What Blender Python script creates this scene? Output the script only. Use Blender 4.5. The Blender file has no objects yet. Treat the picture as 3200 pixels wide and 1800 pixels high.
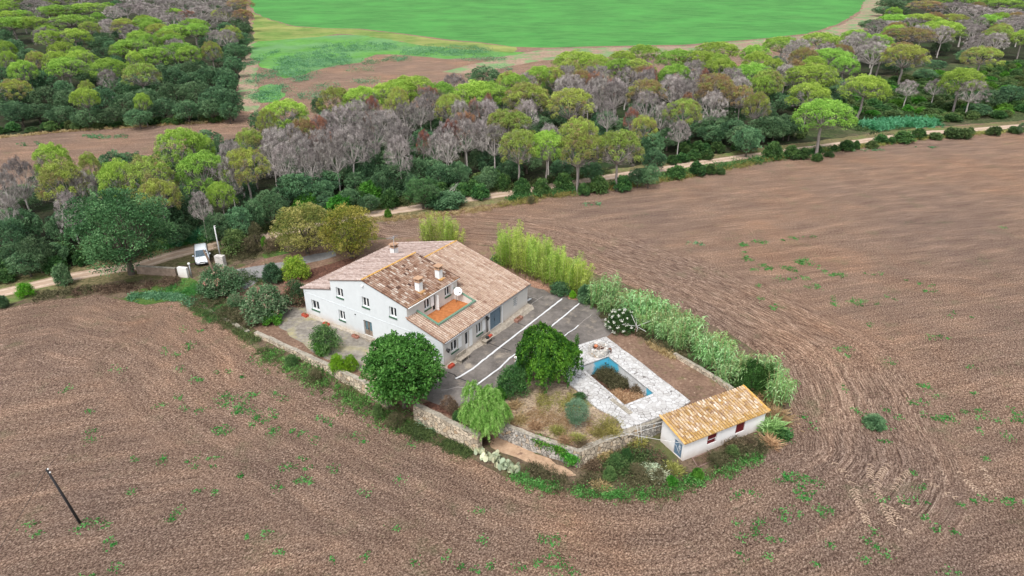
import bpy, bmesh, math, random
import numpy as np
from mathutils import Vector, Matrix
from mathutils.geometry import tessellate_polygon

sc = bpy.context.scene
C = sc.collection
R = math.radians

# ------------------------------------------------------------------ camera, sky, sun, exposure
H = 40.0
PITCH = R(26.75)
cam = bpy.data.cameras.new('camera')
cam.sensor_width = 36.0
cam.lens = 36.0 * 2133.0 / 3200.0
cam.clip_start = 0.5
cam.clip_end = 5000
camo = bpy.data.objects.new('camera', cam)
C.objects.link(camo)
camo.location = (0, 0, H)
camo.rotation_euler = (math.pi / 2 - PITCH, 0, 0)
sc.camera = camo
sc.view_settings.view_transform = 'Standard'
sc.view_settings.look = 'None'
sc.view_settings.gamma = 1.0
sc.view_settings.exposure = 0.76
sc.render.resolution_x = 1024
sc.render.resolution_y = 576

SUN_EL, SUN_AZ = R(58), R(200)      # azimuth measured clockwise from +Y (the view direction)
w = bpy.data.worlds.new('World')
sc.world = w
w.use_nodes = True
nt = w.node_tree
nt.nodes.clear()
sky = nt.nodes.new('ShaderNodeTexSky')
sky.sky_type = 'NISHITA'
sky.sun_disc = False
sky.sun_elevation = SUN_EL
sky.sun_rotation = SUN_AZ
sky.air_density = 1.0
sky.dust_density = 3.0
hs = nt.nodes.new('ShaderNodeHueSaturation')
hs.inputs['Saturation'].default_value = 0.32      # overcast: nearly neutral sky light
bg = nt.nodes.new('ShaderNodeBackground')
bg.inputs['Strength'].default_value = 0.15
out = nt.nodes.new('ShaderNodeOutputWorld')
nt.links.new(sky.outputs[0], hs.inputs['Color'])
nt.links.new(hs.outputs[0], bg.inputs['Color'])
nt.links.new(bg.outputs[0], out.inputs[0])
sl = bpy.data.lights.new('sun', 'SUN')
sl.energy = 1.5
sl.angle = R(14)
sl.color = (1.0, 0.96, 0.90)
so = bpy.data.objects.new('sun', sl)
C.objects.link(so)
sdir = Vector((math.sin(SUN_AZ) * math.cos(SUN_EL), math.cos(SUN_AZ) * math.cos(SUN_EL), math.sin(SUN_EL)))
so.rotation_euler = sdir.to_track_quat('Z', 'Y').to_euler()
so.location = (0, 0, 120)

# ------------------------------------------------------------------ survey: photo pixel -> point on the ground
_c, _s = math.cos(PITCH), math.sin(PITCH)
def ray(px, py):
    u = (px - 1600.0) / 2133.0; v = -(py - 900.0) / 2133.0
    return (u, _c + v * _s, -_s + v * _c)
def sstep(t):
    t = max(0.0, min(1.0, t)); return t * t * (3 - 2 * t)
def gz(x, y):                        # the land drops towards the viewer, below the walled yard
    return -1.6 * sstep((67.0 - y) / 17.0)
def P(px, py, z=None):
    r = ray(px, py)
    if z is not None:
        t = (z - H) / r[2]; return Vector((r[0] * t, r[1] * t, z))
    zz = 0.0
    for _ in range(8):
        t = (zz - H) / r[2]; zz = gz(r[0] * t, r[1] * t)
    t = (zz - H) / r[2]
    return Vector((r[0] * t, r[1] * t, zz))
def depth(p):
    return p[1] * _c - (p[2] - H) * _s
def ppm(p):                          # photo pixels per metre at a point
    return 2133.0 / depth(p)
def proj(p):
    d = depth(p)
    return 1600 + p[0] / d * 2133, 900 - (p[1] * _s + (p[2] - H) * _c) / d * 2133

# ------------------------------------------------------------------ object helpers
def tag(o, label=None, cat=None, group=None, kind=None):
    if label: o['label'] = label
    if cat: o['category'] = cat
    if group: o['group'] = group
    if kind: o['kind'] = kind
    return o
def empty(name, loc, rz=0.0, label=None, cat=None, group=None, sc_=None):
    o = bpy.data.objects.new(name, None)
    o.empty_display_size = 0.3
    C.objects.link(o)
    o.location = loc; o.rotation_euler = (0, 0, rz)
    if sc_: o.scale = sc_
    return tag(o, label, cat, group)
def link_mesh(name, me, mat=None, parent=None, loc=None, rot=None):
    o = bpy.data.objects.new(name, me)
    C.objects.link(o)
    if mat is not None and not me.materials:
        for m in (mat if isinstance(mat, (list, tuple)) else [mat]): me.materials.append(m)
    if parent: o.parent = parent
    if loc is not None: o.location = loc
    if rot is not None: o.rotation_euler = rot
    return o
def dup(root, loc, rz=0.0, scale=None, label=None, group=None):
    r = root.copy(); C.objects.link(r)
    r.location = loc; r.rotation_euler = (0, 0, rz)
    if scale: r.scale = scale
    if label: r['label'] = label
    if group: r['group'] = group
    for ch in list(root.children):
        c = ch.copy(); C.objects.link(c); c.parent = r
        for g in list(ch.children):
            d = g.copy(); C.objects.link(d); d.parent = c
    return r

class MB:
    """collects boxes, tubes, quads into one mesh"""
    def __init__(s): s.v = []; s.f = []; s.smooth = []
    def add(s, vs, fs, smooth=False):
        n = len(s.v); s.v += [tuple(v) for v in vs]
        s.f += [tuple(i + n for i in f) for f in fs]; s.smooth += [smooth] * len(fs)
    def box(s, x0, x1, y0, y1, z0, z1, M=None):
        vs = [Vector((x, y, z)) for z in (z0, z1) for y in (y0, y1) for x in (x0, x1)]
        if M is not None: vs = [M @ v for v in vs]
        s.add(vs, [(0, 2, 3, 1), (4, 5, 7, 6), (0, 1, 5, 4), (2, 6, 7, 3), (0, 4, 6, 2), (1, 3, 7, 5)])
    def tube(s, pts, rad, n=6, cap=True, smooth=True):
        pts = [Vector(p) for p in pts]
        if not hasattr(rad, '__len__'): rad = [rad] * len(pts)
        vs = []
        for i, p in enumerate(pts):
            t = (pts[min(i + 1, len(pts) - 1)] - pts[max(i - 1, 0)])
            t = t.normalized() if t.length > 1e-9 else Vector((0, 0, 1))
            a = t.cross(Vector((0, 0, 1)) if abs(t.z) < 0.9 else Vector((1, 0, 0))).normalized()
            b = t.cross(a)
            for k in range(n):
                q = 2 * math.pi * k / n
                vs.append(p + (a * math.cos(q) + b * math.sin(q)) * rad[i])
        fs = []
        for i in range(len(pts) - 1):
            for k in range(n):
                k2 = (k + 1) % n
                fs.append((i * n + k, i * n + k2, (i + 1) * n + k2, (i + 1) * n + k))
        if cap:
            fs.append(tuple(reversed(range(n)))); fs.append(tuple(range((len(pts) - 1) * n, len(pts) * n)))
        s.add(vs, fs, smooth)
    def lathe(s, prof, n=20, c=(0, 0, 0), smooth=True, closed=False):
        vs = []
        for r, z in prof:
            for k in range(n):
                q = 2 * math.pi * k / n
                vs.append((c[0] + r * math.cos(q), c[1] + r * math.sin(q), c[2] + z))
        fs = []
        m = len(prof)
        for i in range(m - 1 if not closed else m):
            j = (i + 1) % m
            for k in range(n):
                k2 = (k + 1) % n
                fs.append((i * n + k, i * n + k2, j * n + k2, j * n + k))
        s.add(vs, fs, smooth)
    def prism(s, poly, z0, z1):
        n = len(poly)
        vs = [(p[0], p[1], z0) for p in poly] + [(p[0], p[1], z1) for p in poly]
        tris = tessellate_polygon([[Vector((p[0], p[1], 0)) for p in poly]])
        fs = [tuple(t) for t in tris] + [tuple(i + n for i in t) for t in tris]
        fs += [(i, (i + 1) % n, (i + 1) % n + n, i + n) for i in range(n)]
        s.add(vs, fs)
    def mesh(s, name='m', recalc=True):
        me = bpy.data.meshes.new(name)
        me.from_pydata(s.v, [], s.f)
        me.polygons.foreach_set('use_smooth', s.smooth)
        if recalc:
            bm = bmesh.new(); bm.from_mesh(me)
            bmesh.ops.recalc_face_normals(bm, faces=bm.faces)
            bm.to_mesh(me); bm.free()
        me.update(); return me
    def build(s, name, mat, parent=None, loc=None, rot=None, bevel=0.0, recalc=True):
        o = link_mesh(name, s.mesh(name, recalc), mat, parent, loc, rot)
        if bevel:
            b = o.modifiers.new('bevel', 'BEVEL'); b.width = bevel; b.segments = 2; b.limit_method = 'ANGLE'
        return o

# ------------------------------------------------------------------ materials
def new_mat(name):
    m = bpy.data.materials.new(name); m.use_nodes = True
    t = m.node_tree; b = t.nodes['Principled BSDF']
    b.inputs['Roughness'].default_value = 0.85
    b.inputs['Specular IOR Level'].default_value = 0.25
    return m, t, b
def N(t, typ, **kw):
    n = t.nodes.new(typ)
    for k, v in kw.items():
        if k.startswith('i_'):
            key = k[2:]
            n.inputs[int(key) if key.isdigit() else key.replace('_', ' ')].default_value = v
        else: setattr(n, k, v)
    return n
def col4(c): return (c[0], c[1], c[2], 1.0)
def ramp(t, stops, interp='LINEAR'):
    r = t.nodes.new('ShaderNodeValToRGB'); r.color_ramp.interpolation = interp
    e = r.color_ramp.elements
    while len(e) > 1: e.remove(e[-1])
    e[0].position = stops[0][0]; e[0].color = col4(stops[0][1])
    for p, c in stops[1:]:
        k = e.new(p); k.color = col4(c)
    return r
def g3(v): return (v, v, v)
def noise(t, scale, detail=4, rough=0.6, vec=None, dim='3D', dist=0.0):
    n = N(t, 'ShaderNodeTexNoise'); n.noise_dimensions = dim
    n.inputs['Scale'].default_value = scale; n.inputs['Detail'].default_value = detail
    n.inputs['Roughness'].default_value = rough; n.inputs['Distortion'].default_value = dist
    if vec is not None: t.links.new(vec, n.inputs['Vector'])
    return n
def mixc(t, fac, a, b, mode='MIX'):
    m = N(t, 'ShaderNodeMix', data_type='RGBA', blend_type=mode)
    for s_, v in ((0, fac), (6, a), (7, b)):
        if hasattr(v, 'links') or hasattr(v, 'is_linked'): t.links.new(v, m.inputs[s_])
        elif isinstance(v, tuple): m.inputs[s_].default_value = col4(v)
        else: m.inputs[s_].default_value = v
    return m.outputs[2]
def math_(t, op, a, b=None, clamp=False):
    m = N(t, 'ShaderNodeMath', operation=op); m.use_clamp = clamp
    for i, v in enumerate((a, b)):
        if v is None: continue
        if hasattr(v, 'is_linked'): t.links.new(v, m.inputs[i])
        else: m.inputs[i].default_value = v
    return m.outputs[0]
def bump(t, b, h, strength, dist):
    n = N(t, 'ShaderNodeBump'); n.inputs['Strength'].default_value = strength; n.inputs['Distance'].default_value = dist
    t.links.new(h, n.inputs['Height']); t.links.new(n.outputs[0], b.inputs['Normal'])
def plain(name, c, rough=0.7, var=0.12, scale=6.0, metal=0.0, bmp=0.0):
    m, t, b = new_mat(name)
    tc = N(t, 'ShaderNodeTexCoord')
    n = noise(t, scale, 5, 0.65, tc.outputs['Object'])
    r = ramp(t, [(0.3, tuple(x * (1 - var) for x in c)), (0.7, tuple(min(1, x * (1 + var)) for x in c))])
    t.links.new(n.outputs[0], r.inputs[0]); t.links.new(r.outputs[0], b.inputs['Base Color'])
    b.inputs['Roughness'].default_value = rough; b.inputs['Metallic'].default_value = metal
    if bmp: bump(t, b, n.outputs[0], bmp, 0.05)
    return m
def leaf_mat(name, stops, rough=0.6, transl=0.14, var=0.18, hue=0.02):
    m, t, b = new_mat(name)
    at = N(t, 'ShaderNodeAttribute', attribute_name='tint')
    oi = N(t, 'ShaderNodeObjectInfo')
    r = ramp(t, stops)
    t.links.new(at.outputs['Fac'], r.inputs[0])
    h = N(t, 'ShaderNodeHueSaturation')
    v = N(t, 'ShaderNodeMapRange'); v.inputs[3].default_value = 1 - var; v.inputs[4].default_value = 1 + var
    t.links.new(oi.outputs['Random'], v.inputs[0]); t.links.new(v.outputs[0], h.inputs['Value'])
    rr = math_(t, 'FRACT', math_(t, 'MULTIPLY', oi.outputs['Random'], 17.3))
    v2 = N(t, 'ShaderNodeMapRange'); v2.inputs[3].default_value = 0.5 - hue; v2.inputs[4].default_value = 0.5 + hue
    t.links.new(rr, v2.inputs[0]); t.links.new(v2.outputs[0], h.inputs['Hue'])
    t.links.new(r.outputs[0], h.inputs['Color'])
    t.links.new(h.outputs[0], b.inputs['Base Color'])
    b.inputs['Roughness'].default_value = rough
    tr = N(t, 'ShaderNodeBsdfTranslucent'); t.links.new(h.outputs[0], tr.inputs[0])
    mx = N(t, 'ShaderNodeMixShader'); mx.inputs[0].default_value = transl
    t.links.new(b.outputs[0], mx.inputs[1]); t.links.new(tr.outputs[0], mx.inputs[2])
    o = t.nodes['Material Output']; t.links.new(mx.outputs[0], o.inputs[0])
    return m
# ------------------------------------------------------------------ foliage: many small leaf faces
def unit(a):
    return a / np.maximum(np.linalg.norm(a, axis=-1, keepdims=True), 1e-9)
class Fol:
    def __init__(s, seed=0):
        s.r = np.random.default_rng(seed); s.V = []; s.T = []
    def leaves(s, c, t, L, W, tint, flop=0.6):
        """diamond leaves: centre c, long axis t"""
        n = len(c); r = s.r
        t = unit(t); q = unit(np.cross(t, r.normal(size=(n, 3))))
        L = np.broadcast_to(L, n)[:, None]; W = np.broadcast_to(W, n)[:, None]
        v = np.stack([c - t * L / 2, c + q * W / 2, c + t * L / 2, c - q * W / 2], 1)
        s.V.append(v.reshape(-1, 3)); s.T.append(np.repeat(np.clip(tint, 0, 1), 4))
    def shell(s, c, rad, n, L, W, tint, up=0.0, squash=1.0, jit=0.12, inner=0.75):
        """leaves on and just inside a ball surface, pointing outwards"""
        r = s.r
        d = unit(r.normal(size=(n, 3)) + np.array([0, 0, up]))
        p = np.asarray(c) + d * (rad * (inner + (1 - inner + 0.1) * r.random((n, 1)))) * np.array([1, 1, squash])
        t = d + r.normal(size=(n, 3)) * 0.7
        s.leaves(p, t, L * (0.7 + 0.6 * r.random(n)), W * (0.7 + 0.6 * r.random(n)), tint + r.normal(size=n) * jit)
    def mesh(s, name='foliage'):
        v = np.concatenate(s.V).astype(np.float32); t = np.concatenate(s.T).astype(np.float32)
        n = len(v); nf = n // 4
        me = bpy.data.meshes.new(name)
        me.vertices.add(n); me.loops.add(n); me.polygons.add(nf)
        me.vertices.foreach_set('co', v.ravel())
        me.loops.foreach_set('vertex_index', np.arange(n, dtype=np.int32))
        me.polygons.foreach_set('loop_start', np.arange(0, n, 4, dtype=np.int32))
        a = me.attributes.new('tint', 'FLOAT', 'POINT'); a.data.foreach_set('value', t)
        me.update(calc_edges=True); me.validate()
        return me

def limb(mb, p0, p1, r0, r1, rng, bend=0.15, seg=3, n=5):
    p0 = Vector(p0); p1 = Vector(p1); L = (p1 - p0).length; pts = []; rd = []
    for i in range(seg + 1):
        k = i / seg; q = p0.lerp(p1, k)
        if 0 < i < seg: q += Vector((rng.uniform(-1, 1), rng.uniform(-1, 1), rng.uniform(-.6, .6))) * bend * L * 0.5
        pts.append(q); rd.append(r0 + (r1 - r0) * k)
    mb.tube(pts, rd, n, cap=False)
    return pts

def dome_points(rng, n, Rw, Hc, lob, lower=0.25):
    """tuft centres on an uneven umbrella dome; z measured from the rim"""
    out = []
    ph = [rng.uniform(0, 6.28) for _ in range(4)]
    for i in range(n):
        u = (i + 0.5) / n; rr = math.sqrt(u); a = i * 2.39996 + rng.uniform(-.2, .2)
        k = 1 + lob * (math.sin(3 * a + ph[0]) * .5 + math.sin(5 * a + ph[1]) * .35 + math.sin(2 * a + ph[2]) * .4) * rr
        z = Hc * math.sqrt(max(0, 1 - (rr * 0.98) ** 2)) * (1 + lob * .6 * math.sin(4 * rr * 3 + 2 * a + ph[3]))
        if rr > 0.86: z -= rng.random() * lower * Hc
        out.append((Rw * rr * k * math.cos(a), Rw * rr * k * math.sin(a), z + rng.uniform(-.25, .25)))
    return out

def make_pine(seed, kind):
    """kinds: green, mixed, bronze, russet, grey. about 10.6 m tall, crown radius 4.7 m; puffs of needles on a deep dome"""
    rng = random.Random(seed); f = Fol(seed); g = Fol(seed + 99); tr = MB()
    Ht = 10.0; Rw = 4.3; grey = kind == 'grey'
    Hc = rng.uniform(2.7, 3.5) if not grey else rng.uniform(3.2, 4.2)
    zr = Ht - Hc - 0.3
    fork = Vector((rng.uniform(-.4, .4), rng.uniform(-.4, .4), zr - rng.uniform(.9, 1.8)))
    limb(tr, (0, 0, -0.3), fork, 0.26, 0.18, rng, 0.05, 4, 7)
    pts = dome_points(rng, 138 if not grey else 125, Rw, Hc, 0.13 if not grey else .2, .5)
    mains = []
    k = rng.randint(6, 8)
    for i in range(k):
        a = i * 6.283 / k + rng.uniform(-.3, .3); q = rng.uniform(.4, .7)
        p = Vector((Rw * q * math.cos(a), Rw * q * math.sin(a), zr + Hc * rng.uniform(.2, .5)))
        limb(tr, fork, p, 0.12, 0.05, rng, 0.12, 3, 5); mains.append(p)
    mains.append(Vector((0, 0, zr + Hc * .55))); limb(tr, fork, mains[-1], .13, .06, rng, .05, 3, 5)
    bald = rng.uniform(0, 6.283)          # one flank is thin and half dead
    for (x, y, z) in pts:
        if rng.random() < (.06 if not grey else .12): continue
        c = Vector((x, y, z + zr)); m = min(mains, key=lambda q: (q - c).length)
        if rng.random() < (0.4 if not grey else 0.9): limb(tr, m, c, 0.04, 0.014, rng, 0.12, 2, 3)
        s = rng.uniform(.46, .80); rr = math.hypot(x, y) / Rw; an = math.atan2(y, x); low = rr > .8
        if grey:
            f.shell(c, s * .85, 85, .26, .055, rng.uniform(.1, 1), up=.9, squash=.95, inner=.3, jit=.16); continue
        tb = {'green': rng.uniform(.45, 1) - (.15 if low else 0), 'mixed': rng.choice([rng.uniform(.6, 1), rng.uniform(.3, .8), rng.uniform(.0, .5)]),
              'bronze': rng.choice([rng.uniform(.3, .6), rng.uniform(.0, .4), rng.uniform(.5, 1)]), 'russet': rng.uniform(0, 1)}[kind]
        dens = {'green': .97, 'mixed': .88, 'bronze': .8, 'russet': .5}[kind]
        if math.cos(an - bald) > .6 and rr > .45: dens -= .3
        if rng.random() < dens: f.shell(c, s, 120, .22, .095, tb, up=.75, squash=.9, inner=.6, jit=.1)
        else: g.shell(c, s * .9, 55, .32, .045, rng.uniform(.3, 1), up=.5, inner=.2)
    for i in range(46 if not grey else 40):
        a = rng.uniform(0, 6.283); q = rng.uniform(.5, 1.0); zz = zr - rng.uniform(-.8, .9) * (q + .1)
        c = (Rw * q * math.cos(a), Rw * q * math.sin(a), zz)
        if kind in ('green', 'mixed') and q > .65 and rng.random() < .55: f.shell(c, rng.uniform(.4, .65), 90, .22, .09, rng.uniform(.05, .6), up=.6, inner=.5)
        else: g.shell(c, rng.uniform(.45, .7), 40, .32, .04, rng.uniform(.2, .9), up=.4, inner=.1)
        if rng.random() < .6: limb(tr, fork, c, .04, .014, rng, .1, 2, 3)
    return f.mesh('crown'), g.mesh('twigs'), tr.mesh('trunk', False)

def make_oak(seed, n_l=42, leaf=.19, npl=170, flat=1.0, trunk=True, low=.10, spread=.2):
    """rounded broadleaf, unit: height 8, radius 4"""
    rng = random.Random(seed); f = Fol(seed); tr = MB()
    Ht, Rw = 8.0, 3.6
    cz = Ht * (.5 + low / 2); hz = Ht * (.5 - low / 2)
    fork = Vector((0, 0, Ht * (low + .12)))
    if trunk: limb(tr, (0, 0, -.3), fork, .3, .2, rng, .06, 3, 7)
    for i in range(n_l):
        u = (i + .5) / n_l; z = 1 - 1.7 * u; a = i * 2.39996 + rng.uniform(-.3, .3)
        q = math.sqrt(max(0, 1 - z * z)) * rng.uniform(.72, 1.0 + spread); s = rng.uniform(.7, 1.3)
        zz = cz + z * (hz - .7) * rng.uniform(.85, 1.04)
        c = Vector((q * (Rw - .6) * math.cos(a), q * (Rw - .6) * math.sin(a), zz))
        lt = rng.uniform(.1, .9)
        n = int(npl * s * s)
        f.shell(c, s, n, leaf * 1.5, leaf * .8, lt, up=.7, squash=.8 * flat, inner=.7, jit=.14)
        if i % 2 == 0: limb(tr, fork, c, .09, .02, rng, .12, 2, 4)
    for i in range(n_l // 2):      # sprigs that break the outline
        a = rng.uniform(0, 6.283); z = rng.uniform(-.3, 1); q = math.sqrt(max(0, 1 - z * z)) * 1.04
        f.shell((q * Rw * math.cos(a), q * Rw * math.sin(a), cz + z * hz), rng.uniform(.25, .5), 34, leaf * 1.5, leaf * .7, rng.uniform(.4, 1), inner=.3)
    return f.mesh('crown'), tr.mesh('trunk', False)

def make_bush(seed, n_l=26, leaf=.12, npl=150, hh=1.0, tl=(.2, .8), thin=False, spiky=0):
    """shrub reaching the ground, unit: height 2, radius 1.1"""
    rng = random.Random(seed); f = Fol(seed); tr = MB()
    for i in range(n_l):
        u = (i + .5) / n_l; z = 1 - 1.05 * u; a = i * 2.39996 + rng.uniform(-.3, .3)
        q = math.sqrt(max(0, 1 - z * z)) * rng.uniform(.75, 1.12); s = rng.uniform(.26, .44)
        c = (q * .8 * math.cos(a), q * .8 * math.sin(a), .35 + max(0, z) * 1.3 * rng.uniform(.85, 1.1))
        f.shell(c, s, npl, leaf * (1.6 if not thin else 2.6), leaf * (.75 if not thin else .28), rng.uniform(*tl), up=.4, inner=.5, jit=.16)
        if i % 2 == 0: limb(tr, (0, 0, -.1), c, .035, .01, rng, .1, 2, 4)
    for i in range(14 + spiky):
        a = rng.uniform(0, 6.283); z = rng.uniform(.1, 1); q = math.sqrt(max(0, 1 - z * z))
        f.shell((q * 1.1 * math.cos(a), q * 1.1 * math.sin(a), .35 + z * 1.6), rng.uniform(.1, .2), 20, leaf * 1.6, leaf * .6, rng.uniform(.4, 1), inner=.2)
    return f.mesh('foliage'), tr.mesh('stems', False)
# ------------------------------------------------------------------ ground materials
def ground_mat(name, dark, light, fine=5.0, patch=(0.9, 1.1), pscale=.08, contrast=(.35, .65), bmp=.5, bdist=.12, tint=None, tfac=.5, tscale=.15, tlo=.5, thi=.62, flecks=None, stretch=None):
    m, t, b = new_mat(name)
    tc = N(t, 'ShaderNodeTexCoord'); v = tc.outputs['Object']
    vv = v
    if stretch:
        mp = N(t, 'ShaderNodeMapping'); mp.inputs['Scale'].default_value = stretch[:3]; mp.inputs['Rotation'].default_value = (0, 0, stretch[3])
        t.links.new(v, mp.inputs[0]); vv = mp.outputs[0]
    n1 = noise(t, fine, 5, .75, vv); n2 = noise(t, pscale, 5, .6, v)
    r = ramp(t, [(contrast[0], dark), (contrast[1], light)]); t.links.new(n1.outputs[0], r.inputs[0])
    c = r.outputs[0]
    if tint:
        n3 = noise(t, tscale, 6, .7, v); k = N(t, 'ShaderNodeMapRange'); k.inputs[1].default_value = tlo; k.inputs[2].default_value = thi; k.inputs[4].default_value = tfac
        t.links.new(n3.outputs[0], k.inputs[0]); c = mixc(t, k.outputs[0], c, tint)
    pr = ramp(t, [(.3, g3(patch[0])), (.7, g3(patch[1]))]); t.links.new(n2.outputs[0], pr.inputs[0])
    c = mixc(t, 1.0, c, pr.outputs[0], 'MULTIPLY')
    if flecks:
        fn = noise(t, flecks[1], 2, .5, v); fr = ramp(t, [(flecks[2], g3(0)), (flecks[2] + .04, g3(1))]); t.links.new(fn.outputs[0], fr.inputs[0])
        c = mixc(t, fr.outputs[0], c, flecks[0])
    t.links.new(c, b.inputs['Base Color']); b.inputs['Roughness'].default_value = .95; b.inputs['Specular IOR Level'].default_value = .1
    if bmp: bump(t, b, n1.outputs[0], bmp, bdist)
    return m

def tilled_mat():
    m, t, b = new_mat('tilled_soil')
    tc = N(t, 'ShaderNodeTexCoord'); v = tc.outputs['Object']
    def attr(nm): return N(t, 'ShaderNodeAttribute', attribute_name=nm).outputs['Fac']
    ac1, al1, ac2, al2, mk = attr('across1'), attr('along1'), attr('across2'), attr('along2'), attr('ring')
    wob = noise(t, .05, 3, .5, v); wob2 = noise(t, .5, 3, .6, v); sx_ = N(t, 'ShaderNodeSeparateXYZ'); t.links.new(v, sx_.inputs[0]); dg = math_(t, 'SUBTRACT', sx_.outputs[0], sx_.outputs[1])
    def lines(ac, al):
        cv = N(t, 'ShaderNodeCombineXYZ')
        t.links.new(math_(t, 'ADD', math_(t, 'ADD', ac, math_(t, 'MULTIPLY', wob.outputs[0], 2.6)), math_(t, 'MULTIPLY', wob2.outputs[0], .5)), cv.inputs[0])
        t.links.new(math_(t, 'ADD', math_(t, 'MULTIPLY', al, .14), math_(t, 'MULTIPLY', dg, .07)), cv.inputs[1])
        a = noise(t, .55, 3, .6, cv.outputs[0]); 
        cv2 = N(t, 'ShaderNodeCombineXYZ')
        t.links.new(ac, cv2.inputs[0]); t.links.new(math_(t, 'ADD', math_(t, 'MULTIPLY', al, .6), math_(t, 'MULTIPLY', dg, .5)), cv2.inputs[1])
        f = noise(t, 5.2, 4, .85, cv2.outputs[0])
        cv3 = N(t, 'ShaderNodeCombineXYZ'); t.links.new(math_(t, 'ADD', ac, math_(t, 'MULTIPLY', wob.outputs[0], 2.0)), cv3.inputs[0]); t.links.new(math_(t, 'ADD', math_(t, 'MULTIPLY', al, .05), math_(t, 'MULTIPLY', dg, .03)), cv3.inputs[1])
        ln = noise(t, 2.6, 2, .6, cv3.outputs[0])
        return a.outputs[0], math_(t, 'ADD', math_(t, 'MULTIPLY', f.outputs[0], .87), math_(t, 'MULTIPLY', ln.outputs[0], .13))
    a1, f1 = lines(ac1, al1); a2, f2 = lines(ac2, al2)
    nz = noise(t, .12, 3, .6, v)
    mm = N(t, 'ShaderNodeMapRange'); mm.inputs[1].default_value = .35; mm.inputs[2].default_value = .65
    t.links.new(math_(t, 'ADD', mk, math_(t, 'MULTIPLY', math_(t, 'SUBTRACT', nz.outputs[0], .5), .5)), mm.inputs[0])
    def mixf(f, x, y):
        k = N(t, 'ShaderNodeMix', data_type='FLOAT'); t.links.new(f, k.inputs[0]); t.links.new(x, k.inputs[2]); t.links.new(y, k.inputs[3]); return k.outputs[0]
    big = mixf(mm.outputs[0], a2, a1); fin = mixf(mm.outputs[0], f2, f1)
    clod = noise(t, 7.0, 6, .85, v)
    hsum = math_(t, 'ADD', math_(t, 'MULTIPLY', fin, .5), math_(t, 'MULTIPLY', clod.outputs[0], .5))
    r = ramp(t, [(.415, (.048, .029, .022)), (.48, (.155, .097, .07)), (.53, (.315, .216, .158)), (.60, (.66, .505, .385))])
    t.links.new(hsum, r.inputs[0])
    br = ramp(t, [(.32, (.84, .83, .84)), (.5, (.98, .98, .98)), (.68, (1.26, 1.23, 1.19))]); t.links.new(big, br.inputs[0])
    c = mixc(t, 1.0, r.outputs[0], br.outputs[0], 'MULTIPLY')
    p = noise(t, .035, 5, .65, v); pr = ramp(t, [(.34, (.88, .90, .95)), (.5, (1, 1, 1)), (.66, (1.12, 1.03, .95))]); t.links.new(p.outputs[0], pr.inputs[0])
    c = mixc(t, 1.0, c, pr.outputs[0], 'MULTIPLY')
    gn = noise(t, .22, 7, .75, v); gr = ramp(t, [(.56, g3(0)), (.74, g3(.55))]); t.links.new(gn.outputs[0], gr.inputs[0])
    c = mixc(t, gr.outputs[0], c, (.13, .15, .075))
    fl = noise(t, 8.0, 2, .5, v); fr = ramp(t, [(.715, g3(0)), (.76, g3(1))]); t.links.new(fl.outputs[0], fr.inputs[0])
    c = mixc(t, fr.outputs[0], c, (.62, .50, .40))
    t.links.new(c, b.inputs['Base Color']); b.inputs['Roughness'].default_value = .97; b.inputs['Specular IOR Level'].default_value = .05
    bump(t, b, math_(t, 'ADD', hsum, math_(t, 'MULTIPLY', big, .15)), 1.0, .34)
    return m

M_field = tilled_mat()
M_verge = ground_mat('verge_soil', (.055, .04, .03), (.24, .175, .12), 3.2, (.75, 1.25), .25, (.3, .7), .8, .25, (.09, .11, .035), .8, .3, .46, .6)
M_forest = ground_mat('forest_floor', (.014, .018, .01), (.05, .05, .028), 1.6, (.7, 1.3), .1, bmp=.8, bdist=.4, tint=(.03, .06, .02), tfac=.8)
M_sand = ground_mat('sandy_track', (.30, .21, .15), (.52, .39, .295), 1.6, (.88, 1.1), .15, (.3, .7), .3, .08, (.30, .27, .15), .5, .35, .55, .66, stretch=(.25, 1, 1, R(-18)))
M_crop = ground_mat('green_crop', (.032, .15, .035), (.105, .29, .075), .8, (.9, 1.12), .03, (.34, .66), 1.0, .6, (.075, .28, .06), .6, .03, .45, .62, stretch=(.07, .7, 1, R(16)))
M_olive = ground_mat('dry_grass', (.075, .15, .03), (.19, .27, .07), .6, (.85, 1.15), .05, bmp=.5, bdist=.3, tint=(.30, .29, .10), tfac=.7, tscale=.04, tlo=.42, thi=.6, stretch=(.3, 1.2, 1, R(-5)))
M_meadow = ground_mat('low_meadow', (.05, .17, .035), (.15, .34, .07), .8, (.85, 1.15), .06, bmp=.6, bdist=.3, tint=(.13, .26, .11), tfac=.8, tscale=.05, tlo=.42, thi=.58, stretch=(.35, 1.2, 1, R(8)))
M_grass = ground_mat('green_grass', (.03, .07, .015), (.11, .18, .045), 3.0, (.8, 1.2), .4, bmp=.6, bdist=.15)
M_conc = ground_mat('stained_concrete', (.10, .09, .082), (.20, .178, .162), .9, (.70, 1.25), .22, (.3, .7), .15, .02, (.34, .29, .23), .7, .5, .56, .68, flecks=((.36, .33, .29), 7, .72))
M_court = ground_mat('mossy_concrete', (.15, .135, .115), (.34, .31, .27), 1.6, (.7, 1.2), .3, (.32, .68), .35, .04, (.30, .27, .13), .7, .3, .5, .62)
M_asph = ground_mat('driveway_asphalt', (.17, .165, .165), (.27, .265, .26), 3.0, (.85, 1.12), .3, (.3, .7), .2, .03)
M_mulch = ground_mat('dark_leaf_litter', (.045, .022, .018), (.17, .085, .06), 3.0, (.8, 1.3), .4, bmp=.8, bdist=.2)
M_garden = ground_mat('dry_garden_soil', (.13, .09, .065), (.46, .36, .25), 3.5, (.75, 1.2), .3, (.34, .62), .7, .15, (.10, .12, .04), .75, .45, .54, .66)
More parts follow.
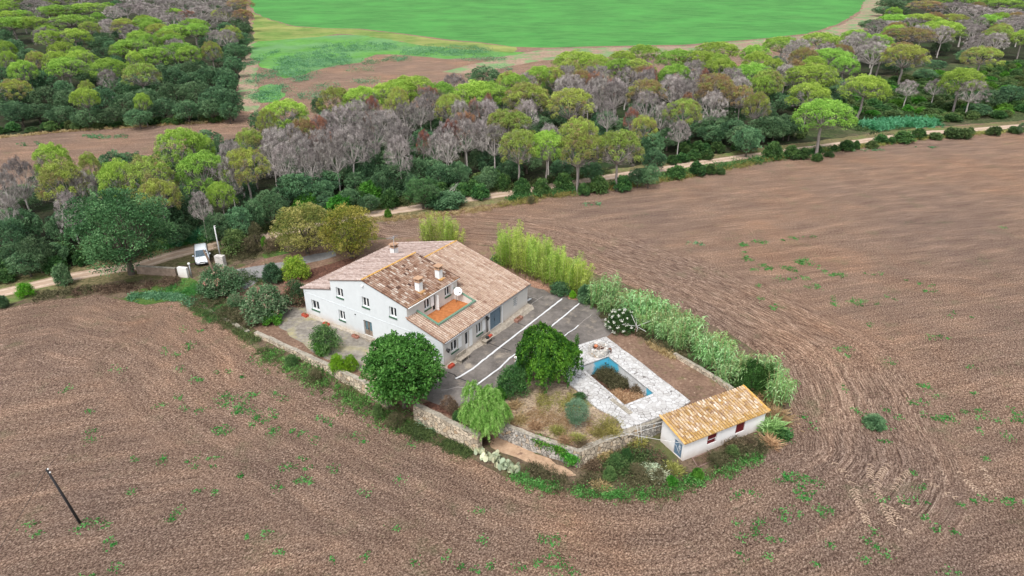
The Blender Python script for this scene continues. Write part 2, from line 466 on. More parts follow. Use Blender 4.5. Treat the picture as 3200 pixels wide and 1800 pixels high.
M_garden2 = ground_mat('brown_garden_soil', (.11, .065, .045), (.27, .18, .13), 3.0, (.75, 1.25), .35, (.3, .7), .6, .12, (.13, .14, .05), .6, .6, .56, .68, flecks=((.4, .3, .22), 3, .68))
M_bank = ground_mat('sandy_bank', (.30, .19, .12), (.55, .39, .27), 2.2, (.85, 1.12), .5, (.3, .7), .4, .1, (.10, .05, .04), .8, .8, .58, .68)
M_litter = ground_mat('reddish_leaf_litter', (.14, .07, .05), (.45, .27, .19), 4.0, (.85, 1.15), .5, bmp=.5, bdist=.1)

# ------------------------------------------------------------------ ground sheets
def in_poly(x, y, poly):
    c = False; j = len(poly) - 1
    for i in range(len(poly)):
        xi, yi = poly[i]; xj, yj = poly[j]
        if (yi > y) != (yj > y) and x < (xj - xi) * (y - yi) / (yj - yi) + xi: c = not c
        j = i
    return c
def seg_dist(x, y, poly):
    best = 1e9; bs = 0; acc = 0
    for i in range(len(poly) - 1):
        ax, ay = poly[i]; bx, by = poly[i + 1]
        dx, dy = bx - ax, by - ay; L = math.hypot(dx, dy) + 1e-9
        k = max(0, min(1, ((x - ax) * dx + (y - ay) * dy) / (L * L)))
        d = math.hypot(x - ax - dx * k, y - ay - dy * k)
        if d < best: best = d; bs = acc + k * L
        acc += L
    return best, bs
def wpoly(pp, z=None): return [tuple(P(a, b, z)[:2]) for a, b in pp]
def roughen(poly, step, amp, seed, closed=True):
    rng = random.Random(seed); o = []
    n = len(poly)
    for i in range(n if closed else n - 1):
        a = poly[i]; b = poly[(i + 1) % n]; L = math.dist(a, b); k = max(1, int(L / step))
        k = min(k, 60)
        for j in range(k):
            q = j / k; s = amp if j else amp * .4
            o.append((a[0] + (b[0] - a[0]) * q + rng.uniform(-s, s), a[1] + (b[1] - a[1]) * q + rng.uniform(-s, s)))
    return o
def sheet(name, pp, mat, dz, z=None, holes=(), step=1.5, amp=.3, seed=1, drape=False, world=False):
    outer = pp if world else wpoly(pp, z)
    if amp: outer = roughen(outer, step, amp, seed)
    loops = [outer] + [list(h) for h in holes]
    allp = [p for l in loops for p in l]
    tris = tessellate_polygon([[Vector((p[0], p[1], 0)) for p in l] for l in loops])
    bm = bmesh.new()
    vs = [bm.verts.new((p[0], p[1], 0)) for p in allp]
    for t_ in tris:
        try: bm.faces.new([vs[i] for i in t_])
        except ValueError: pass
    if drape:
        for k in range(49, 68):
            bmesh.ops.bisect_plane(bm, geom=bm.verts[:] + bm.edges[:] + bm.faces[:], plane_co=(0, k, 0), plane_no=(0, 1, 0))
    for v in bm.verts:
        v.co.z = (gz(v.co.x, v.co.y) if (z is None) else z) + dz
    bmesh.ops.recalc_face_normals(bm, faces=bm.faces)
    for f in bm.faces:
        if f.normal.z < 0: f.normal_flip()
    me = bpy.data.meshes.new(name); bm.to_mesh(me); bm.free()
    o = link_mesh(name, me, mat)
    return tag(o, kind='structure')

YARD_OUT = [(0, 969), (80, 948), (209, 934), (314, 920), (384, 937), (454, 955), (523, 944), (572, 948), (611, 976), (698, 1018), (768, 1060), (838, 1115), (899, 1150),
            (1000, 1200), (1100, 1254), (1204, 1316), (1266, 1349), (1366, 1387), (1445, 1424), (1515, 1457), (1577, 1490), (1681, 1524), (1800, 1543), (1924, 1557), (2048, 1557), (2131, 1529),
            (2214, 1504), (2297, 1468), (2369, 1435), (2435, 1397), (2479, 1375), (2470, 1300), (2465, 1220), (2440, 1150), (2330, 1075), (2200, 1000), (2050, 925), (1950, 885), (1850, 850),
            (1750, 815), (1650, 785), (1560, 770), (1450, 762), (1300, 757), (1180, 742), (1090, 716)]
yard_w = wpoly(YARD_OUT)
TRACK = [(-60, 930), (17, 913), (91, 895), (182, 874), (300, 852), (435, 830), (520, 803), (600, 783), (690, 765), (820, 742), (950, 712), (1040, 692), (1123, 676), (1275, 653), (1452, 623), (1596, 604), (1717, 582), (1880, 556), (2075, 528), (2152, 514), (2340, 488),
         (2517, 464), (2580, 457), (2702, 440), (2880, 416), (3069, 404), (3173, 395), (3300, 385)]
track_w = wpoly(TRACK, 0)

def field_ground():
    xs = [-1500, -1000, -700, -450, -300, -220, -160] + [x for x in np.arange(-130, 141, 1.5)] + [170, 220, 300, 450, 700, 1000, 1500]
    ys = [8, 14, 20] + [y for y in np.arange(24, 150, 1.5)] + [155, 165, 180, 200, 230, 270, 330, 420, 550, 750, 1100, 1800, 3500]
    A = P(2400, 940, 0); B_ = P(3200, 840, 0); d = (B_ - A).normalized(); dn = Vector((-d.y, d.x, 0))
    ringp = yard_w + [yard_w[-1]]
    full = yard_w
    v = []; at = {k: [] for k in ('across1', 'along1', 'across2', 'along2', 'ring')}
    inside = []
    for y in ys:
        for x in xs:
            v.append((x, y, gz(x, y)))
            if abs(x) < 160 and y < 160:
                D, s_ = seg_dist(x, y, full)
                ins = in_poly(x, y, full + [tuple(P(900, 650, 0)[:2]), tuple(P(0, 880, 0)[:2])])
            else: D, s_, ins = 100, x, False
            inside.append(ins and D > 3)
            at['across1'].append(D); at['along1'].append(s_)
            at['across2'].append(x * dn.x + y * dn.y); at['along2'].append(x * d.x + y * d.y)
            at['ring'].append(max(0, min(1, 1.0 - (D - 9) / 10)))
    nx = len(xs); f = []
    for j in range(len(ys) - 1):
        for i in range(nx - 1):
            q = (j * nx + i, j * nx + i + 1, (j + 1) * nx + i + 1, (j + 1) * nx + i)
            if all(inside[k] for k in q) and ys[j] < 69: continue
            f.append(q)
    me = bpy.data.meshes.new('ground'); me.from_pydata(v, [], f)
    for k, a in at.items():
        z_ = me.attributes.new(k, 'FLOAT', 'POINT'); z_.data.foreach_set('value', np.array(a, dtype=np.float32))
    me.update()
    tag(link_mesh('ground', me, M_field), kind='structure')
field_ground()

POOL = [(1812, 1150), (1901, 1119), (2042, 1234), (1952, 1270)]
pool_w = wpoly(POOL, 0)
def grow(poly, d):
    cx = sum(p[0] for p in poly) / len(poly); cy = sum(p[1] for p in poly) / len(poly)
    return [(p[0] + (p[0] - cx) / math.hypot(p[0] - cx, p[1] - cy) * d, p[1] + (p[1] - cy) / math.hypot(p[0] - cx, p[1] - cy) * d) for p in poly]

# woods and fields beyond (flat land)
left_wood = [(-900, 440), (0, 424), (200, 408), (400, 395), (560, 385), (700, 378), (748, 345), (738, 290), (745, 230), (770, 150), (782, 80), (770, 30), (772, -20), (760, -70), (-900, -80)]
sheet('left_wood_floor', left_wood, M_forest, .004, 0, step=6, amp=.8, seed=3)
belt = [(-200, 905), (-60, 905), (17, 893), (182, 858), (435, 812), (600, 768), (820, 722), (1123, 655), (1275, 633), (1452, 604), (1596, 584), (1717, 562), (1880, 536), (2152, 498), (2340, 470), (2580, 437),
        (2702, 420), (2880, 398), (3069, 385), (3300, 368), (3700, 330), (3700, 20), (3300, 5), (3080, -12), (2780, -12), (2760, 60), (2700, 110), (2560, 170), (2400, 205), (2100, 225), (1800, 262), (1600, 300), (1300, 335), (1050, 362), (850, 405), (700, 440), (560, 480), (300, 560), (-60, 600), (-200, 600)]
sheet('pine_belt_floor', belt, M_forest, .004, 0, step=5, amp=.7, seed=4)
sheet('crop_field', [(782, -100), (782, 20), (800, 42), (847, 62), (924, 82), (1017, 88), (1129, 90), (1266, 106), (1390, 123), (1500, 132), (1600, 146), (1715, 149), (1942, 143), (2128, 140), (2400, 119), (2524, 105), (2617, 75), (2680, 38), (2704, 0), (2712, -60), (2715, -100)], M_crop, .012, 0, step=8, amp=.9, seed=5)
sheet('dry_grass_strip', [(790, 40), (847, 64), (924, 84), (1017, 89), (1129, 92), (1266, 108), (1390, 126), (1500, 134), (1610, 148), (1600, 166), (1470, 156), (1330, 143), (1150, 112), (1050, 106), (1000, 115), (900, 122), (830, 128), (792, 130)], M_olive, .008, 0, step=6, amp=1.5, seed=6)
sheet('meadow', [(792, 128), (900, 120), (1000, 113), (1130, 108), (1330, 141), (1500, 156), (1640, 164), (1560, 178), (1400, 186), (1280, 172), (1180, 170), (1120, 196), (1010, 212), (960, 232), (890, 244), (872, 225), (820, 212), (800, 200)], M_meadow, .004, 0, step=5, amp=2.0, seed=7)
sheet('meadow_patch', [(806, 280), (840, 262), (885, 268), (893, 300), (870, 318), (815, 322), (803, 305)], M_meadow, .004, 0, step=3, amp=1.0, seed=8)
M_lane = ground_mat('rough_field_lane', (.15, .10, .07), (.40, .29, .215), 1.2, (.85, 1.15), .08, (.35, .62), .5, .2, (.13, .26, .10), .85, .12, .47, .58)
sheet('field_lane', [(752, 345), (744, 270), (752, 200), (778, 130), (800, 130), (806, 200), (800, 260), (812, 330), (800, 352)], M_lane, .003, 0, step=5, amp=.8, seed=9)
sheet('field_lane', [(1600, 170), (1715, 152), (1942, 147), (2128, 145), (2400, 122), (2540, 108), (2640, 74), (2690, 40), (2706, -30), (2735, -30), (2768, 40), (2730, 80), (2600, 125), (2400, 150), (2128, 168), (1900, 178), (1700, 188), (1560, 215), (1450, 230), (1380, 225)], M_lane, .002, 0, step=6, amp=1.0, seed=10)

def ribbon(name, line, wdt, mat, dz, seed=1, amp=.15, z=0):
    rng = random.Random(seed); L = []; Rr = []
    pts = [Vector((x, y, 0)) for x, y in line]
    fine = []
    for a, b in zip(pts, pts[1:]):
        k = max(1, int((b - a).length / 2))
        fine += [a.lerp(b, i / k) for i in range(k)]
    fine.append(pts[-1])
    for i, p in enumerate(fine):
        t_ = (fine[min(i + 1, len(fine) - 1)] - fine[max(i - 1, 0)]).normalized(); n_ = Vector((-t_.y, t_.x, 0))
        L.append(p + n_ * (wdt / 2 + rng.uniform(-amp, amp))); Rr.append(p - n_ * (wdt / 2 + rng.uniform(-amp, amp)))
    v = [(q.x, q.y, (gz(q.x, q.y) if z is None else z) + dz) for q in L + Rr]; n = len(L)
    me = bpy.data.meshes.new(name); me.from_pydata(v, [], [(n + i, n + i + 1, i + 1, i) for i in range(n - 1)]); me.update()
    return tag(link_mesh(name, me, mat), kind='structure')
M_vergegr = ground_mat('trackside_grass', (.07, .075, .03), (.25, .20, .11), 2.0, (.8, 1.2), .2, bmp=.6, bdist=.2, tint=(.10, .17, .04), tfac=.8, tscale=.1)
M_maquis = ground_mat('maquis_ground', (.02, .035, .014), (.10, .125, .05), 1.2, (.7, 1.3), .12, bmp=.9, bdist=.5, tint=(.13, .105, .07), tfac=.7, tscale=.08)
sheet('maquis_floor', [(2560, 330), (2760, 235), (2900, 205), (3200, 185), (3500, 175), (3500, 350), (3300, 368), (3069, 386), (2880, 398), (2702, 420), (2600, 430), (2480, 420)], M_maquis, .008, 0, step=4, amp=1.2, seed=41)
ribbon('track_verge', track_w, 8.4, M_vergegr, .009, 3, .6)
ribbon('dirt_track', track_w, 2.9, M_sand, .014, 4, .18)
M_rut = ground_mat('worn_wheel_rut', (.40, .30, .23), (.58, .46, .36), 2.0, (.9, 1.1), .2, bmp=.2)
for s_ in (-1, 1):
    off = []
    for i, p in enumerate(track_w):
        q = track_w[min(i + 1, len(track_w) - 1)]; o_ = track_w[max(i - 1, 0)]
        t_ = Vector((q[0] - o_[0], q[1] - o_[1], 0)).normalized()
        off.append((p[0] - t_.y * .8 * s_, p[1] + t_.x * .8 * s_))
    ribbon('track_rut', off, .55, M_rut, .018, 5 + s_, .1)
sheet('green_verge', [(520, 735), (690, 715), (700, 745), (600, 762), (500, 780), (440, 800), (430, 780)], M_grass, .0115, 0, step=2, amp=.4, seed=12)

# the farm plot: draped verge soil, then the walled yard
sheet('plot_soil', YARD_OUT + [(1040, 700), (830, 755), (600, 800), (435, 850), (182, 895), (0, 930), (-60, 945), (-60, 985)], M_verge, .006, None, holes=[grow(pool_w, 1.2)], step=1.0, amp=.22, seed=11, drape=True)
sheet('grassy_bank', [(385, 935), (430, 905), (520, 880), (590, 868), (640, 900), (660, 960), (690, 1010), (611, 974), (572, 945), (523, 942), (454, 953)], M_grass, .012, 0, step=.8, amp=.25, seed=13)
sheet('grassy_bank', [(820, 795), (860, 780), (905, 790), (890, 805), (830, 812)], M_grass, .012, 0, step=.8, amp=.3, seed=14)

YZ = .03
YARD = [(690, 860), (797, 1030), (968, 1108), (1139, 1189), (1300, 1258), (1450, 1330), (1599, 1325), (1656, 1350), (1752, 1381), (1806, 1400), (1893, 1367), (1946, 1346), (1993, 1332), (2066, 1302), (2170, 1275), (2286, 1211), (2205, 1160), (2108, 1102), (1990, 1045), (1905, 985),
        (1880, 930), (1800, 880), (1700, 850), (1600, 780), (1300, 740), (1050, 760), (820, 810)]
yard_poly = wpoly(YARD, 0)
def yard_block():
    hole = grow(pool_w, 0.02)
    bm = bmesh.new()
    loops = [yard_poly, hole]; allp = yard_poly + hole
    vs = [bm.verts.new((p[0], p[1], YZ)) for p in allp]
    vb = [bm.verts.new((p[0], p[1], -2.0)) for p in yard_poly]
    for t_ in tessellate_polygon([[Vector((p[0], p[1], 0)) for p in l] for l in loops]):
        bm.faces.new([vs[i] for i in t_])
    n = len(yard_poly)
    for i in range(n):
        bm.faces.new([vs[i], vs[(i + 1) % n], vb[(i + 1) % n], vb[i]])
    for f in bm.faces:
        f.normal_update()
        if abs(f.normal.z) > .5 and f.normal.z < 0: f.normal_flip()
    me = bpy.data.meshes.new('yard_ground'); bm.to_mesh(me); bm.free()
    tag(link_mesh('yard_ground', me, M_garden2), kind='structure')
yard_block()
CONC = [(1385, 1140), (1345, 1215), (1330, 1250), (1370, 1266), (1430, 1270), (1500, 1244), (1560, 1222), (1640, 1165), (1700, 1120), (1761, 1097), (1893, 1055), (1914, 1040), (1890, 975), (1800, 935), (1716, 915), (1648, 880), (1560, 880), (1500, 980)]
sheet('concrete_yard', CONC, M_conc, .004, YZ, step=1.2, amp=.12, seed=15)
sheet('front_court', [(862, 985), (880, 960), (960, 960), (1100, 1000), (1390, 1120), (1350, 1180), (1290, 1200), (1180, 1200), (1130, 1160), (1000, 1110), (930, 1062), (875, 1025)], M_court, .004, YZ, step=1, amp=.2, seed=16)
sheet('driveway', [(735, 842), (817, 829), (900, 815), (985, 794), (1045, 783), (1050, 800), (1000, 815), (900, 836), (830, 858), (800, 884), (765, 905), (745, 885)], M_asph, .008, YZ, step=1, amp=.12, seed=17)
sheet('leaf_litter_bed', [(930, 852), (1000, 834), (1062, 815), (1120, 800), (1080, 840), (980, 880), (930, 885)], M_mulch, .012, YZ, step=1, amp=.2, seed=18)
sheet('dry_garden', [(1430, 1275), (1530, 1240), (1640, 1180), (1700, 1190), (1781, 1205), (1868, 1280), (1930, 1310), (1943, 1347), (1893, 1363), (1806, 1396), (1752, 1377), (1656, 1346), (1600, 1320), (1460, 1318)], M_garden, .004, YZ, step=1, amp=.08, seed=19)
sheet('leaf_litter_bed', [(1340, 1255), (1375, 1268), (1435, 1272), (1450, 1310), (1380, 1290), (1320, 1262)], M_mulch, .008, YZ, step=1, amp=.1, seed=20)
sheet('leaf_drift', [(1645, 870), (1700, 890), (1745, 905), (1745, 915), (1700, 905), (1650, 892)], M_litter, .008, YZ, step=.7, amp=.2, seed=21)
sheet('leaf_drift', [(1765, 918), (1800, 922), (1805, 938), (1775, 935)], M_litter, .008, YZ, step=.7, amp=.2, seed=22)
sheet('sandy_bank', [(1545, 1365), (1600, 1378), (1660, 1405), (1760, 1458), (1800, 1485), (1760, 1490), (1690, 1462), (1620, 1430), (1560, 1410), (1525, 1385)], M_bank, .012, None, step=.7, amp=.2, seed=23)

# tractor wheel marks pressed into the near right field
M_tyre = ground_mat('pressed_pale_soil', (.21, .145, .10), (.46, .34, .25), 5.0, (.9, 1.1), .4, (.35, .6), .5, .06)
def wheel_track(pts, wdt, seed):
    rng = random.Random(seed); pp = wpoly([(2300 + a * .414, 1200 + b * .414) for a, b in pts]); V = []; F = []
    pts_ = [Vector((x, y, 0)) for x, y in pp]; fine = []
    for a, b in zip(pts_, pts_[1:]):
        k = max(1, int((b - a).length / .28)); fine += [a.lerp(b, i / k) for i in range(k)]
    for i in range(1, len(fine) - 1):
        t_ = (fine[i + 1] - fine[i - 1]).normalized(); n_ = Vector((-t_.y, t_.x, 0))
        if rng.random() < .3: continue
        for s_ in (-1, 1):
            p = fine[i] + t_ * (.1 if s_ > 0 else 0); a = p; b = p + n_ * s_ * wdt / 2 + t_ * .2; q = len(V); th = t_ * rng.uniform(.05, .09)
            for c in (a - th, a + th, b + th, b - th): V.append((c.x, c.y, gz(c.x, c.y) + .02))
            F.append((q, q + 1, q + 2, q + 3) if s_ > 0 else (q + 3, q + 2, q + 1, q))
    me = bpy.data.meshes.new('wheel_track'); me.from_pydata(V, [], F); me.update(); tag(link_mesh('wheel_track', me, M_tyre), kind='structure')
for i, l in enumerate([[(1160, 595), (1085, 690), (1060, 800), (1110, 900), (1190, 1090)], [(1335, 640), (1255, 700), (1200, 790), (1250, 890), (1320, 970)], [(1020, 590), (1010, 700), (1050, 860)], [(850, 760), (920, 880), (960, 960), (1000, 1080)], [(1060, 860), (1140, 980), (1170, 1060)],
                       [(1840, 605), (1900, 700), (2010, 850)], [(1670, 640), (1750, 740), (1880, 860)], [(1390, 700), (1550, 800), (1700, 880)], [(700, 560), (850, 700), (930, 860)], [(1130, 900), (1260, 1050), (1330, 1180)]]):
    wheel_track(l, .62, i)
# ------------------------------------------------------------------ building materials
def plaster(name, c, stain, sfac=.5):
    m, t, b = new_mat(name)
    tc = N(t, 'ShaderNodeTexCoord'); v = tc.outputs['Object']
    n = noise(t, 1.2, 6, .7, v); n2 = noise(t, .5, 5, .7, v)
    r = ramp(t, [(.35, tuple(x * .93 for x in c)), (.65, c)]); t.links.new(n.outputs[0], r.inputs[0])
    sx = N(t, 'ShaderNodeSeparateXYZ'); t.links.new(v, sx.inputs[0])
    k = N(t, 'ShaderNodeMapRange'); k.inputs[1].default_value = 1.0; k.inputs[2].default_value = 0.1; k.inputs[4].default_value = sfac
    t.links.new(math_(t, 'ADD', sx.outputs[2], math_(t, 'MULTIPLY', math_(t, 'SUBTRACT', n2.outputs[0], .5), 1.6)), k.inputs[0])
    c1 = mixc(t, k.outputs[0], r.outputs[0], stain)
    mp = N(t, 'ShaderNodeMapping'); mp.inputs['Scale'].default_value = (3, 3, .35); t.links.new(v, mp.inputs[0])
    n4 = noise(t, 1.0, 5, .7, mp.outputs[0]); r4 = ramp(t, [(.56, g3(0)), (.75, g3(.35))]); t.links.new(n4.outputs[0], r4.inputs[0])
    c2 = mixc(t, r4.outputs[0], c1, tuple(x * .72 for x in c))
    t.links.new(c2, b.inputs['Base Color']); b.inputs['Roughness'].default_value = .92
    nn = noise(t, 14, 3, .6, v); bump(t, b, nn.outputs[0], .15, .02)
    return m
def tile_mat(name, stops, lichen, lfac, lscale=.5, lo=.5, hi=.62):
    m, t, b = new_mat(name)
    at = N(t, 'ShaderNodeAttribute', attribute_name='tint'); mo = N(t, 'ShaderNodeAttribute', attribute_name='moss')
    tc = N(t, 'ShaderNodeTexCoord'); v = tc.outputs['Object']
    r = ramp(t, stops); t.links.new(at.outputs['Fac'], r.inputs[0])
    n = noise(t, lscale, 7, .8, v); k = N(t, 'ShaderNodeMapRange'); k.inputs[1].default_value = lo; k.inputs[2].default_value = hi; k.inputs[4].default_value = lfac
    t.links.new(math_(t, 'ADD', n.outputs[0], math_(t, 'MULTIPLY', mo.outputs['Fac'], .3)), k.inputs[0])
    c = mixc(t, k.outputs[0], r.outputs[0], lichen)
    n2 = noise(t, 9, 4, .7, v); r2 = ramp(t, [(.3, g3(.72)), (.7, g3(1.18))]); t.links.new(n2.outputs[0], r2.inputs[0])
    c = mixc(t, 1.0, c, r2.outputs[0], 'MULTIPLY')
    t.links.new(c, b.inputs['Base Color']); b.inputs['Roughness'].default_value = .9
    return m
M_wall = plaster('white_render_cool_light', (.62, .655, .67), (.50, .40, .31), .55)  # house render with the front face's cool light put into its colour
M_wallr = plaster('white_render_warm_light', (.64, .61, .57), (.48, .39, .31), .6)  # same render, the yard side's warm light put into its colour
M_shedwall = plaster('whitewash', (.78, .76, .745), (.50, .40, .33), .5)
M_t_right = tile_mat('pale_terracotta', [(0, (.13, .07, .05)), (.2, (.24, .14, .10)), (.55, (.41, .30, .228)), (1, (.56, .46, .385))], (.42, .24, .11), .5, .35, .62, .8)
M_t_left = tile_mat('weathered_pink_tile', [(0, (.09, .065, .055)), (.2, (.20, .145, .125)), (.55, (.38, .29, .255)), (1, (.58, .49, .45))], (.36, .25, .15), .4, .35, .62, .8)
M_t_block = tile_mat('mottled_old_tile', [(0, (.055, .03, .024)), (.3, (.16, .085, .055)), (.5, (.25, .15, .105)), (.75, (.33, .235, .18)), (1, (.50, .43, .37))], (.34, .18, .06), .55, .6, .58, .8)
M_t_shed = tile_mat('lichened_ochre_tile', [(0, (.11, .065, .05)), (.35, (.30, .19, .12)), (.65, (.50, .38, .28)), (1, (.70, .63, .55))], (.42, .25, .055), .75, 2.6, .42, .60)
M_ridge = tile_mat('ochre_ridge_tile', [(0, (.38, .22, .12)), (1, (.62, .42, .28))], (.60, .34, .06), .8, 1.2, .4, .6)
M_white = plain('white_paint', (.80, .80, .79), .5, .04)
M_glass = plain('dark_window_glass', (.012, .016, .022), .12, .1); M_glass.node_tree.nodes['Principled BSDF'].inputs['Specular IOR Level'].default_value = .5
M_sill = plain('green_glazed_sill', (.05, .12, .075), .45, .2)
M_gtile = plain('pale_green_coping', (.13, .23, .16), .5, .2)
M_dark = plain('dark_opening', (.01, .01, .01), .9, .1)
M_gray = plain('grey_metal', (.30, .31, .33), .45, .1, metal=.5)
M_blued = plain('faded_blue_door', (.12, .19, .27), .6, .2)
M_garage = plain('blue_grey_garage_door', (.14, .20, .25), .55, .15)
M_wood = plain('weathered_wood', (.22, .17, .13), .85, .3, 3)
M_iron = plain('dark_iron', (.03, .03, .03), .6, .2)
M_red = plain('terracotta_red', (.42, .075, .045), .7, .2)
M_rust = plain('rusty_iron', (.16, .085, .06), .85, .35, 12)
M_maroon = plain('maroon_shutter', (.13, .018, .02), .6, .2)
M_chim = plain('white_limewash', (.74, .74, .73), .85, .12, 5)
M_brick = plain('clay_cap', (.40, .25, .16), .9, .3)
M_terr = ground_mat('terracotta_floor', (.30, .11, .04), (.48, .19, .07), 3.0, (.9, 1.1), .8, bmp=.1, bdist=.01)
M_step = ground_mat('rough_cement', (.26, .22, .18), (.46, .41, .34), 3.0, (.8, 1.15), .7, bmp=.5, bdist=.05)

def wall_panel(mb, org, ux, outer, holes, depth_=.22, inn=None):
    """outer / holes: 2-D points (u, z). org + u*ux + z*Z.  inn = inward normal; reveals run inwards"""
    ux = Vector(ux); inn = Vector(inn); org = Vector(org)
    loops = [outer] + holes; allp = [p for l in loops for p in l]
    to = lambda p, d=0: org + ux * p[0] + Vector((0, 0, p[1])) + inn * d
    mb.add([to(p) for p in allp], [tuple(t_) for t_ in tessellate_polygon([[Vector((p[0], p[1], 0)) for p in l] for l in loops])])
    for h in holes:
        n = len(h)
        mb.add([to(p) for p in h] + [to(p, depth_) for p in h], [(i, (i + 1) % n, (i + 1) % n + n, i + n) for i in range(n)])
def rect(u0, u1, z0, z1): return [(u0, z0), (u1, z0), (u1, z1), (u0, z1)]

def tiles(name, mat, parent, u0, u1, v0, v1, zf, axis, pitch=.29, course=.42, skip=None, seed=1, ridge=None, flip=False, tint_fn=None, slab_polys=None):
    """barrel tiles on a plane. u runs along the eave, v runs up the slope (v0 = eave).  axis(u, v) -> (x, y)"""
    rng = np.random.default_rng(seed); V = []; F = []; TI = []; MO = []; MI = []
    def addv(u, v, dz, ti, mo=0.0):
        x, y = axis(u, v); V.append((x, y, zf(u, v) + dz)); TI.append(ti); MO.append(mo)
    nu = int(round((u1 - u0) / pitch)); pu = (u1 - u0) / nu; nv = int(round(abs(v1 - v0) / course)); pv = (v1 - v0) / nv
    for i in range(nu):
        uc = u0 + (i + .5) * pu + rng.normal() * .008; cofs = rng.normal() * .07
        for j in range(nv):
            va = v0 + j * pv; vb = va + pv * 1.08
            if skip and (skip(uc, va + pv * .5)): continue
            ti = min(1, max(0, .55 + rng.normal() * .10 + cofs)) if tint_fn is None else tint_fn(rng, i, j)
            mo = max(0, .5 - j * .25)
            b0 = len(V); sk = rng.normal() * .006
            for (vv, hh, rr) in ((va, .085, .40), (vb, .045, .34)):
                for k in range(5):
                    q = math.pi * k / 4
                    addv(uc - math.cos(q) * pu * rr + sk, vv, .02 + math.sin(q) * (hh + .03), ti, mo)
            for k in range(4): F.append((b0 + k, b0 + k + 1, b0 + 5 + k + 1, b0 + 5 + k))
            F.append((b0, b0 + 1, b0 + 2, b0 + 3, b0 + 4))
            # channel tile under and between
            t2 = rng.random() * .16; b0 = len(V)
            addv(uc, va, .012, t2); addv(uc + pu, va, .012, t2); addv(uc + pu, va + pv, .012, t2); addv(uc, va + pv, .012, t2)
            F.append((b0, b0 + 1, b0 + 2, b0 + 3))
    MI += [0] * len(F)
    for (pa, pb) in (ridge or []):           # capping tiles along a line
        pa = Vector(pa); pb = Vector(pb); L = (pb - pa).length; k = int(L / .38); d = (pb - pa).normalized(); sd = d.cross(Vector((0, 0, 1))).normalized(); upv = sd.cross(d)
        for i in range(k):
            a = pa + d * (i * L / k); b = pa + d * ((i + 1.08) * L / k); ti = rng.random(); b0 = len(V)
            for (c, h, r_) in ((a, .12, .13), (b, .09, .11)):
                for q in range(6):
                    an = math.pi * q / 5; w_ = c + sd * (-math.cos(an) * r_) + upv * (math.sin(an) * h + .02); V.append(tuple(w_)); TI.append(ti); MO.append(.3)
            for q in range(5): F.append((b0 + q, b0 + q + 1, b0 + 7 + q, b0 + 6 + q)); MI.append(1)
            F.append(tuple(b0 + q for q in range(6))); MI.append(1)
    for poly3, th in (slab_polys or []):     # board under the tiles
        b0 = len(V); n = len(poly3)
        for p in poly3: V.append(tuple(p)); TI.append(.2); MO.append(0)
        for p in poly3: V.append((p[0], p[1], p[2] - th)); TI.append(.2); MO.append(0)
        F.append(tuple(b0 + q for q in range(n))); F.append(tuple(b0 + n + q for q in reversed(range(n))))
        for q in range(n): F.append((b0 + q, b0 + n + q, b0 + n + (q + 1) % n, b0 + (q + 1) % n))
        MI += [0] * (n + 2)
    me = bpy.data.meshes.new(name); me.from_pydata(V, [], F)
    for nm, a in (('tint', TI), ('moss', MO)):
        z_ = me.attributes.new(nm, 'FLOAT', 'POINT'); z_.data.foreach_set('value', np.array(a, dtype=np.float32))
    me.materials.append(mat); me.materials.append(M_ridge)
    me.polygons.foreach_set('material_index', MI); me.update()
    return link_mesh(name, me, None, parent)

# ------------------------------------------------------------------ the farmhouse
# local axes: x runs along the yard side, y along the front side, origin at the near corner
HN = Vector((-7.186, 60.577, 0)); HA = R(56.2)
house = empty('farmhouse', HN, HA, 'large white rendered farmhouse with clay tile roofs and a sunken roof terrace', 'house')
HM = Matrix.Translation(HN) @ Matrix.Rotation(HA, 4, 'Z')
LX, LY = 16.3, 21.2
SR = .268
def z_right(y): return 3.28 + SR * y
ZRidge = 10.9
def z_left(y): return z_right(ZRidge) - .258 * (y - ZRidge)
BX, BY0, BY1, BYR = 8.6, 4.73, 16.3, 10.97
def zb_right(y): return 5.92 + .232 * (y - BY0)
def zb_left(y): return zb_right(BYR) - .262 * (y - BYR)

wins_front = [(20.05, 18.75, 1.12, 2.36), (15.45, 14.45, 1.12, 2.36), (7.3, 6.35, 1.12, 2.32), (3.1, 1.8, 1.12, 2.32),
              (15.42, 14.32, 4.1, 5.28), (11.35, 10.28, 4.06, 5.26), (7.28, 6.25, 4.06, 5.26)]
wins_right = [(1.32, 2.5, 1.15, 2.45), (5.82, 6.9, 1.1, 2.45)]
wf = MB()
outer = [(0, -.3), (LY, -.3), (LY, z_left(LY)), (BY1, z_left(BY1)), (BY1, zb_left(BY1)), (BYR, zb_right(BYR)), (BY0, zb_right(BY0)), (BY0, z_right(BY0)), (0, z_right(0))]
holes = [rect(min(a, b), max(a, b), z0, z1) for a, b, z0, z1 in wins_front] + [rect(10.2, 11.5, .35, 2.28)]
wall_panel(wf, (0, 0, 0), (0, 1, 0), outer, holes, .25, (1, 0, 0))
wf.box(-.03, 0, 0, LY, 3.02, 3.06)
wf.build('wall', M_wall, house)
wr = MB()
holes = [rect(a, b, z0, z1) for a, b, z0, z1 in wins_right] + [rect(3.78, 4.42, .35, 2.42), rect(8.38, 10.72, .42, 3.05), rect(13.25, 14.05, 1.35, 2.55)]
wall_panel(wr, (0, 0, 0), (1, 0, 0), [(0, -.3), (LX, -.3), (LX, z_right(0)), (0, z_right(0))], holes, .25, (0, 1, 0))
wall_panel(wr, (LX, 0, 0), (0, 1, 0), [(0, -.3), (LY, -.3), (LY, z_left(LY)), (ZRidge, z_right(ZRidge)), (0, z_right(0))], [], .2, (-1, 0, 0))
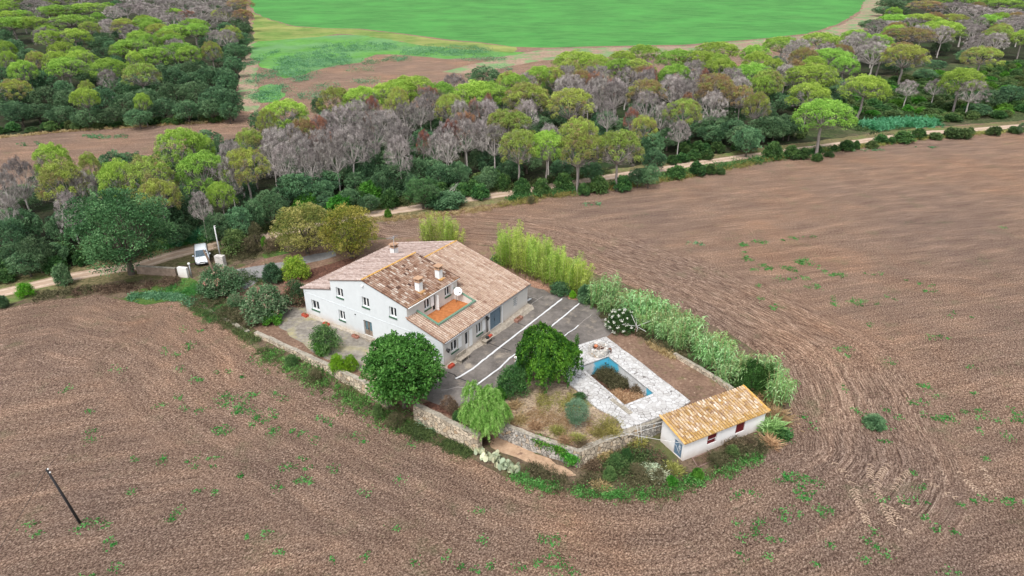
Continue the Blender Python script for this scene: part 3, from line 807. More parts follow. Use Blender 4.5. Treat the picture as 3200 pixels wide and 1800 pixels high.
wall_panel(wr, (0, LY, 0), (1, 0, 0), [(0, -.3), (LX, -.3), (LX, z_left(LY)), (0, z_left(LY))], [], .2, (0, -1, 0))
holes = [rect(2.82, 3.85, 4.2, 5.38), rect(4.2, 4.68, 3.5, 5.36), rect(6.35, 7.35, 4.3, 5.42)]
wall_panel(wr, (0, BY0, 0), (1, 0, 0), [(0, 3.3), (BX, 3.3), (BX, zb_right(BY0)), (0, zb_right(BY0))], holes, .2, (0, 1, 0))
wall_panel(wr, (BX, 0, 0), (0, 1, 0), [(BY0, 4.2), (BY1, 4.2), (BY1, zb_left(BY1)), (BYR, zb_right(BYR)), (BY0, zb_right(BY0))], [], .2, (-1, 0, 0))
wall_panel(wr, (0, BY1, 0), (1, 0, 0), [(0, 4.2), (BX, 4.2), (BX, zb_left(BY1)), (0, zb_left(BY1))], [], .2, (0, -1, 0))
wr.build('wall', M_wallr, house)

def window(org, ux, inn, w_, h_, leaves_=2, shutter=None, sill=True, parent=None, deep=.16, blank=False):
    """org: lower left corner on the wall face; parts: frame > pane, sill"""
    ux = Vector(ux); inn = Vector(inn); M = Matrix.Identity(4)
    M.col[0][:3] = ux; M.col[1][:3] = inn; M.col[2][:3] = (0, 0, 1); M.translation = Vector(org)
    f = MB(); t_ = .075
    f.box(0, w_, deep, deep + .06, 0, t_, M); f.box(0, w_, deep, deep + .06, h_ - t_, h_, M)
    f.box(0, t_, deep, deep + .06, t_, h_ - t_, M); f.box(w_ - t_, w_, deep, deep + .06, t_, h_ - t_, M)
    for i in range(1, leaves_):
        c = w_ * i / leaves_; f.box(c - .07, c + .07, deep - .01, deep + .05, t_, h_ - t_, M)
    fo = f.build('window', M_white, parent)
    g = MB(); g.box(.02, w_ - .02, deep + .07, deep + .09, .02, h_ - .02, M); g.build('pane', M_glass, fo)
    if sill:
        s_ = MB(); s_.box(-.06, w_ + .06, -.09, deep, -.16, -.004, M); s_.build('sill', M_sill, fo)
    if shutter:
        for sgn in shutter:
            s_ = MB(); x0 = w_ + .02 if sgn > 0 else -w_ * .5 - .02
            s_.box(x0, x0 + w_ * .5, -.05, -.004, 0, h_, M)
            for k in range(9): s_.box(x0 + .04, x0 + w_ * .5 - .04, -.062, -.05, .08 + k * h_ * .1, .12 + k * h_ * .1, M)
            s_.build('shutter', M_white, fo)
    return fo
for i, (a, b, z0, z1) in enumerate(wins_front):
    window((0, max(a, b), z0), (0, -1, 0), (1, 0, 0), abs(a - b), z1 - z0, 2, (-1,) if i == 3 else None, True, house)
for i, (a, b, z0, z1) in enumerate(wins_right):
    window((a, 0, z0), (1, 0, 0), (0, 1, 0), b - a, z1 - z0, 2, (1,), True, house)
window((2.82, BY0, 4.2), (1, 0, 0), (0, 1, 0), 1.03, 1.18, 2, (1,), True, house)
window((6.35, BY0, 4.3), (1, 0, 0), (0, 1, 0), 1.0, 1.12, 2, (1,), True, house)
# terrace door: dark opening with an open white leaf
d = MB(); d.box(4.2, 4.68, BY0 + .14, BY0 + .16, 3.5, 5.36); d.build('door', M_dark, house)
d = MB(); d.box(4.70, 4.75, BY0 - .45, BY0 - .01, 3.5, 5.34); d.build('door', M_white, house)
# front door: weathered double door with blue glass
d = MB(); d.box(10.2, 11.5, .12, .18, 0, 0)
d = MB(); M = Matrix(((0, 1, 0, 0), (1, 0, 0, 0), (0, 0, 1, 0), (0, 0, 0, 1)))
for y0, y1 in ((10.24, 10.82), (10.88, 11.46)):
    d.box(.14, .20, y0, y0 + .09, .37, 2.26); d.box(.14, .20, y1 - .09, y1, .37, 2.26); d.box(.14, .20, y0 + .09, y1 - .09, .37, 1.0); d.box(.14, .20, y0 + .09, y1 - .09, 2.15, 2.26)
do = d.build('door', M_wood, house)
g = MB(); g.box(.18, .22, 10.3, 11.4, .95, 2.2); g.build('pane', plain('bluish_glass', (.10, .17, .20), .2, .2), do)
h = MB(); h.box(.09, .14, 10.86, 10.9, 1.2, 1.35); h.build('handle', M_iron, do)
s_ = MB(); s_.box(-.55, -.004, 9.95, 11.75, 0, .32); s_.build('doorstep', M_step, house, bevel=.03)
# yard door: half open white
d = MB(); d.box(3.8, 4.4, .16, .2, .36, 2.4); do = d.build('door', M_glass, house)
d2 = MB(); d2.box(3.80, 3.87, .1, .155, .36, 2.4); d2.box(4.33, 4.40, .1, .155, .36, 2.4); d2.box(3.87, 4.33, .1, .155, 2.32, 2.4); d2.box(3.87, 4.33, .1, .155, .36, .85); d2.build('frame', M_white, do)
d2 = MB(); d2.box(4.45, 5.0, -.06, -.004, .4, 2.42); d2.build('shutter', M_white, do)
# garage door
d = MB(); d.box(8.4, 10.7, .14, .18, .42, 3.03)
for x in (8.45, 9.55, 10.6): d.box(x - .04, x + .04, .11, .14, .45, 3.0)
for z in (.5, 2.35, 2.95): d.box(8.49, 9.51, .115, .14, z - .04, z + .04); d.box(9.59, 10.56, .115, .14, z - .04, z + .04)
do = d.build('garage_door', M_garage, house)
h = MB(); h.box(9.4, 9.45, .07, .11, 1.3, 1.6); h.build('handle', M_iron, do)
s_ = MB(); s_.box(8.2, 8.38, -.05, -.003, .1, 3.2); s_.box(10.72, 10.9, -.05, -.003, .1, 3.2); s_.box(8.38, 10.72, -.05, -.003, 3.06, 3.2); s_.build('door_surround', M_white, house)
# barred window
f = MB(); f.box(13.27, 14.03, .16, .19, 1.37, 2.53); fo = f.build('window', M_dark, house)
g = MB()
for k in range(5): g.box(13.3 + k * .17, 13.34 + k * .17, .05, .09, 1.36, 2.54)
for k in range(5): g.box(13.26, 14.04, .03, .05, 1.42 + k * .26, 1.46 + k * .26)
g.build('grille', M_white, fo)
# roofs
def ax(u, v): return (u, v)
def skip_r(u, v):
    if u < BX + .0 and v > BY0 - .05: return True
    return 1.62 < u < 7.95 and v > 1.78 and v < BY0 + .2
slabs = [([(-.12, -.3, z_right(-.3)), (1.6, -.3, z_right(-.3)), (1.6, BY0, z_right(BY0)), (-.12, BY0, z_right(BY0))], .1),
         ([(1.6, -.3, z_right(-.3)), (7.96, -.3, z_right(-.3)), (7.96, 1.76, z_right(1.76)), (1.6, 1.76, z_right(1.76))], .1),
         ([(7.96, -.3, z_right(-.3)), (LX + .15, -.3, z_right(-.3)), (LX + .15, BY0, z_right(BY0)), (7.96, BY0, z_right(BY0))], .1),
         ([(8.6, BY0, z_right(BY0)), (LX + .15, BY0, z_right(BY0)), (LX + .15, ZRidge, z_right(ZRidge)), (8.6, ZRidge, z_right(ZRidge))], .1)]
tiles('roof', M_t_right, house, -.15, LX + .2, -.34, ZRidge, lambda u, v: z_right(v), ax, .29, .40, skip_r, 3, [((8.65, ZRidge, z_right(ZRidge) + .03), (LX + .2, ZRidge, z_right(ZRidge) + .03))], slab_polys=slabs)
slabs = [([(-.1, LY + .4, z_left(LY + .4)), (-.1, BY1, z_left(BY1)), (8.6, BY1, z_left(BY1)), (8.6, ZRidge, z_left(ZRidge)), (LX + .15, ZRidge, z_left(ZRidge)), (LX + .15, LY + .4, z_left(LY + .4))], .1)]
tiles('roof', M_t_left, house, -.15, LX + .2, LY + .45, ZRidge, lambda u, v: z_left(v), ax, .29, .40, lambda u, v: u < BX + .02 and v < BY1, 4, None, slab_polys=slabs)
slabs = [([(-.1, BY0 - .28, zb_right(BY0 - .28)), (BX + .1, BY0 - .28, zb_right(BY0 - .28)), (BX + .1, BYR, zb_right(BYR)), (-.1, BYR, zb_right(BYR))], .09)]
tiles('roof', M_t_block, house, -.12, BX + .12, BY0 - .32, BYR, lambda u, v: zb_right(v), ax, .29, .42, None, 5, [((-.1, BYR, zb_right(BYR) + .03), (BX + .15, BYR, zb_right(BYR) + .03))],
      tint_fn=lambda r_, i, j: min(1, max(0, .58 + r_.normal() * .19)), slab_polys=slabs)
slabs = [([(-.1, BY1 + .2, zb_left(BY1 + .2)), (BX + .1, BY1 + .2, zb_left(BY1 + .2)), (BX + .1, BYR, zb_left(BYR)), (-.1, BYR, zb_left(BYR))], .09)]
tiles('roof', M_t_left, house, -.12, BX + .12, BY1 + .25, BYR, lambda u, v: zb_left(v), ax, .29, .40, None, 6, None, slab_polys=slabs)
# terrace
t_ = MB(); t_.box(1.5, 8.05, 1.7, BY0 - .004, 3.2, 3.44); t_.build('terrace_floor', M_terr, house)
t_ = MB()
def sl_box(x0, x1, y0, y1, zb, dz):
    t_.add([(x0, y0, zb), (x1, y0, zb), (x1, y1, zb), (x0, y1, zb), (x0, y0, z_right(y0) + dz), (x1, y0, z_right(y0) + dz), (x1, y1, z_right(y1) + dz), (x0, y1, z_right(y1) + dz)],
           [(0, 3, 2, 1), (4, 5, 6, 7), (0, 1, 5, 4), (1, 2, 6, 5), (2, 3, 7, 6), (3, 0, 4, 7)])
sl_box(1.5, 1.66, 1.86, BY0 - .004, 3.1, .2); sl_box(7.89, 8.05, 1.86, BY0 - .004, 3.1, .2); t_.box(1.5, 8.05, 1.70, 1.86, 3.1, z_right(1.78) + .2)
t_.build('parapet', M_wallr, house)
t_ = MB()
def cap(x0, x1, y0, y1):
    a = .2; b = .27
    t_.add([(x0, y0, z_right(y0) + a), (x1, y0, z_right(y0) + a), (x1, y1, z_right(y1) + a), (x0, y1, z_right(y1) + a), (x0, y0, z_right(y0) + b), (x1, y0, z_right(y0) + b), (x1, y1, z_right(y1) + b), (x0, y1, z_right(y1) + b)],
           [(0, 3, 2, 1), (4, 5, 6, 7), (0, 1, 5, 4), (1, 2, 6, 5), (2, 3, 7, 6), (3, 0, 4, 7)])
cap(1.44, 1.70, 1.9, BY0 - .01); cap(7.85, 8.11, 1.9, BY0 - .01)
t_.box(1.44, 8.11, 1.64, 1.895, z_right(1.7) + .21, z_right(1.9) + .28)
t_.build('coping', M_gtile, house)
# chimneys (parts of the house)
def chimney(x, y, zb, h, s, brick=True):
    m = MB(); m.box(x - s / 2, x + s / 2, y - s / 2, y + s / 2, zb - .35, zb + h); c = m.build('chimney', M_chim, house, bevel=.02)
    k = MB(); k.box(x - s / 2 - .07, x + s / 2 + .07, y - s / 2 - .07, y + s / 2 + .07, zb + h + .003, zb + h + .09)
    for dx in (-1, 1):
        for dy in (-1, 1): k.box(x + dx * s * .38 - .06, x + dx * s * .38 + .06, y + dy * s * .38 - .06, y + dy * s * .38 + .06, zb + h + .09, zb + h + .38)
    k.box(x - s / 2 - .12, x + s / 2 + .12, y - s / 2 - .12, y + s / 2 + .12, zb + h + .38, zb + h + .46)
    k.build('cap', M_brick, c)
    if brick:
        f = MB(); f.box(x - s / 2 - .10, x + s / 2 + .10, y - s / 2 - .35, y + s / 2 + .05, zb - .25, zb + .07); f.build('flashing', M_ridge, c)
chimney(3.25, 5.75, zb_right(5.75), 1.15, .62); chimney(6.85, 5.9, zb_right(5.9), 1.15, .62)
chimney(10.8, 16.4, z_left(16.4), 1.3, .72)
# gutters, downpipes, eave lines
g = MB()
g.tube([(-.1, -.42, z_right(-.34) - .03), (LX + .15, -.42, z_right(-.34) - .03)], .055, 6)
g.build('gutter', M_gray, house)
g = MB(); g.tube([(7.75, -.06, .2), (7.75, -.06, 3.15)], .05, 6); g.build('downpipe', M_iron, house)
g = MB(); g.tube([(7.98, -.06, .2), (7.98, -.06, 3.15)], .045, 6); g.build('downpipe', M_white, house)
g = MB(); g.tube([(-.1, BY0 - .33, zb_right(BY0 - .33) - .03), (BX + .1, BY0 - .33, zb_right(BY0 - .33) - .03)], .05, 6); g.build('gutter', M_white, house)
g = MB(); g.lathe([(0, .1), (.1, .08), (.13, 0), (.1, -.08), (0, -.1)], 10, (-.13, 10.95, 6.7)); g.box(-.06, -.004, 10.9, 11.0, 6.65, 6.75); g.build('wall_lamp', M_white, house)
g = MB(); g.box(-.09, -.004, 12.6, 12.75, 2.55, 2.63); g.build('wall_lamp', M_iron, house)
# raised apron along the yard wall and plinth on the front
g = MB(); n_ = 22; vs = []
rr = random.Random(5)
for i in range(n_ + 1):
    x = LX * i / n_; zz = .04 + .45 * (i / n_) ** .8; wdt = .5 + .5 * (i / n_) + rr.uniform(-.08, .08)
    vs += [(x, -.004, zz + .06), (x, -wdt * .7, zz), (x, -wdt, .02)]
g.add(vs, [(3 * i + k, 3 * i + k + 1, 3 * i + k + 4, 3 * i + k + 3) for i in range(n_) for k in range(2)])
g.build('apron', M_step, house, recalc=False)
g = MB(); vs = []
for i in range(n_ + 1):
    y = LY * i / n_; zz = .22 + rr.uniform(-.04, .04)
    vs += [(-.004, y, zz), (-.22 + rr.uniform(-.04, .04), y, zz - .08), (-.4, y, .02)]
g.add(vs, [(3 * i + k, 3 * i + 3 + k, 3 * i + k + 4, 3 * i + k + 1) for i in range(n_) for k in range(2)])
g.build('apron', M_step, house, recalc=False)

def hp(b, a, z=0):
    return HM @ Vector((b, a, z))
# satellite dish, aerial, lanterns, planters: things of their own
dish = empty('satellite_dish', hp(6.55, 3.9, 3.44), HA, 'round white satellite dish on the roof terrace parapet', 'satellite dish')
m = MB(); prof = [(.0, .0), (.2, .03), (.36, .09), (.48, .17)]
m.lathe(prof, 24); dm = m.build('reflector', M_white, dish, (0.9, -.2, 1.45), (R(62), 0, R(-52)))
so_ = dm.modifiers.new('solid', 'SOLIDIFY'); so_.thickness = .02
m = MB(); m.tube([(.9, .1, 0), (.9, .05, 1.35)], .035, 6); m.build('mast', M_gray, dish)
m = MB(); m.tube([(.9, -.1, 1.2), (.55, -.75, 1.6)], .018, 5); m.box(.48, .6, -.82, -.7, 1.56, 1.66); m.build('feed_arm', M_iron, dish)
ant = empty('tv_aerial', hp(10.2, 15.75, z_left(15.75)), HA, 'tall thin television aerial beside the rear chimney', 'aerial')
m = MB(); m.tube([(0, 0, -.2), (0, 0, 3.0)], .035, 5); m.build('mast', M_gray, ant)
m = MB(); m.tube([(-.7, .5, 2.75), (.5, -.3, 2.95)], .02, 4)
for k in range(8): q = -.65 + k * .15; m.tube([(q - .2, .47 - k * .09 - .3, 2.76 + k * .025), (q + .2, .47 - k * .09 + .3, 2.76 + k * .025)], .012, 4)
m.tube([(-.2, .3, 2.5), (.3, .1, 2.7)], .05, 5)
m.build('antenna', M_gray, ant)
def lantern(p, rz, lab):
    e = empty('wall_lantern', p, rz, lab, 'lantern', 'dark iron lanterns on the house walls')
    m = MB(); m.lathe([(0, .22), (.24, .08), (.25, .04), (.16, 0), (.12, -.22), (0, -.26)], 10, (0, -.28, 0)); m.build('shade', M_iron, e)
    m = MB(); m.tube([(0, 0, .1), (0, -.15, .26), (0, -.28, .2)], .02, 5); m.build('bracket', M_iron, e)
lantern(hp(.52, 0, 2.0), HA, 'dark iron wall lantern nearest the house corner on the yard side')
lantern(hp(7.6, 0, 2.55), HA, 'dark iron wall lantern beside the downpipes left of the garage door')
lantern(hp(0, 4.1, 2.35), HA - math.pi / 2, 'dark iron wall lantern by the shuttered window above the round tree')
def planter(p, rz, l, w_, h_, mat, lab, plants=True, name='planter'):
    e = empty(name, p, rz, lab, 'planter', 'planters standing along the farmhouse walls')
    m = MB(); t = .05
    m.box(-l / 2, l / 2, -w_ / 2, -w_ / 2 + t, 0, h_); m.box(-l / 2, l / 2, w_ / 2 - t, w_ / 2, 0, h_); m.box(-l / 2, -l / 2 + t, -w_ / 2 + t, w_ / 2 - t, 0, h_); m.box(l / 2 - t, l / 2, -w_ / 2 + t, w_ / 2 - t, 0, h_)
    m.box(-l / 2 + t, l / 2 - t, -w_ / 2 + t, w_ / 2 - t, .01, h_ * .75)
    m.build('box', mat, e, bevel=.012)
    if plants:
        f = Fol(7); f.shell((0, 0, h_), .18, 90, .12, .03, .4, up=.8, squash=.8); link_mesh('plant', f.mesh('plant'), M_dryleaf, e)
M_dryleaf = leaf_mat('dry_leaf', [(0, (.12, .07, .03)), (.5, (.30, .20, .09)), (1, (.42, .32, .16))])
planter(hp(.55, -.55), HA, .75, .4, .34, M_red, 'bright red planter at the near corner of the house', False)
planter(hp(-.55, 20.9), HA + 1.57, .85, .42, .34, M_red, 'red planter at the far left corner of the house front')
planter(hp(-.6, 17.2), HA + 1.57, .8, .4, .32, M_red, 'red planter between the far left windows, behind the small round bush')
planter(hp(-.7, 12.3), HA + 1.57, .9, .4, .3, plain('faded_terracotta', (.36, .16, .12), .85, .2), 'faded pink planter left of the weathered front door')
planter(hp(12.9, -.95), HA, 1.3, .5, .38, plain('old_terracotta', (.30, .16, .12), .9, .25), 'long terracotta trough under the barred window')
def bench(p, rz, lab):
    e = empty('stone_bench', p, rz, lab, 'bench', 'stone benches against the yard wall')
    m = MB(); m.box(-.85, .85, -.28, .28, .42, .52); m.build('seat', M_step, e, bevel=.02)
    for s in (-1, 1):
        m = MB(); m.box(s * .62 - .1, s * .62 + .1, -.22, .22, 0, .415); m.build('leg', M_step, e, bevel=.02)
    m = MB(); m.box(-.8, .8, .30, .40, .3, .95); m.build('backrest', M_step, e, bevel=.02)
bench(hp(2.3, -.85), HA, 'pale stone bench under the first yard window, nearest the house corner')
bench(hp(6.9, -.8), HA, 'pale stone bench with pots on it under the second yard window')
e = empty('flower_pot', hp(7.3, -.8, .52), HA, 'red flower box standing on the stone bench', 'pot')
m = MB(); m.box(-.28, .28, -.14, .14, 0, .2); m.build('box', M_red, e, bevel=.02)
m = MB(); m.lathe([(0, 0), (.12, 0), (.2, .12), (.2, .26), (.16, .28), (.15, .24), (0, .24)], 12); o = m.build('flower_pot', M_iron, None, hp(6.75, -.8, .52)); tag(o, 'round black pot standing on the stone bench', 'pot')

# ------------------------------------------------------------------ the shed
SA = R(27.75); S0 = Vector((15.35, 47.88, -1.6))
shed = empty('shed', S0, SA, 'low whitewashed shed with a lichen yellow tile roof and maroon shutters', 'shed')
SL, SW, SE, SB = 9.85, 3.15, 2.12, 2.72
def zs(y): return SE + (SB - SE) * (y / SW)
m = MB()
sw = [(2.72, 3.84, .76, 1.92), (6.17, 7.3, .74, 1.95)]
wall_panel(m, (0, 0, 0), (1, 0, 0), [(0, -.3), (SL, -.3), (SL, SE), (0, SE)], [rect(*q) for q in sw], .16, (0, 1, 0))
wall_panel(m, (0, 0, 0), (0, 1, 0), [(0, -.3), (SW, -.3), (SW, SB), (0, SE)], [rect(.27, 1.33, .02, 1.64)], .14, (1, 0, 0))
wall_panel(m, (SL, 0, 0), (0, 1, 0), [(0, -.3), (SW, -.3), (SW, SB), (0, SE)], [], .14, (-1, 0, 0))
wall_panel(m, (0, SW, 0), (1, 0, 0), [(0, -.3), (SL, -.3), (SL, SB), (0, SB)], [], .14, (0, -1, 0))
m.build('wall', M_shedwall, shed)
for i, q in enumerate(sw):
    m = MB(); m.box(q[0] + .01, q[1] - .01, .08, .12, q[2] + .01, q[3] - .01)
    for k in range(10): m.box(q[0] + .06, q[1] - .06, .06, .08, q[2] + .08 + k * .112, q[2] + .12 + k * .112)
    so_ = m.build('shutter', M_maroon, shed)
    if i == 0:
        k = MB(); k.tube([(q[0] + .1, .03, q[2] + .5), (q[1] - .15, .03, q[2] + .5)], .02, 5); k.tube([(q[1] - .12, .03, q[2] + .05), (q[1] - .12, .03, q[2] + .6)], .02, 5); k.build('latch', M_white, so_)
m = MB(); m.box(.09, .13, .29, 1.31, .03, 1.62); d_ = m.build('door', M_blued, shed)
m = MB(); rr = random.Random(8)
for k in range(7):
    y = .35 + .12 * k; m.tube([(.07, .8 + rr.uniform(-.3, .3), .35 + rr.uniform(-.1, .3)), (.07, .4 + rr.uniform(0, .8), .9 + rr.uniform(0, .6))], .012, 4)
m.build('grille', M_white, d_)
tiles('roof', M_t_shed, shed, -.22, SL + .25, -.28, SW + .22, lambda u, v: zs(v) + .06, ax, .31, .42, None, 9,
      [((-.2, -.25, zs(-.25) + .12), (-.2, SW + .2, zs(SW + .2) + .12)), ((SL + .22, -.25, zs(-.25) + .12), (SL + .22, SW + .2, zs(SW + .2) + .12))],
      tint_fn=lambda r_, i, j: min(1, max(0, .62 + r_.normal() * .22)), slab_polys=[([(-.2, -.22, zs(-.22) + .055), (SL + .22, -.22, zs(-.22) + .055), (SL + .22, SW + .2, zs(SW + .2) + .055), (-.2, SW + .2, zs(SW + .2) + .055)], .06)])
# ------------------------------------------------------------------ patio and pool
def paving_mat():
    m, t, b = new_mat('white_crazy_paving')
    tc = N(t, 'ShaderNodeTexCoord'); v = tc.outputs['Object']
    dn = noise(t, 1.5, 3, .5, v); ad = N(t, 'ShaderNodeVectorMath', operation='ADD'); sc_ = N(t, 'ShaderNodeVectorMath', operation='SCALE'); sc_.inputs['Scale'].default_value = .12
    t.links.new(dn.outputs[1], sc_.inputs[0]); t.links.new(v, ad.inputs[0]); t.links.new(sc_.outputs[0], ad.inputs[1])
    vo = N(t, 'ShaderNodeTexVoronoi', feature='DISTANCE_TO_EDGE'); vo.inputs['Scale'].default_value = 2.2; t.links.new(ad.outputs[0], vo.inputs['Vector'])
    vc = N(t, 'ShaderNodeTexVoronoi'); vc.inputs['Scale'].default_value = 2.2; t.links.new(ad.outputs[0], vc.inputs['Vector'])
    bw = N(t, 'ShaderNodeSeparateColor'); t.links.new(vc.outputs['Color'], bw.inputs[0])
    st = ramp(t, [(0, (.40, .385, .37)), (.5, (.485, .475, .465)), (1, (.55, .545, .54))]); t.links.new(bw.outputs[0], st.inputs[0])
    n = noise(t, 9, 4, .7, v); gn = noise(t, .7, 4, .6, v)
    th = math_(t, 'ADD', vo.outputs['Distance'], math_(t, 'MULTIPLY', math_(t, 'SUBTRACT', n.outputs[0], .5), .10))
    th = math_(t, 'ADD', th, math_(t, 'MULTIPLY', math_(t, 'SUBTRACT', gn.outputs[0], .5), .16))
    k = N(t, 'ShaderNodeMapRange'); k.inputs[1].default_value = .0; k.inputs[2].default_value = .05; t.links.new(th, k.inputs[0])
    c = mixc(t, k.outputs[0], (.13, .115, .105), st.outputs[0])
    sp = noise(t, 5, 3, .6, v); sr = ramp(t, [(.66, g3(0)), (.70, g3(.8))]); t.links.new(sp.outputs[0], sr.inputs[0])
    c = mixc(t, sr.outputs[0], c, (.25, .23, .21))
    t.links.new(c, b.inputs['Base Color']); b.inputs['Roughness'].default_value = .85
    bump(t, b, k.outputs[0], .5, .03)
    return m
def rubble_mat(name, pale=(.50, .42, .32), dark=(.10, .08, .06), s=2.6):
    m, t, b = new_mat(name)
    tc = N(t, 'ShaderNodeTexCoord'); v = tc.outputs['Object']
    vo = N(t, 'ShaderNodeTexVoronoi', feature='DISTANCE_TO_EDGE'); vo.inputs['Scale'].default_value = s; t.links.new(v, vo.inputs['Vector'])
    vc = N(t, 'ShaderNodeTexVoronoi'); vc.inputs['Scale'].default_value = s; t.links.new(v, vc.inputs['Vector'])
    bw = N(t, 'ShaderNodeSeparateColor'); t.links.new(vc.outputs['Color'], bw.inputs[0])
    st = ramp(t, [(0, tuple(x * .62 for x in pale)), (.5, pale), (.8, tuple(min(1, x * 1.3) for x in pale)), (1, (.42, .30, .19))]); t.links.new(bw.outputs[0], st.inputs[0])
    n = noise(t, 8, 4, .7, v)
    th = math_(t, 'ADD', vo.outputs['Distance'], math_(t, 'MULTIPLY', math_(t, 'SUBTRACT', n.outputs[0], .5), .08))
    k = N(t, 'ShaderNodeMapRange'); k.inputs[1].default_value = .0; k.inputs[2].default_value = .07; t.links.new(th, k.inputs[0])
    c = mixc(t, k.outputs[0], dark, st.outputs[0])
    r2 = ramp(t, [(.3, g3(.7)), (.7, g3(1.2))]); t.links.new(n.outputs[0], r2.inputs[0]); c = mixc(t, 1.0, c, r2.outputs[0], 'MULTIPLY')
    t.links.new(c, b.inputs['Base Color']); b.inputs['Roughness'].default_value = .95
    bump(t, b, k.outputs[0], .9, .08)
    return m
M_pave = paving_mat()
M_rub = rubble_mat('honey_rubble_stone')
M_rubg = rubble_mat('grey_rubble_stone', (.40, .375, .34), (.09, .085, .075), 3.0)
M_walltop = ground_mat('lichened_wall_top', (.17, .15, .12), (.44, .40, .33), 3.5, (.8, 1.15), .6, (.3, .7), .5, .05)
M_poolblue = None
def pool_mat():
    m, t, b = new_mat('peeling_pool_paint')
    tc = N(t, 'ShaderNodeTexCoord'); v = tc.outputs['Object']
    at = N(t, 'ShaderNodeAttribute', attribute_name='blue')
    n = noise(t, 1.2, 6, .75, v)
    k = N(t, 'ShaderNodeMapRange'); k.inputs[1].default_value = .45; k.inputs[2].default_value = .52
    t.links.new(math_(t, 'ADD', math_(t, 'MULTIPLY', n.outputs[0], .35), math_(t, 'MULTIPLY', at.outputs['Fac'], .6)), k.inputs[0])
    w_ = ramp(t, [(.3, (.45, .44, .42)), (.7, (.70, .71, .72))]); t.links.new(n.outputs[0], w_.inputs[0])
    c = mixc(t, k.outputs[0], w_.outputs[0], (.09, .44, .62))
    t.links.new(c, b.inputs['Base Color']); b.inputs['Roughness'].default_value = .8
    return m
PATIO = [(1761, 1097), (1893, 1055), (1927, 1080), (2010, 1142), (2089, 1204), (2158, 1258), (2120, 1282), (2066, 1302), (1993, 1331), (1946, 1346), (1928, 1312), (1900, 1296), (1868, 1280), (1820, 1240), (1781, 1205), (1745, 1150)]
PZ = .16
def patio():
    e = empty('pool_patio', P(1935, 1200, YZ), 0, 'white crazy paved patio round the empty swimming pool', 'patio')
    o = Vector(e.location)
    outer = [(a - o.x, b - o.y) for a, b in roughen(wpoly(PATIO, 0), 1.0, .07, 5)]; hole = [(a - o.x, b - o.y) for a, b in pool_w]
    bm = bmesh.new(); top = [bm.verts.new((p[0], p[1], PZ - YZ)) for p in outer + hole]; bot = [bm.verts.new((p[0], p[1], -.02)) for p in outer + hole]
    for t_ in tessellate_polygon([[Vector((p[0], p[1], 0)) for p in l] for l in (outer, hole)]): bm.faces.new([top[i] for i in t_])
    n = len(outer)
    for i in range(n): bm.faces.new([top[i], bot[i], bot[(i + 1) % n], top[(i + 1) % n]])
    for i in range(4): j = (i + 1) % 4; bm.faces.new([top[n + i], top[n + j], bot[n + j], bot[n + i]])
    bmesh.ops.recalc_face_normals(bm, faces=bm.faces)
    for f in bm.faces:
        if abs(f.normal.z) > .9 and f.normal.z < 0: f.normal_flip()
    me = bpy.data.meshes.new('paving'); bm.to_mesh(me); bm.free(); link_mesh('paving', me, M_pave, e)
    # grey slab notch near the steps
    a = P(1905, 1245, PZ); b = P(1975, 1292, PZ)
    return e
patio()
def pool():
    e = empty('swimming_pool', P(1925, 1190, 0), 0, 'empty overgrown swimming pool with peeling blue and white walls', 'swimming pool')
    o = Vector(e.location); pw = [Vector((a - o.x, b - o.y, 0)) for a, b in pool_w]
    zt, zb = PZ + .02, -1.45
    V = []; F = []; BL = []
    def blue(i, q):
        # the paint survives at the far corner, the left tip and the right corner
        d = [((1812, 1150), .35), ((1901, 1119), 1.35), ((2042, 1234), .75)]
        p = pw[i].lerp(pw[(i + 1) % 4], q); best = 0
        for (px, rr_) in d:
            c = P(px[0], px[1], 0) - o; best = max(best, 1.15 - Vector((p.x - c.x, p.y - c.y)).length / rr_ * .45)
        return max(0, min(1, best))
    for i in range(4):
        a, b = pw[i], pw[(i + 1) % 4]; n = 14; b0 = len(V)
        for k in range(n + 1):
            p = a.lerp(b, k / n)
            V += [(p.x, p.y, zt), (p.x, p.y, zb)]; BL += [blue(i, k / n)] * 2
        F += [(b0 + 2 * k, b0 + 2 * k + 1, b0 + 2 * k + 3, b0 + 2 * k + 2) for k in range(n)]
    me = bpy.data.meshes.new('pool_wall'); me.from_pydata(V, [], F)
    z_ = me.attributes.new('blue', 'FLOAT', 'POINT'); z_.data.foreach_set('value', np.array(BL, dtype=np.float32)); me.update()
    link_mesh('pool_wall', me, pool_mat(), e)
    m = MB(); m.add([(p.x, p.y, zb) for p in pw], [(0, 1, 2, 3)]); m.build('pool_floor', M_mulch, e, recalc=False)
    rim = MB()
    for i in range(4):
        a, b = pw[i], pw[(i + 1) % 4]; c = sum(pw, Vector()) / 4
        d = (b - a).normalized(); n_ = Vector((-d.y, d.x, 0)); n_ = n_ if (a + n_ - c).length > (a - c).length else -n_
        q = [a, b, b + n_ * .3, a + n_ * .3]
        rim.add([(p.x, p.y, PZ + .004) for p in q] + [(p.x, p.y, PZ + .05) for p in q], [(0, 3, 2, 1), (4, 5, 6, 7), (0, 1, 5, 4), (1, 2, 6, 5), (2, 3, 7, 6), (3, 0, 4, 7)])
    rim.build('rim', M_pave, e)
pool()
# grey slab set in the patio
q = [P(a, b, PZ + .004) for a, b in ((1905, 1249), (1918, 1243), (1978, 1290), (1966, 1296))]
m = MB(); m.add(q + [p + Vector((0, 0, .04)) for p in q], [(0, 3, 2, 1), (4, 5, 6, 7), (0, 1, 5, 4), (1, 2, 6, 5), (2, 3, 7, 6), (3, 0, 4, 7)])
tag(m.build('stone_slab', M_walltop), 'long grey slab set in the white paving at the near corner of the pool', 'slab')
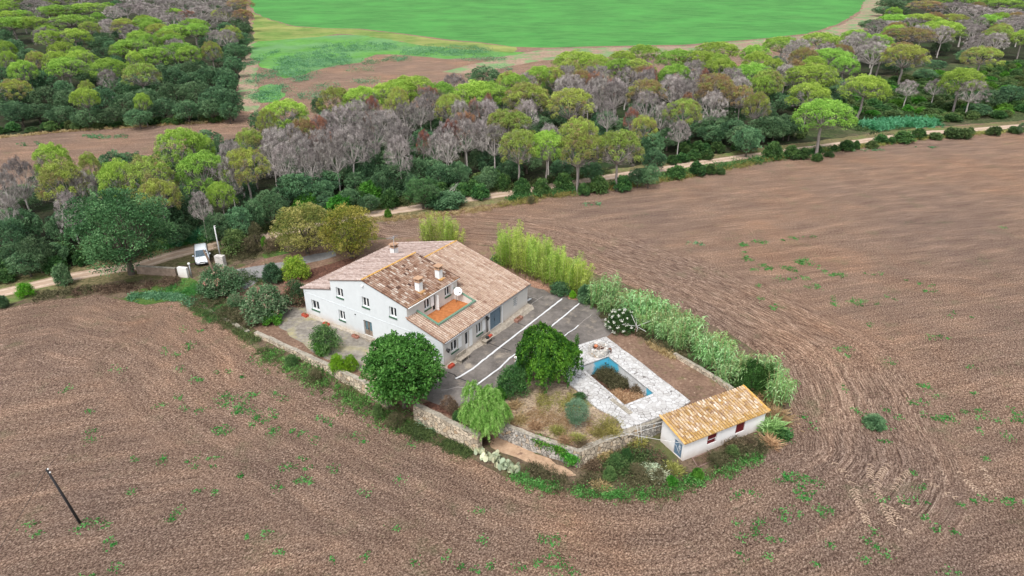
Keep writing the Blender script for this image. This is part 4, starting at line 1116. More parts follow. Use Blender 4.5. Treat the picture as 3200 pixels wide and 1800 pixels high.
# round stone fire pit / well
wp = P(1869, 1103, PZ); wp = Vector((wp.x, wp.y, PZ))
e = empty('stone_well', wp, 0, 'round pale stone well ring at the far end of the pool patio', 'well')
m = MB(); m.lathe([(1.1, 0), (1.1, .82), (1.06, .86), (.70, .86), (.68, .82), (.68, .1)], 32); m.build('ring', rubble_mat('pale_well_stone', (.60, .57, .53), (.22, .20, .18), 4.5), e, recalc=False)
m = MB(); m.lathe([(0, .55), (.68, .55)], 24); m.build('fill', M_mulch, e, recalc=False)
e2 = empty('clay_pot', wp + Vector((-.25, .2, .56)), 0, 'small orange clay pot inside the round stone well', 'pot')
m = MB(); m.lathe([(0, 0), (.12, 0), (.19, .18), (.2, .3), (.17, .3), (.14, .1), (0, .08)], 12); m.build('pot', plain('orange_clay', (.55, .20, .10), .8), e2)
m = MB()
for a, b in (((-.4, -.3, .6), (.4, .35, .9)), ((.1, -.45, .6), (.35, .4, .85)), ((-.1, -.1, .6), (.5, -.2, .9))): m.tube([a, b], .025, 4)
o = m.build('sticks', plain('pale_sticks', (.6, .5, .42)), None, wp); tag(o, 'pale sticks lying across the round stone well', 'sticks')
bp = P(1904, 1103, PZ)
e = empty('gas_bottle', Vector((bp.x, bp.y, PZ)), 0, 'small dark brown stool standing right of the round stone well', 'stool')
m = MB(); m.box(-.2, .2, -.2, .2, .5, .56); m.build('seat', M_rust, e)
for sx in (-1, 1):
    for sy in (-1, 1): m = MB(); m.box(sx * .16 - .03, sx * .16 + .03, sy * .16 - .03, sy * .16 + .03, 0, .497); m.build('leg', M_rust, e)
e.name = 'stool'

# white painted joints and cracks in the yard
def strip(name, pts, w_, h_, mat, z=YZ + .008, label=None, cat=None, wob=.03, seed=1):
    rng = random.Random(seed); pp = [P(a, b, YZ) for a, b in pts]; fine = []
    for a, b in zip(pp, pp[1:]):
        k = max(1, int((b - a).length / .5)); fine += [a.lerp(b, i / k) + Vector((rng.uniform(-wob, wob), rng.uniform(-wob, wob), 0)) for i in range(k)]
    fine.append(pp[-1]); L = []; Rr = []
    for i, p in enumerate(fine):
        t_ = (fine[min(i + 1, len(fine) - 1)] - fine[max(i - 1, 0)]).normalized(); n_ = Vector((-t_.y, t_.x, 0)); ww = w_ / 2 * rng.uniform(.85, 1.15)
        L.append(p + n_ * ww); Rr.append(p - n_ * ww)
    n = len(L); v = [(q.x, q.y, z + h_) for q in L + Rr] + [(q.x, q.y, z - .005) for q in L + Rr]
    f = [(n + i, n + i + 1, i + 1, i) for i in range(n - 1)]
    if h_ > .01: f += [(i, i + 1, 2 * n + i + 1, 2 * n + i) for i in range(n - 1)] + [(n + i + 1, n + i, 3 * n + i, 3 * n + i + 1) for i in range(n - 1)]
    me = bpy.data.meshes.new(name); me.from_pydata(v, [], f); me.update()
    return tag(link_mesh(name, me, mat), label, cat, kind='structure')
M_line = plain('white_joint_paint', (.62, .63, .64), .8, .08, 3)
M_crack = plain('black_tar', (.022, .02, .022), .9, .2)
M_patch = plain('pale_cement_patch', (.36, .33, .30), .9, .2)
def r2(p): return [(1300 + a * .31056, 900 + b * .31056) for a, b in p]
strip('painted_line', r2([(400, 915), (480, 870), (575, 812), (590, 797), (1000, 475), (1240, 290), (1470, 110)]), .19, .04, M_line, seed=1)
strip('painted_line', r2([(530, 1035), (680, 925), (850, 800), (940, 710), (1040, 640), (1215, 500), (1420, 340), (1645, 155)]), .18, .04, M_line, seed=2)
strip('painted_line', r2([(1370, 585), (1450, 520), (1530, 450), (1600, 410), (1635, 375)]), .11, .02, M_line, seed=3)
strip('painted_line', r2([(1640, 370), (1700, 320), (1765, 265)]), .05, .0, M_patch, seed=4, wob=.08)
strip('painted_line', r2([(1115, 133), (1155, 108)]), .25, .05, M_line, seed=5)
strip('tar_crack', r2([(315, 850), (385, 870), (420, 905), (500, 935), (600, 975)]), .12, .0, M_crack, seed=6, wob=.06)
strip('tar_crack', r2([(690, 540), (830, 590), (960, 635)]), .11, .0, M_crack, seed=7)
strip('tar_crack', r2([(975, 335), (1105, 383)]), .08, .0, M_crack, seed=8)
strip('tar_crack', r2([(1105, 400), (1180, 430), (1255, 455)]), .06, .0, M_patch, seed=9)
strip('tar_crack', r2([(1115, 75), (1225, 115), (1100, 210), (980, 300), (880, 380)]), .07, .0, M_patch, seed=10, wob=.06)
strip('tar_crack', r2([(1225, 115), (1275, 85)]), .06, .0, M_patch, seed=11)
strip('tar_crack', r2([(255, 1030), (420, 1000), (640, 1010), (760, 1060)]), .08, .0, M_patch, seed=12, wob=.1)

# ------------------------------------------------------------------ garden and boundary walls
def wall_line(name, pts, th, zt, zb, mat, label, seed=1, amp=.05, ztop=None, topmat=True):
    """wall along a pixel polyline (top edge given at its own height)"""
    rng = random.Random(seed)
    zz = zt if hasattr(zt, '__len__') else [zt] * len(pts)
    pp = [P(a, b, z) for (a, b), z in zip(pts, zz)]; fine = []
    for a, b in zip(pp, pp[1:]):
        k = max(1, int((b - a).length / .5)); fine += [a.lerp(b, i / k) for i in range(k)]
    fine.append(pp[-1]); o = fine[len(fine) // 2].copy(); o.z = 0
    e = empty(name, o, 0, label, 'wall'); V = []; n = len(fine)
    for i, p in enumerate(fine):
        t_ = (fine[min(i + 1, n - 1)] - fine[max(i - 1, 0)]); t_.z = 0; t_.normalize(); n_ = Vector((-t_.y, t_.x, 0))
        a = p + n_ * (th / 2 + rng.uniform(-amp, amp)) - o; b = p - n_ * (th / 2 + rng.uniform(-amp, amp)) - o; dz = rng.uniform(-amp, amp) * .8
        gb = zb if zb is not None else gz(p.x, p.y) - .3
        V += [(a.x, a.y, p.z + dz), (b.x, b.y, p.z + dz), (a.x + n_.x * .05, a.y + n_.y * .05, gb), (b.x - n_.x * .05, b.y - n_.y * .05, gb)]
    m = MB(); F = []
    for i in range(n - 1):
        q = 4 * i; r_ = q + 4
        F += [(q, r_, r_ + 2, q + 2), (q + 1, q + 3, r_ + 3, r_ + 1)]
    F += [(0, 2, 3, 1), (4 * n - 4, 4 * n - 3, 4 * n - 1, 4 * n - 2)]
    m.add(V, F); m.build('stonework', mat, e, recalc=False)
    m = MB(); m.add([v for i in range(n) for v in V[4 * i:4 * i + 2]], [(2 * i, 2 * i + 1, 2 * i + 3, 2 * i + 2) for i in range(n - 1)]); m.build('wall_top', M_walltop, e, recalc=False)
    return e
wall_line('boundary_wall', [(800, 1036), (870, 1068), (968, 1112), (1060, 1154), (1139, 1192), (1215, 1230)], .5, .45, None, M_rub, 'low rubble boundary wall left of the farmhouse, along the ploughed field', 1)
wall_line('boundary_wall', [(1298, 1262), (1370, 1296), (1443, 1333), (1500, 1360)], .55, .35, None, M_rub, 'low grey topped boundary wall between the round tree and the willow', 2)
wall_line('garden_wall', [(1560, 1318), (1599, 1332), (1656, 1356), (1752, 1388), (1812, 1410)], .45, .1, None, M_rubg, 'rubble retaining wall of the garden on the side with the climbing ivy', 3)
wall_line('garden_wall', [(1806, 1409), (1855, 1386), (1893, 1372), (1946, 1352), (1995, 1334)], .6, .12, None, M_rub, 'honey coloured rubble retaining wall between the garden corner and the shed', 4)
wall_line('garden_wall', [(1998, 1333), (2040, 1316), (2075, 1302), (2130, 1280)], .3, .1, None, M_rubg, 'short grey retaining wall under the patio edge beside the shed', 5)
wall_line('low_wall', [(2108, 1102), (2160, 1132), (2215, 1163), (2290, 1212)], .35, .5, None, M_rub, 'narrow low wall between the brown garden strip and the cane hedge', 6)
wall_line('low_wall', [(620, 945), (680, 985), (730, 1010), (775, 1035)], .45, .15, None, M_rubg, 'crumbling low wall under the pink oleander bushes', 7)
# gate walls and pillars
e = empty('gate_wall', P(508, 860, 0), R(-8), 'low brown rendered wall left of the entrance', 'wall')
m = MB(); m.box(-3.6, 2.1, -.15, .15, -.2, 1.15); m.build('panel', plain('brown_render', (.24, .18, .14), .95, .3, 2), e, bevel=.03)
m = MB(); m.box(-3.65, 2.12, -.2, .2, 1.153, 1.23); m.build('coping', M_walltop, e)
e = empty('gate_pillar', P(578, 866, 0), R(-12), 'white rendered gate pillar left of the parked car', 'pillar')
m = MB(); m.box(-.8, .6, -.2, .25, -.2, 1.45); m.build('body', M_shedwall, e, bevel=.03)
e = empty('gate_post', P(600, 868, 0), 0, 'slim grey metal gate post with a white lamp on top', 'post')
m = MB(); m.tube([(0, 0, -.1), (0, 0, 1.9)], .08, 8); m.build('post', M_gray, e)
m = MB(); m.lathe([(0, 0), (.14, .05), (.18, .18), (.12, .3), (0, .33)], 12, (0, 0, 1.9)); m.build('lamp', M_white, e)
gp = P(692, 830, 0)
e = empty('gate_pillar', gp, R(-12), 'pale concrete gate pillar carrying the white utility pole', 'pillar')
m = MB(); m.box(-.65, .65, -.35, .35, -.2, 1.55); m.build('body', plain('pale_concrete', (.52, .49, .46), .9, .25, 2), e, bevel=.04)
# white pole beside it
def pole(p0, p1, r0, r1, mat, name, label, arms=True):
    e = empty(name, p0, 0, label, 'utility pole')
    p1 = Vector(p1) - Vector(p0)
    m = MB(); m.tube([(0, 0, -.2), p1 * .5, p1], [r0, (r0 + r1) / 2, r1], 8); m.build('pole', mat, e)
    m = MB()
    for k in (0, .35): m.lathe([(0, 0), (.05, .02), (.07, .06), (.04, .12), (0, .14)], 8, tuple(p1 * (1 - k / 6) + Vector((.12, 0, -.05))))
    m.build('insulator', M_white, e)
    return Vector(p0) + p1
def top_at(px, py, z): return P(px, py, z)
T_white = pole(P(687, 812, 0) + Vector((0, .4, 0)), P(669, 706, 5.2), .10, .08, plain('white_pole', (.62, .62, .62), .6), 'utility_pole', 'slim white utility pole beside the concrete gate pillar')
T_wood = pole(P(701, 921, 0), P(637, 781, 6.6), .17, .13, plain('brown_pole_wood', (.16, .115, .085), .9, .3, 2), 'utility_pole', 'leaning brown wooden pole among the bushes near the car')
T_left = pole(P(251, 1634), P(145, 1466, 4.6), .11, .08, plain('dark_pole', (.035, .033, .035), .8, .2), 'utility_pole', 'dark leaning pole alone in the near left field')
def wire(a, b, sag, r_, label, n=24, mat=None):
    a, b = Vector(a), Vector(b); pts = [a.lerp(b, i / n) - Vector((0, 0, sag * 4 * (i / n) * (1 - i / n))) for i in range(n + 1)]
    o = a.copy(); m = MB(); m.tube([p - o for p in pts], r_, 4); w_ = m.build('overhead_wire', mat or M_iron, None, o); return tag(w_, label, 'wire')
wire(T_left, T_wood, .9, .011, 'thin dark wire from the near left pole to the leaning wooden pole')
wire(T_left, P(-60, 1800, 3.0), .2, .016, 'thin dark wire running from the near left pole off the lower left')
wire(T_wood, T_white, .25, .012, 'short dark wire from the leaning wooden pole to the white pole')
wire(T_white, P(712, 590, 10.5), .5, .014, 'dark wire rising from the white pole into the pines')
wire(T_wood, hp(.0, 20.5, 3.2), .8, .012, 'dark wire from the leaning wooden pole to the house corner')

# ------------------------------------------------------------------ parked car (people carrier seen from the front)
def car():
    c0 = P(634, 812, 0); cdir = math.atan2(P(655, 842, 0).y - P(649, 775, 0).y, P(636, 842, 0).x - P(630, 775, 0).x)
    e = empty('parked_car', c0, cdir, 'silvery white people carrier parked at the entrance between the gate pillars', 'car')
    M_paint = plain('silver_white_car_paint', (.70, .74, .78), .3, .02); M_paint.node_tree.nodes['Principled BSDF'].inputs['Coat Weight'].default_value = .5
    M_cg = plain('car_glass', (.05, .09, .12), .08, .1); M_cg.node_tree.nodes['Principled BSDF'].inputs['Specular IOR Level'].default_value = .8
    M_ty = plain('tyre_rubber', (.02, .02, .02), .9, .1)
    # side profile (x forward) and half width at each station
    st = [(-2.15, .62, .35, .80, .95), (-2.1, .78, .30, .85, 1.05), (-1.9, .84, .28, .92, 1.55), (-1.3, .87, .27, .95, 1.66), (-.3, .88, .26, .95, 1.68), (.35, .88, .26, .95, 1.60), (.85, .88, .26, .95, 1.24), (1.25, .87, .26, .93, .97), (1.75, .82, .27, .83, .86), (2.05, .72, .30, .70, .72), (2.18, .58, .36, .60, .61)]
    V = []; F = []
    for x, hw, z0, zw, zt in st:
        tw = hw * (.80 if zt > 1.2 else .9)
        ring = [(x, -hw * .9, z0), (x, -hw, z0 + .15), (x, -hw, zw * .75), (x, -hw * .97, zw), (x, -tw, zt - .06 if zt > zw + .1 else zt), (x, -tw * .8, zt), (x, tw * .8, zt), (x, tw, zt - .06 if zt > zw + .1 else zt), (x, hw * .97, zw), (x, hw, zw * .75), (x, hw, z0 + .15), (x, hw * .9, z0)]
        V += ring
    n = 12
    for i in range(len(st) - 1):
        for k in range(n): F.append((i * n + k, i * n + (k + 1) % n, (i + 1) * n + (k + 1) % n, (i + 1) * n + k))
    F += [tuple(range(n)), tuple(reversed(range((len(st) - 1) * n, len(st) * n)))]
    m = MB(); m.add(V, F, True); m.build('body', M_paint, e)
    e.scale = (1.12, 1.1, 1.1)
    def pane(q, nm='window'):
        m = MB(); m.add(q, [(0, 1, 2, 3)]); o = m.build(nm, M_cg, e, recalc=False); s = o.modifiers.new('solid', 'SOLIDIFY'); s.thickness = .02; s.offset = 0
    pane([(1.22, -.72, 1.0), (1.22, .72, 1.0), (.45, .60, 1.56), (.45, -.60, 1.56)], 'windscreen')
    pane([(-2.06, -.66, 1.12), (-2.06, .66, 1.12), (-1.93, .58, 1.5), (-1.93, -.58, 1.5)], 'rear_window')
    for s in (-1, 1):
        for x0, x1 in ((-1.75, -1.0), (-.95, -.2), (-.15, .62)):
            pane([(x0, s * .86, 1.0), (x1 + (.2 if x1 > .5 else 0), s * .86, 1.0), (x1 - (.15 if x1 > .5 else 0), s * .735, 1.52), (x0, s * .735, 1.52)])
        m = MB(); m.box(1.95, 2.12, s * .62 - .17, s * .62 + .13, .58, .73); m.build('headlight', plain('lamp_glass', (.7, .72, .74), .15), e, bevel=.03)
        m = MB(); m.box(.75, .92, s * .98 - .1, s * .98 + .1, 1.0, 1.14); m.build('mirror', M_paint, e, bevel=.03)
        for x in (-1.35, 1.38):
            w_ = empty('wheel', (x, s * .80, .31)); w_.parent = e
            m = MB(); m.lathe([(.2, -.1), (.29, -.1), (.31, -.07), (.31, .07), (.29, .1), (.2, .1)], 18, closed=True); o = m.build('tyre', M_ty, w_); o.rotation_euler = (math.pi / 2, 0, 0)
            m = MB(); m.lathe([(0, .07), (.08, .09), (.2, .06), (.2, -.06), (0, -.06)], 12); o = m.build('rim', M_gray, w_); o.rotation_euler = (math.pi / 2 * s, 0, 0)
    m = MB(); m.box(2.1, 2.21, -.78, .78, .28, .42); m.build('bumper', M_ty, e, bevel=.03)
    m = MB(); m.box(2.12, 2.2, -.32, .32, .52, .62); m.build('grille', M_ty, e)
    m = MB(); m.box(2.205, 2.225, -.26, .26, .42, .52); m.build('number_plate', M_white, e)
    for s in (-1, 1):
        m = MB(); m.tube([(1.2, s * .1 - .25, 1.03), (.9, s * .3, 1.26)], .014, 4); m.build('wiper', M_ty, e)
car()

# ------------------------------------------------------------------ clothes dryer frame, bed frame, person
dp = P(1986, 1050, YZ)
e = empty('clothes_dryer', dp, .3, 'skeletal metal clothes dryer with splayed arms beside the white flowering bush', 'clothes dryer')
m = MB(); m.tube([(0, 0, 0), (0, 0, 1.35)], .045, 6); m.build('post', M_rust, e)
M_pale = plain('pale_tube', (.55, .54, .52), .6)
for a, L, z in ((R(165), 1.7, 1.55), (R(-5), 1.6, 1.75), (R(65), 1.2, 1.5), (R(110), .9, 2.4), (R(-60), 1.3, 1.1), (R(-100), .6, 1.2)):
    m = MB(); m.tube([(0, 0, 1.3), (L * math.cos(a), L * math.sin(a), z)], .03, 5); m.build('arm', M_pale, e)
m = MB(); m.tube([(-1.6, .4, 1.55), (-.4, 1.0, 1.6), (.4, 1.1, 1.6), (1.6, -.1, 1.75)], .012, 4); m.build('line', M_pale, e)

bedc = SA; bp = S0 + Matrix.Rotation(SA, 3, 'Z') @ Vector((1.6, -.75, 0))
e = empty('bed_frame', bp, SA, 'rusty slatted iron frame leaning on the shed wall', 'bed frame')
Mb = Matrix.Rotation(R(28), 4, 'X')
m = MB()
for y in (-.45, .45): m.tube([Mb @ Vector((-1.0, y, .38)), Mb @ Vector((1.0, y, .38))], .035, 6)
for x in (-1.0, 1.0): m.tube([Mb @ Vector((x, -.45, .38)), Mb @ Vector((x, .45, .38))], .035, 6)
m.build('frame', plain('dusty_pink_rust', (.26, .17, .15), .9), e)
m = MB()
for k in range(9): x = -.85 + k * .21; m.tube([Mb @ Vector((x, -.45, .38)), Mb @ Vector((x, .45, .38))], .025, 5)
m.build('slats', M_rust, e)
for x in (-.95, .95):
    for y in (-.45, .45): m = MB(); p = Mb @ Vector((x, y, .38)); m.tube([p, (p.x, p.y, -.05)], .025, 5); m.build('leg', M_rust, e)
# white wires from the garden wall to the shed
def sh(x, y, z): return S0 + Matrix.Rotation(SA, 3, 'Z') @ Vector((x, y, z))
for i, (a, b, lab) in enumerate([(P(1893, 1374, .2), sh(-.05, 2.9, 2.1), 'taut white line from the garden wall to the shed, upper strand'),
                            (P(1946, 1352, .3), sh(-.05, .3, 1.85), 'taut white line from the patio edge to the shed, lower strand'),
                            (P(1985, 1335, .5), sh(-.05, 3.0, 2.4), 'thin white line running just above the retaining wall to the shed roof')]):
    wire(a, b, .06, .022, lab, 10, M_pale)
e = empty('line_post', P(2000, 1395, -1.5), 0, 'thin crossed white posts holding the lines beside the shed', 'post')
m = MB(); m.tube([(0, 0, 0), (-.4, .5, 2.1)], .025, 5); m.tube([(.15, 0, .3), (-.05, .5, 2.2)], .025, 5); m.build('posts', M_pale, e)

def skin_person():
    p = P(1614, 1148, YZ)
    e = empty('person', p, R(20), 'person with dark hair in white clothes standing beside the weeping tree', 'person')
    def skin(name, verts, edges, rad, mat, sub=2):
        me = bpy.data.meshes.new(name); me.from_pydata(verts, edges, []); o = link_mesh(name, me, mat, e)
        s = o.modifiers.new('skin', 'SKIN'); s.use_smooth_shade = True
        for i, r_ in enumerate(rad): me.skin_vertices[0].data[i].radius = (r_[0], r_[1]) if hasattr(r_, '__len__') else (r_, r_)
        me.skin_vertices[0].data[0].use_root = True
        u = o.modifiers.new('sub', 'SUBSURF'); u.levels = sub; u.render_levels = sub; return o
    me0 = bpy.data.meshes.new('t'); 
    V = [(0, 0, .93), (0, .0, 1.12), (0, 0, 1.34), (0, .0, 1.46), (0, .01, 1.54), (0, .02, 1.63), (0, .02, 1.72),
         (.17, 0, 1.38), (.24, -.03, 1.12), (.22, -.16, .93), (-.17, 0, 1.38), (-.25, .0, 1.12), (-.26, -.06, .88),
         (.09, 0, .85), (.10, -.02, .48), (.10, .03, .08), (.10, -.12, .04), (-.09, 0, .85), (-.11, .02, .48), (-.12, .06, .08), (-.12, -.09, .04)]
    E = [(0, 1), (1, 2), (2, 3), (3, 4), (4, 5), (5, 6), (2, 7), (7, 8), (8, 9), (2, 10), (10, 11), (11, 12), (0, 13), (13, 14), (14, 15), (15, 16), (0, 17), (17, 18), (18, 19), (19, 20)]
    rad = [(.15, .1), (.135, .09), (.16, .1), (.06, .055), (.055, .055), (.085, .1), (.07, .08), .06, .042, .032, .06, .042, .032, .085, .058, .04, .035, .085, .058, .04, .035]
    M_skin = plain('skin', (.45, .28, .20), .6, .05); M_cloth = plain('white_cloth', (.78, .78, .80), .9, .05)
    me = bpy.data.meshes.new('body'); me.from_pydata(V, E, []); o = link_mesh('body', me, None, e)
    me.materials.append(M_skin)
    s = o.modifiers.new('skin', 'SKIN'); s.use_smooth_shade = True
    for i, r_ in enumerate(rad):
        me.skin_vertices[0].data[i].radius = (r_[0], r_[1]) if hasattr(r_, '__len__') else (r_, r_)
    me.skin_vertices[0].data[0].use_root = True
    u = o.modifiers.new('sub', 'SUBSURF'); u.levels = 2; u.render_levels = 2
    def tube(name, segs, mat):
        m = MB()
        for pts, rr_ in segs: m.tube(pts, rr_, 12)
        return m.build(name, mat, e)
    tube('shirt', [([(0, 0, .84), (0, 0, 1.1), (0, 0, 1.32), (0, .0, 1.45)], [.185, .17, .19, .08]), ([(.15, 0, 1.39), (.22, -.02, 1.22)], [.085, .075]), ([(-.15, 0, 1.39), (-.23, -.01, 1.22)], [.085, .075])], M_cloth)
    tube('trousers', [([(.085, 0, .92), (.10, -.02, .5), (.10, .03, .1)], [.115, .085, .075]), ([(-.085, 0, .92), (-.11, .02, .5), (-.12, .06, .1)], [.115, .085, .075])], M_cloth)
    m = MB(); m.lathe([(0, .16), (.06, .15), (.105, .09), (.118, 0), (.10, -.06), (.0, -.06)], 14, (0, .035, 1.665)); m.build('hair', plain('dark_hair', (.012, .01, .01), .7), e)
    m = MB(); 
    for sx in (-1, 1): m.lathe([(0, .016), (.014, 0), (0, -.016)], 8, (sx * .033, -.085, 1.645))
    m.build('eyes', M_dark, e)
    m = MB(); m.tube([(0, -.085, 1.65), (0, -.125, 1.61), (0, -.09, 1.60)], [.01, .016, .01], 6); m.build('nose', M_skin, e)
    for sx, hx, hy, hz in ((1, .22, -.17, .91), (-1, -.26, -.07, .86)):
        for k in range(4):
            m = MB(); ox = (k - 1.5) * .018; L = (.07, .082, .078, .06)[k]
            m.tube([(hx + ox, hy, hz - .03), (hx + ox, hy - .01, hz - .03 - L * .5), (hx + ox, hy - .03, hz - .03 - L)], [.009, .008, .007], 6); m.build('finger', M_skin, e)
        m = MB(); m.tube([(hx - sx * .02, hy - .01, hz), (hx - sx * .05, hy - .035, hz - .04), (hx - sx * .05, hy - .045, hz - .065)], [.012, .010, .008], 6); m.build('thumb', M_skin, e)
skin_person()
# ------------------------------------------------------------------ leaf materials
L_green = leaf_mat('pine_needles_green', [(0, (.10, .17, .03)), (.5, (.19, .34, .045)), (1, (.37, .55, .10))])
L_mixed = leaf_mat('pine_needles_yellowing', [(0, (.30, .22, .11)), (.35, (.25, .27, .08)), (.7, (.27, .37, .065)), (1, (.40, .50, .11))])
L_bronze = leaf_mat('pine_needles_bronze', [(0, (.24, .14, .08)), (.4, (.30, .21, .10)), (.75, (.30, .29, .09)), (1, (.26, .33, .07))])
L_russet = leaf_mat('pine_needles_russet', [(0, (.15, .09, .07)), (.5, (.31, .14, .09)), (1, (.42, .21, .13))], transl=.1)
L_grey = leaf_mat('dead_grey_twigs', [(0, (.10, .085, .08)), (.5, (.25, .22, .21)), (1, (.48, .435, .41))], .9, .05, .32, .02)
L_twig = leaf_mat('bare_inner_twigs', [(0, (.09, .075, .07)), (.5, (.18, .155, .15)), (1, (.30, .265, .26))], .9, .05, .15, .01)
L_oak = leaf_mat('holm_oak_leaves', [(0, (.025, .065, .03)), (.5, (.07, .155, .065)), (1, (.17, .29, .14))], .6, .15, .3, .02)
L_dgreen = leaf_mat('dark_shrub_leaves', [(0, (.018, .05, .014)), (.5, (.045, .115, .03)), (1, (.11, .21, .055))], .6, .15, .3, .02)
L_shrub = leaf_mat('macchia_leaves', [(0, (.028, .055, .018)), (.5, (.065, .115, .035)), (1, (.15, .22, .07))], .7, .15, .3, .03)
L_fresh = leaf_mat('fresh_green_leaves', [(0, (.035, .12, .012)), (.5, (.08, .24, .025)), (1, (.16, .38, .05))], .6, .3)
L_lime = leaf_mat('lime_green_leaves', [(0, (.08, .22, .01)), (.5, (.16, .40, .02)), (1, (.28, .52, .04))], .6, .3)
L_weep = leaf_mat('weeping_leaves', [(0, (.014, .05, .006)), (.5, (.045, .12, .01)), (1, (.14, .27, .025))], .6, .25)
L_willow = leaf_mat('willow_leaves', [(0, (.14, .28, .04)), (.5, (.30, .50, .10)), (1, (.50, .68, .22))], .6, .3)
L_bamboo = leaf_mat('bamboo_leaves', [(0, (.12, .22, .02)), (.5, (.32, .46, .06)), (1, (.58, .68, .17))], .6, .35)
L_cane = leaf_mat('cane_leaves', [(0, (.10, .20, .06)), (.5, (.23, .43, .14)), (1, (.46, .66, .34))], .6, .3)
L_olive = leaf_mat('olive_leaves', [(0, (.06, .13, .07)), (.5, (.12, .23, .13)), (1, (.26, .38, .25))], .7, .2)
L_olean = leaf_mat('oleander_leaves', [(0, (.04, .085, .03)), (.45, (.10, .18, .08)), (.75, (.19, .26, .14)), (.86, (.28, .24, .18)), (1, (.38, .18, .15))], .7, .2)
L_pink = leaf_mat('pink_oleander', [(0, (.03, .08, .03)), (.5, (.09, .15, .06)), (.7, (.30, .15, .12)), (1, (.50, .16, .16))], .7, .2)
L_walnut = leaf_mat('turning_walnut_leaves', [(0, (.11, .15, .03)), (.4, (.24, .25, .06)), (.7, (.38, .33, .10)), (1, (.52, .45, .19))], .7, .3)
L_walnut2 = leaf_mat('turning_walnut_leaves_darker', [(0, (.07, .105, .015)), (.4, (.17, .19, .028)), (.7, (.29, .25, .045)), (1, (.42, .35, .10))], .7, .3)
L_citrus = leaf_mat('citrus_leaves', [(0, (.08, .18, .02)), (.5, (.20, .33, .03)), (1, (.40, .48, .07))], .6, .3)
L_dry = leaf_mat('dry_straw', [(0, (.22, .13, .06)), (.5, (.42, .29, .15)), (1, (.58, .45, .27))], .9, .2)
L_tuft = leaf_mat('yellowing_tuft', [(0, (.14, .13, .03)), (.5, (.28, .27, .07)), (1, (.46, .42, .16))], .9, .2)
L_weed = leaf_mat('weed_leaves', [(0, (.03, .13, .02)), (.5, (.08, .26, .05)), (1, (.19, .40, .12))], .7, .3, .1)
L_weedb = leaf_mat('bluish_weed_leaves', [(0, (.05, .15, .06)), (.5, (.11, .26, .12)), (1, (.20, .38, .20))], .7, .3, .1)
L_agave = leaf_mat('agave_leaves', [(0, (.12, .22, .14)), (.5, (.24, .36, .24)), (1, (.48, .58, .40))], .6, .1)
L_cactus = leaf_mat('pale_cactus_pads', [(0, (.30, .36, .24)), (.5, (.46, .52, .36)), (1, (.62, .62, .42))], .6, .1)
L_reed = leaf_mat('reed_leaves', [(0, (.03, .16, .05)), (.5, (.07, .27, .12)), (1, (.16, .42, .24))], .6, .3)
M_bark = plain('grey_pine_bark', (.27, .235, .215), .95, .25, 3)
M_pbark = plain('bleached_pine_bark', (.44, .40, .37), .95, .2, 3)
M_barkd = plain('dark_bark', (.10, .08, .065), .95, .3, 3)
M_brownbush = leaf_mat('brown_dry_bush', [(0, (.05, .035, .022)), (.5, (.13, .088, .055)), (1, (.27, .20, .13))], .9, .1)
M_brambles = leaf_mat('dull_brambles', [(0, (.05, .05, .025)), (.5, (.11, .11, .05)), (1, (.22, .19, .11))], .9, .2)

# ------------------------------------------------------------------ prototypes (mesh data only)
PR = {}
for k, L, seeds in (('green', L_green, (11, 12, 13, 14)), ('mixed', L_mixed, (21, 22, 23, 24)), ('bronze', L_bronze, (31, 32)), ('russet', L_russet, (41, 42)), ('grey', L_grey, (51, 52, 53, 54))):
    PR[k] = []
    for s in seeds:
        c, g, t_ = make_pine(s, k); c.materials.append(L); g.materials.append(L_twig if k != 'grey' else L_grey); t_.materials.append(M_bark if k != 'grey' else M_pbark)
        PR[k].append((('crown', c), ('twigs', g), ('trunk', t_)))
def oakset(key, L, seeds, bark=M_barkd, **kw):
    PR[key] = []
    for s in seeds:
        c, t_ = make_oak(s, **kw); c.materials.append(L); t_.materials.append(bark); PR[key].append((('crown', c), ('trunk', t_)))
oakset('oak', L_oak, (61, 62, 63, 64))
def bushset(key, L, seeds, **kw):
    PR[key] = []
    for s in seeds:
        c, t_ = make_bush(s, **kw); c.materials.append(L); t_.materials.append(M_barkd); PR[key].append((('foliage', c), ('stems', t_)))
bushset('dshrub', L_dgreen, (71, 72, 73)); bushset('shrub', L_shrub, (74, 75, 76)); bushset('fshrub', L_fresh, (77, 78))

LM = [(0, 350, 'upper left corner'), (350, 620, 'left part'), (620, 800, 'right end')]
def plant(key, idx, x, y, z, wm, hm, name, base_w, base_h, rz, label=None, cat=None, group=None):
    parts = PR[key][idx % len(PR[key])]
    e = empty(name, (x, y, z), rz, label, cat, group, (wm / base_w, wm / base_w * .97, hm / base_h))
    for nm, me in parts: link_mesh(nm, me, None, e)
    return e
trees = []     # (object, kindphrase, px, ground point)
prng = random.Random(77)
def tree_at(kind, px, pyt, pw, h):
    """kind letter, photo x, top y, crown width (photo px), height in metres"""
    g = P(px, pyt, h); g.z = 0; wm = pw / ppm(Vector((g.x, g.y, h * .8))) * (1.17 if kind in 'GYB' else 1.05)
    i = prng.randint(0, 9); rz = prng.uniform(0, 6.28)
    if kind in 'GYBRD':
        key = {'G': 'green', 'Y': 'mixed', 'B': 'bronze', 'R': 'russet', 'D': 'grey'}[kind]
        nm, bw, bh = ('umbrella_pine' if kind != 'D' else 'dead_pine'), 9.3, 10.4
    elif kind == 'O': key, nm, bw, bh = 'oak', 'holm_oak', 7.9, 8.2
    else: key, nm, bw, bh = {'s': 'shrub', 'd': 'dshrub', 'f': 'fshrub'}[kind], 'shrub', 2.3, 2.15
    o = plant(key, i, g.x, g.y, 0, wm, h, nm, bw, bh, rz)
    trees.append((o, kind, px, g, wm)); return o
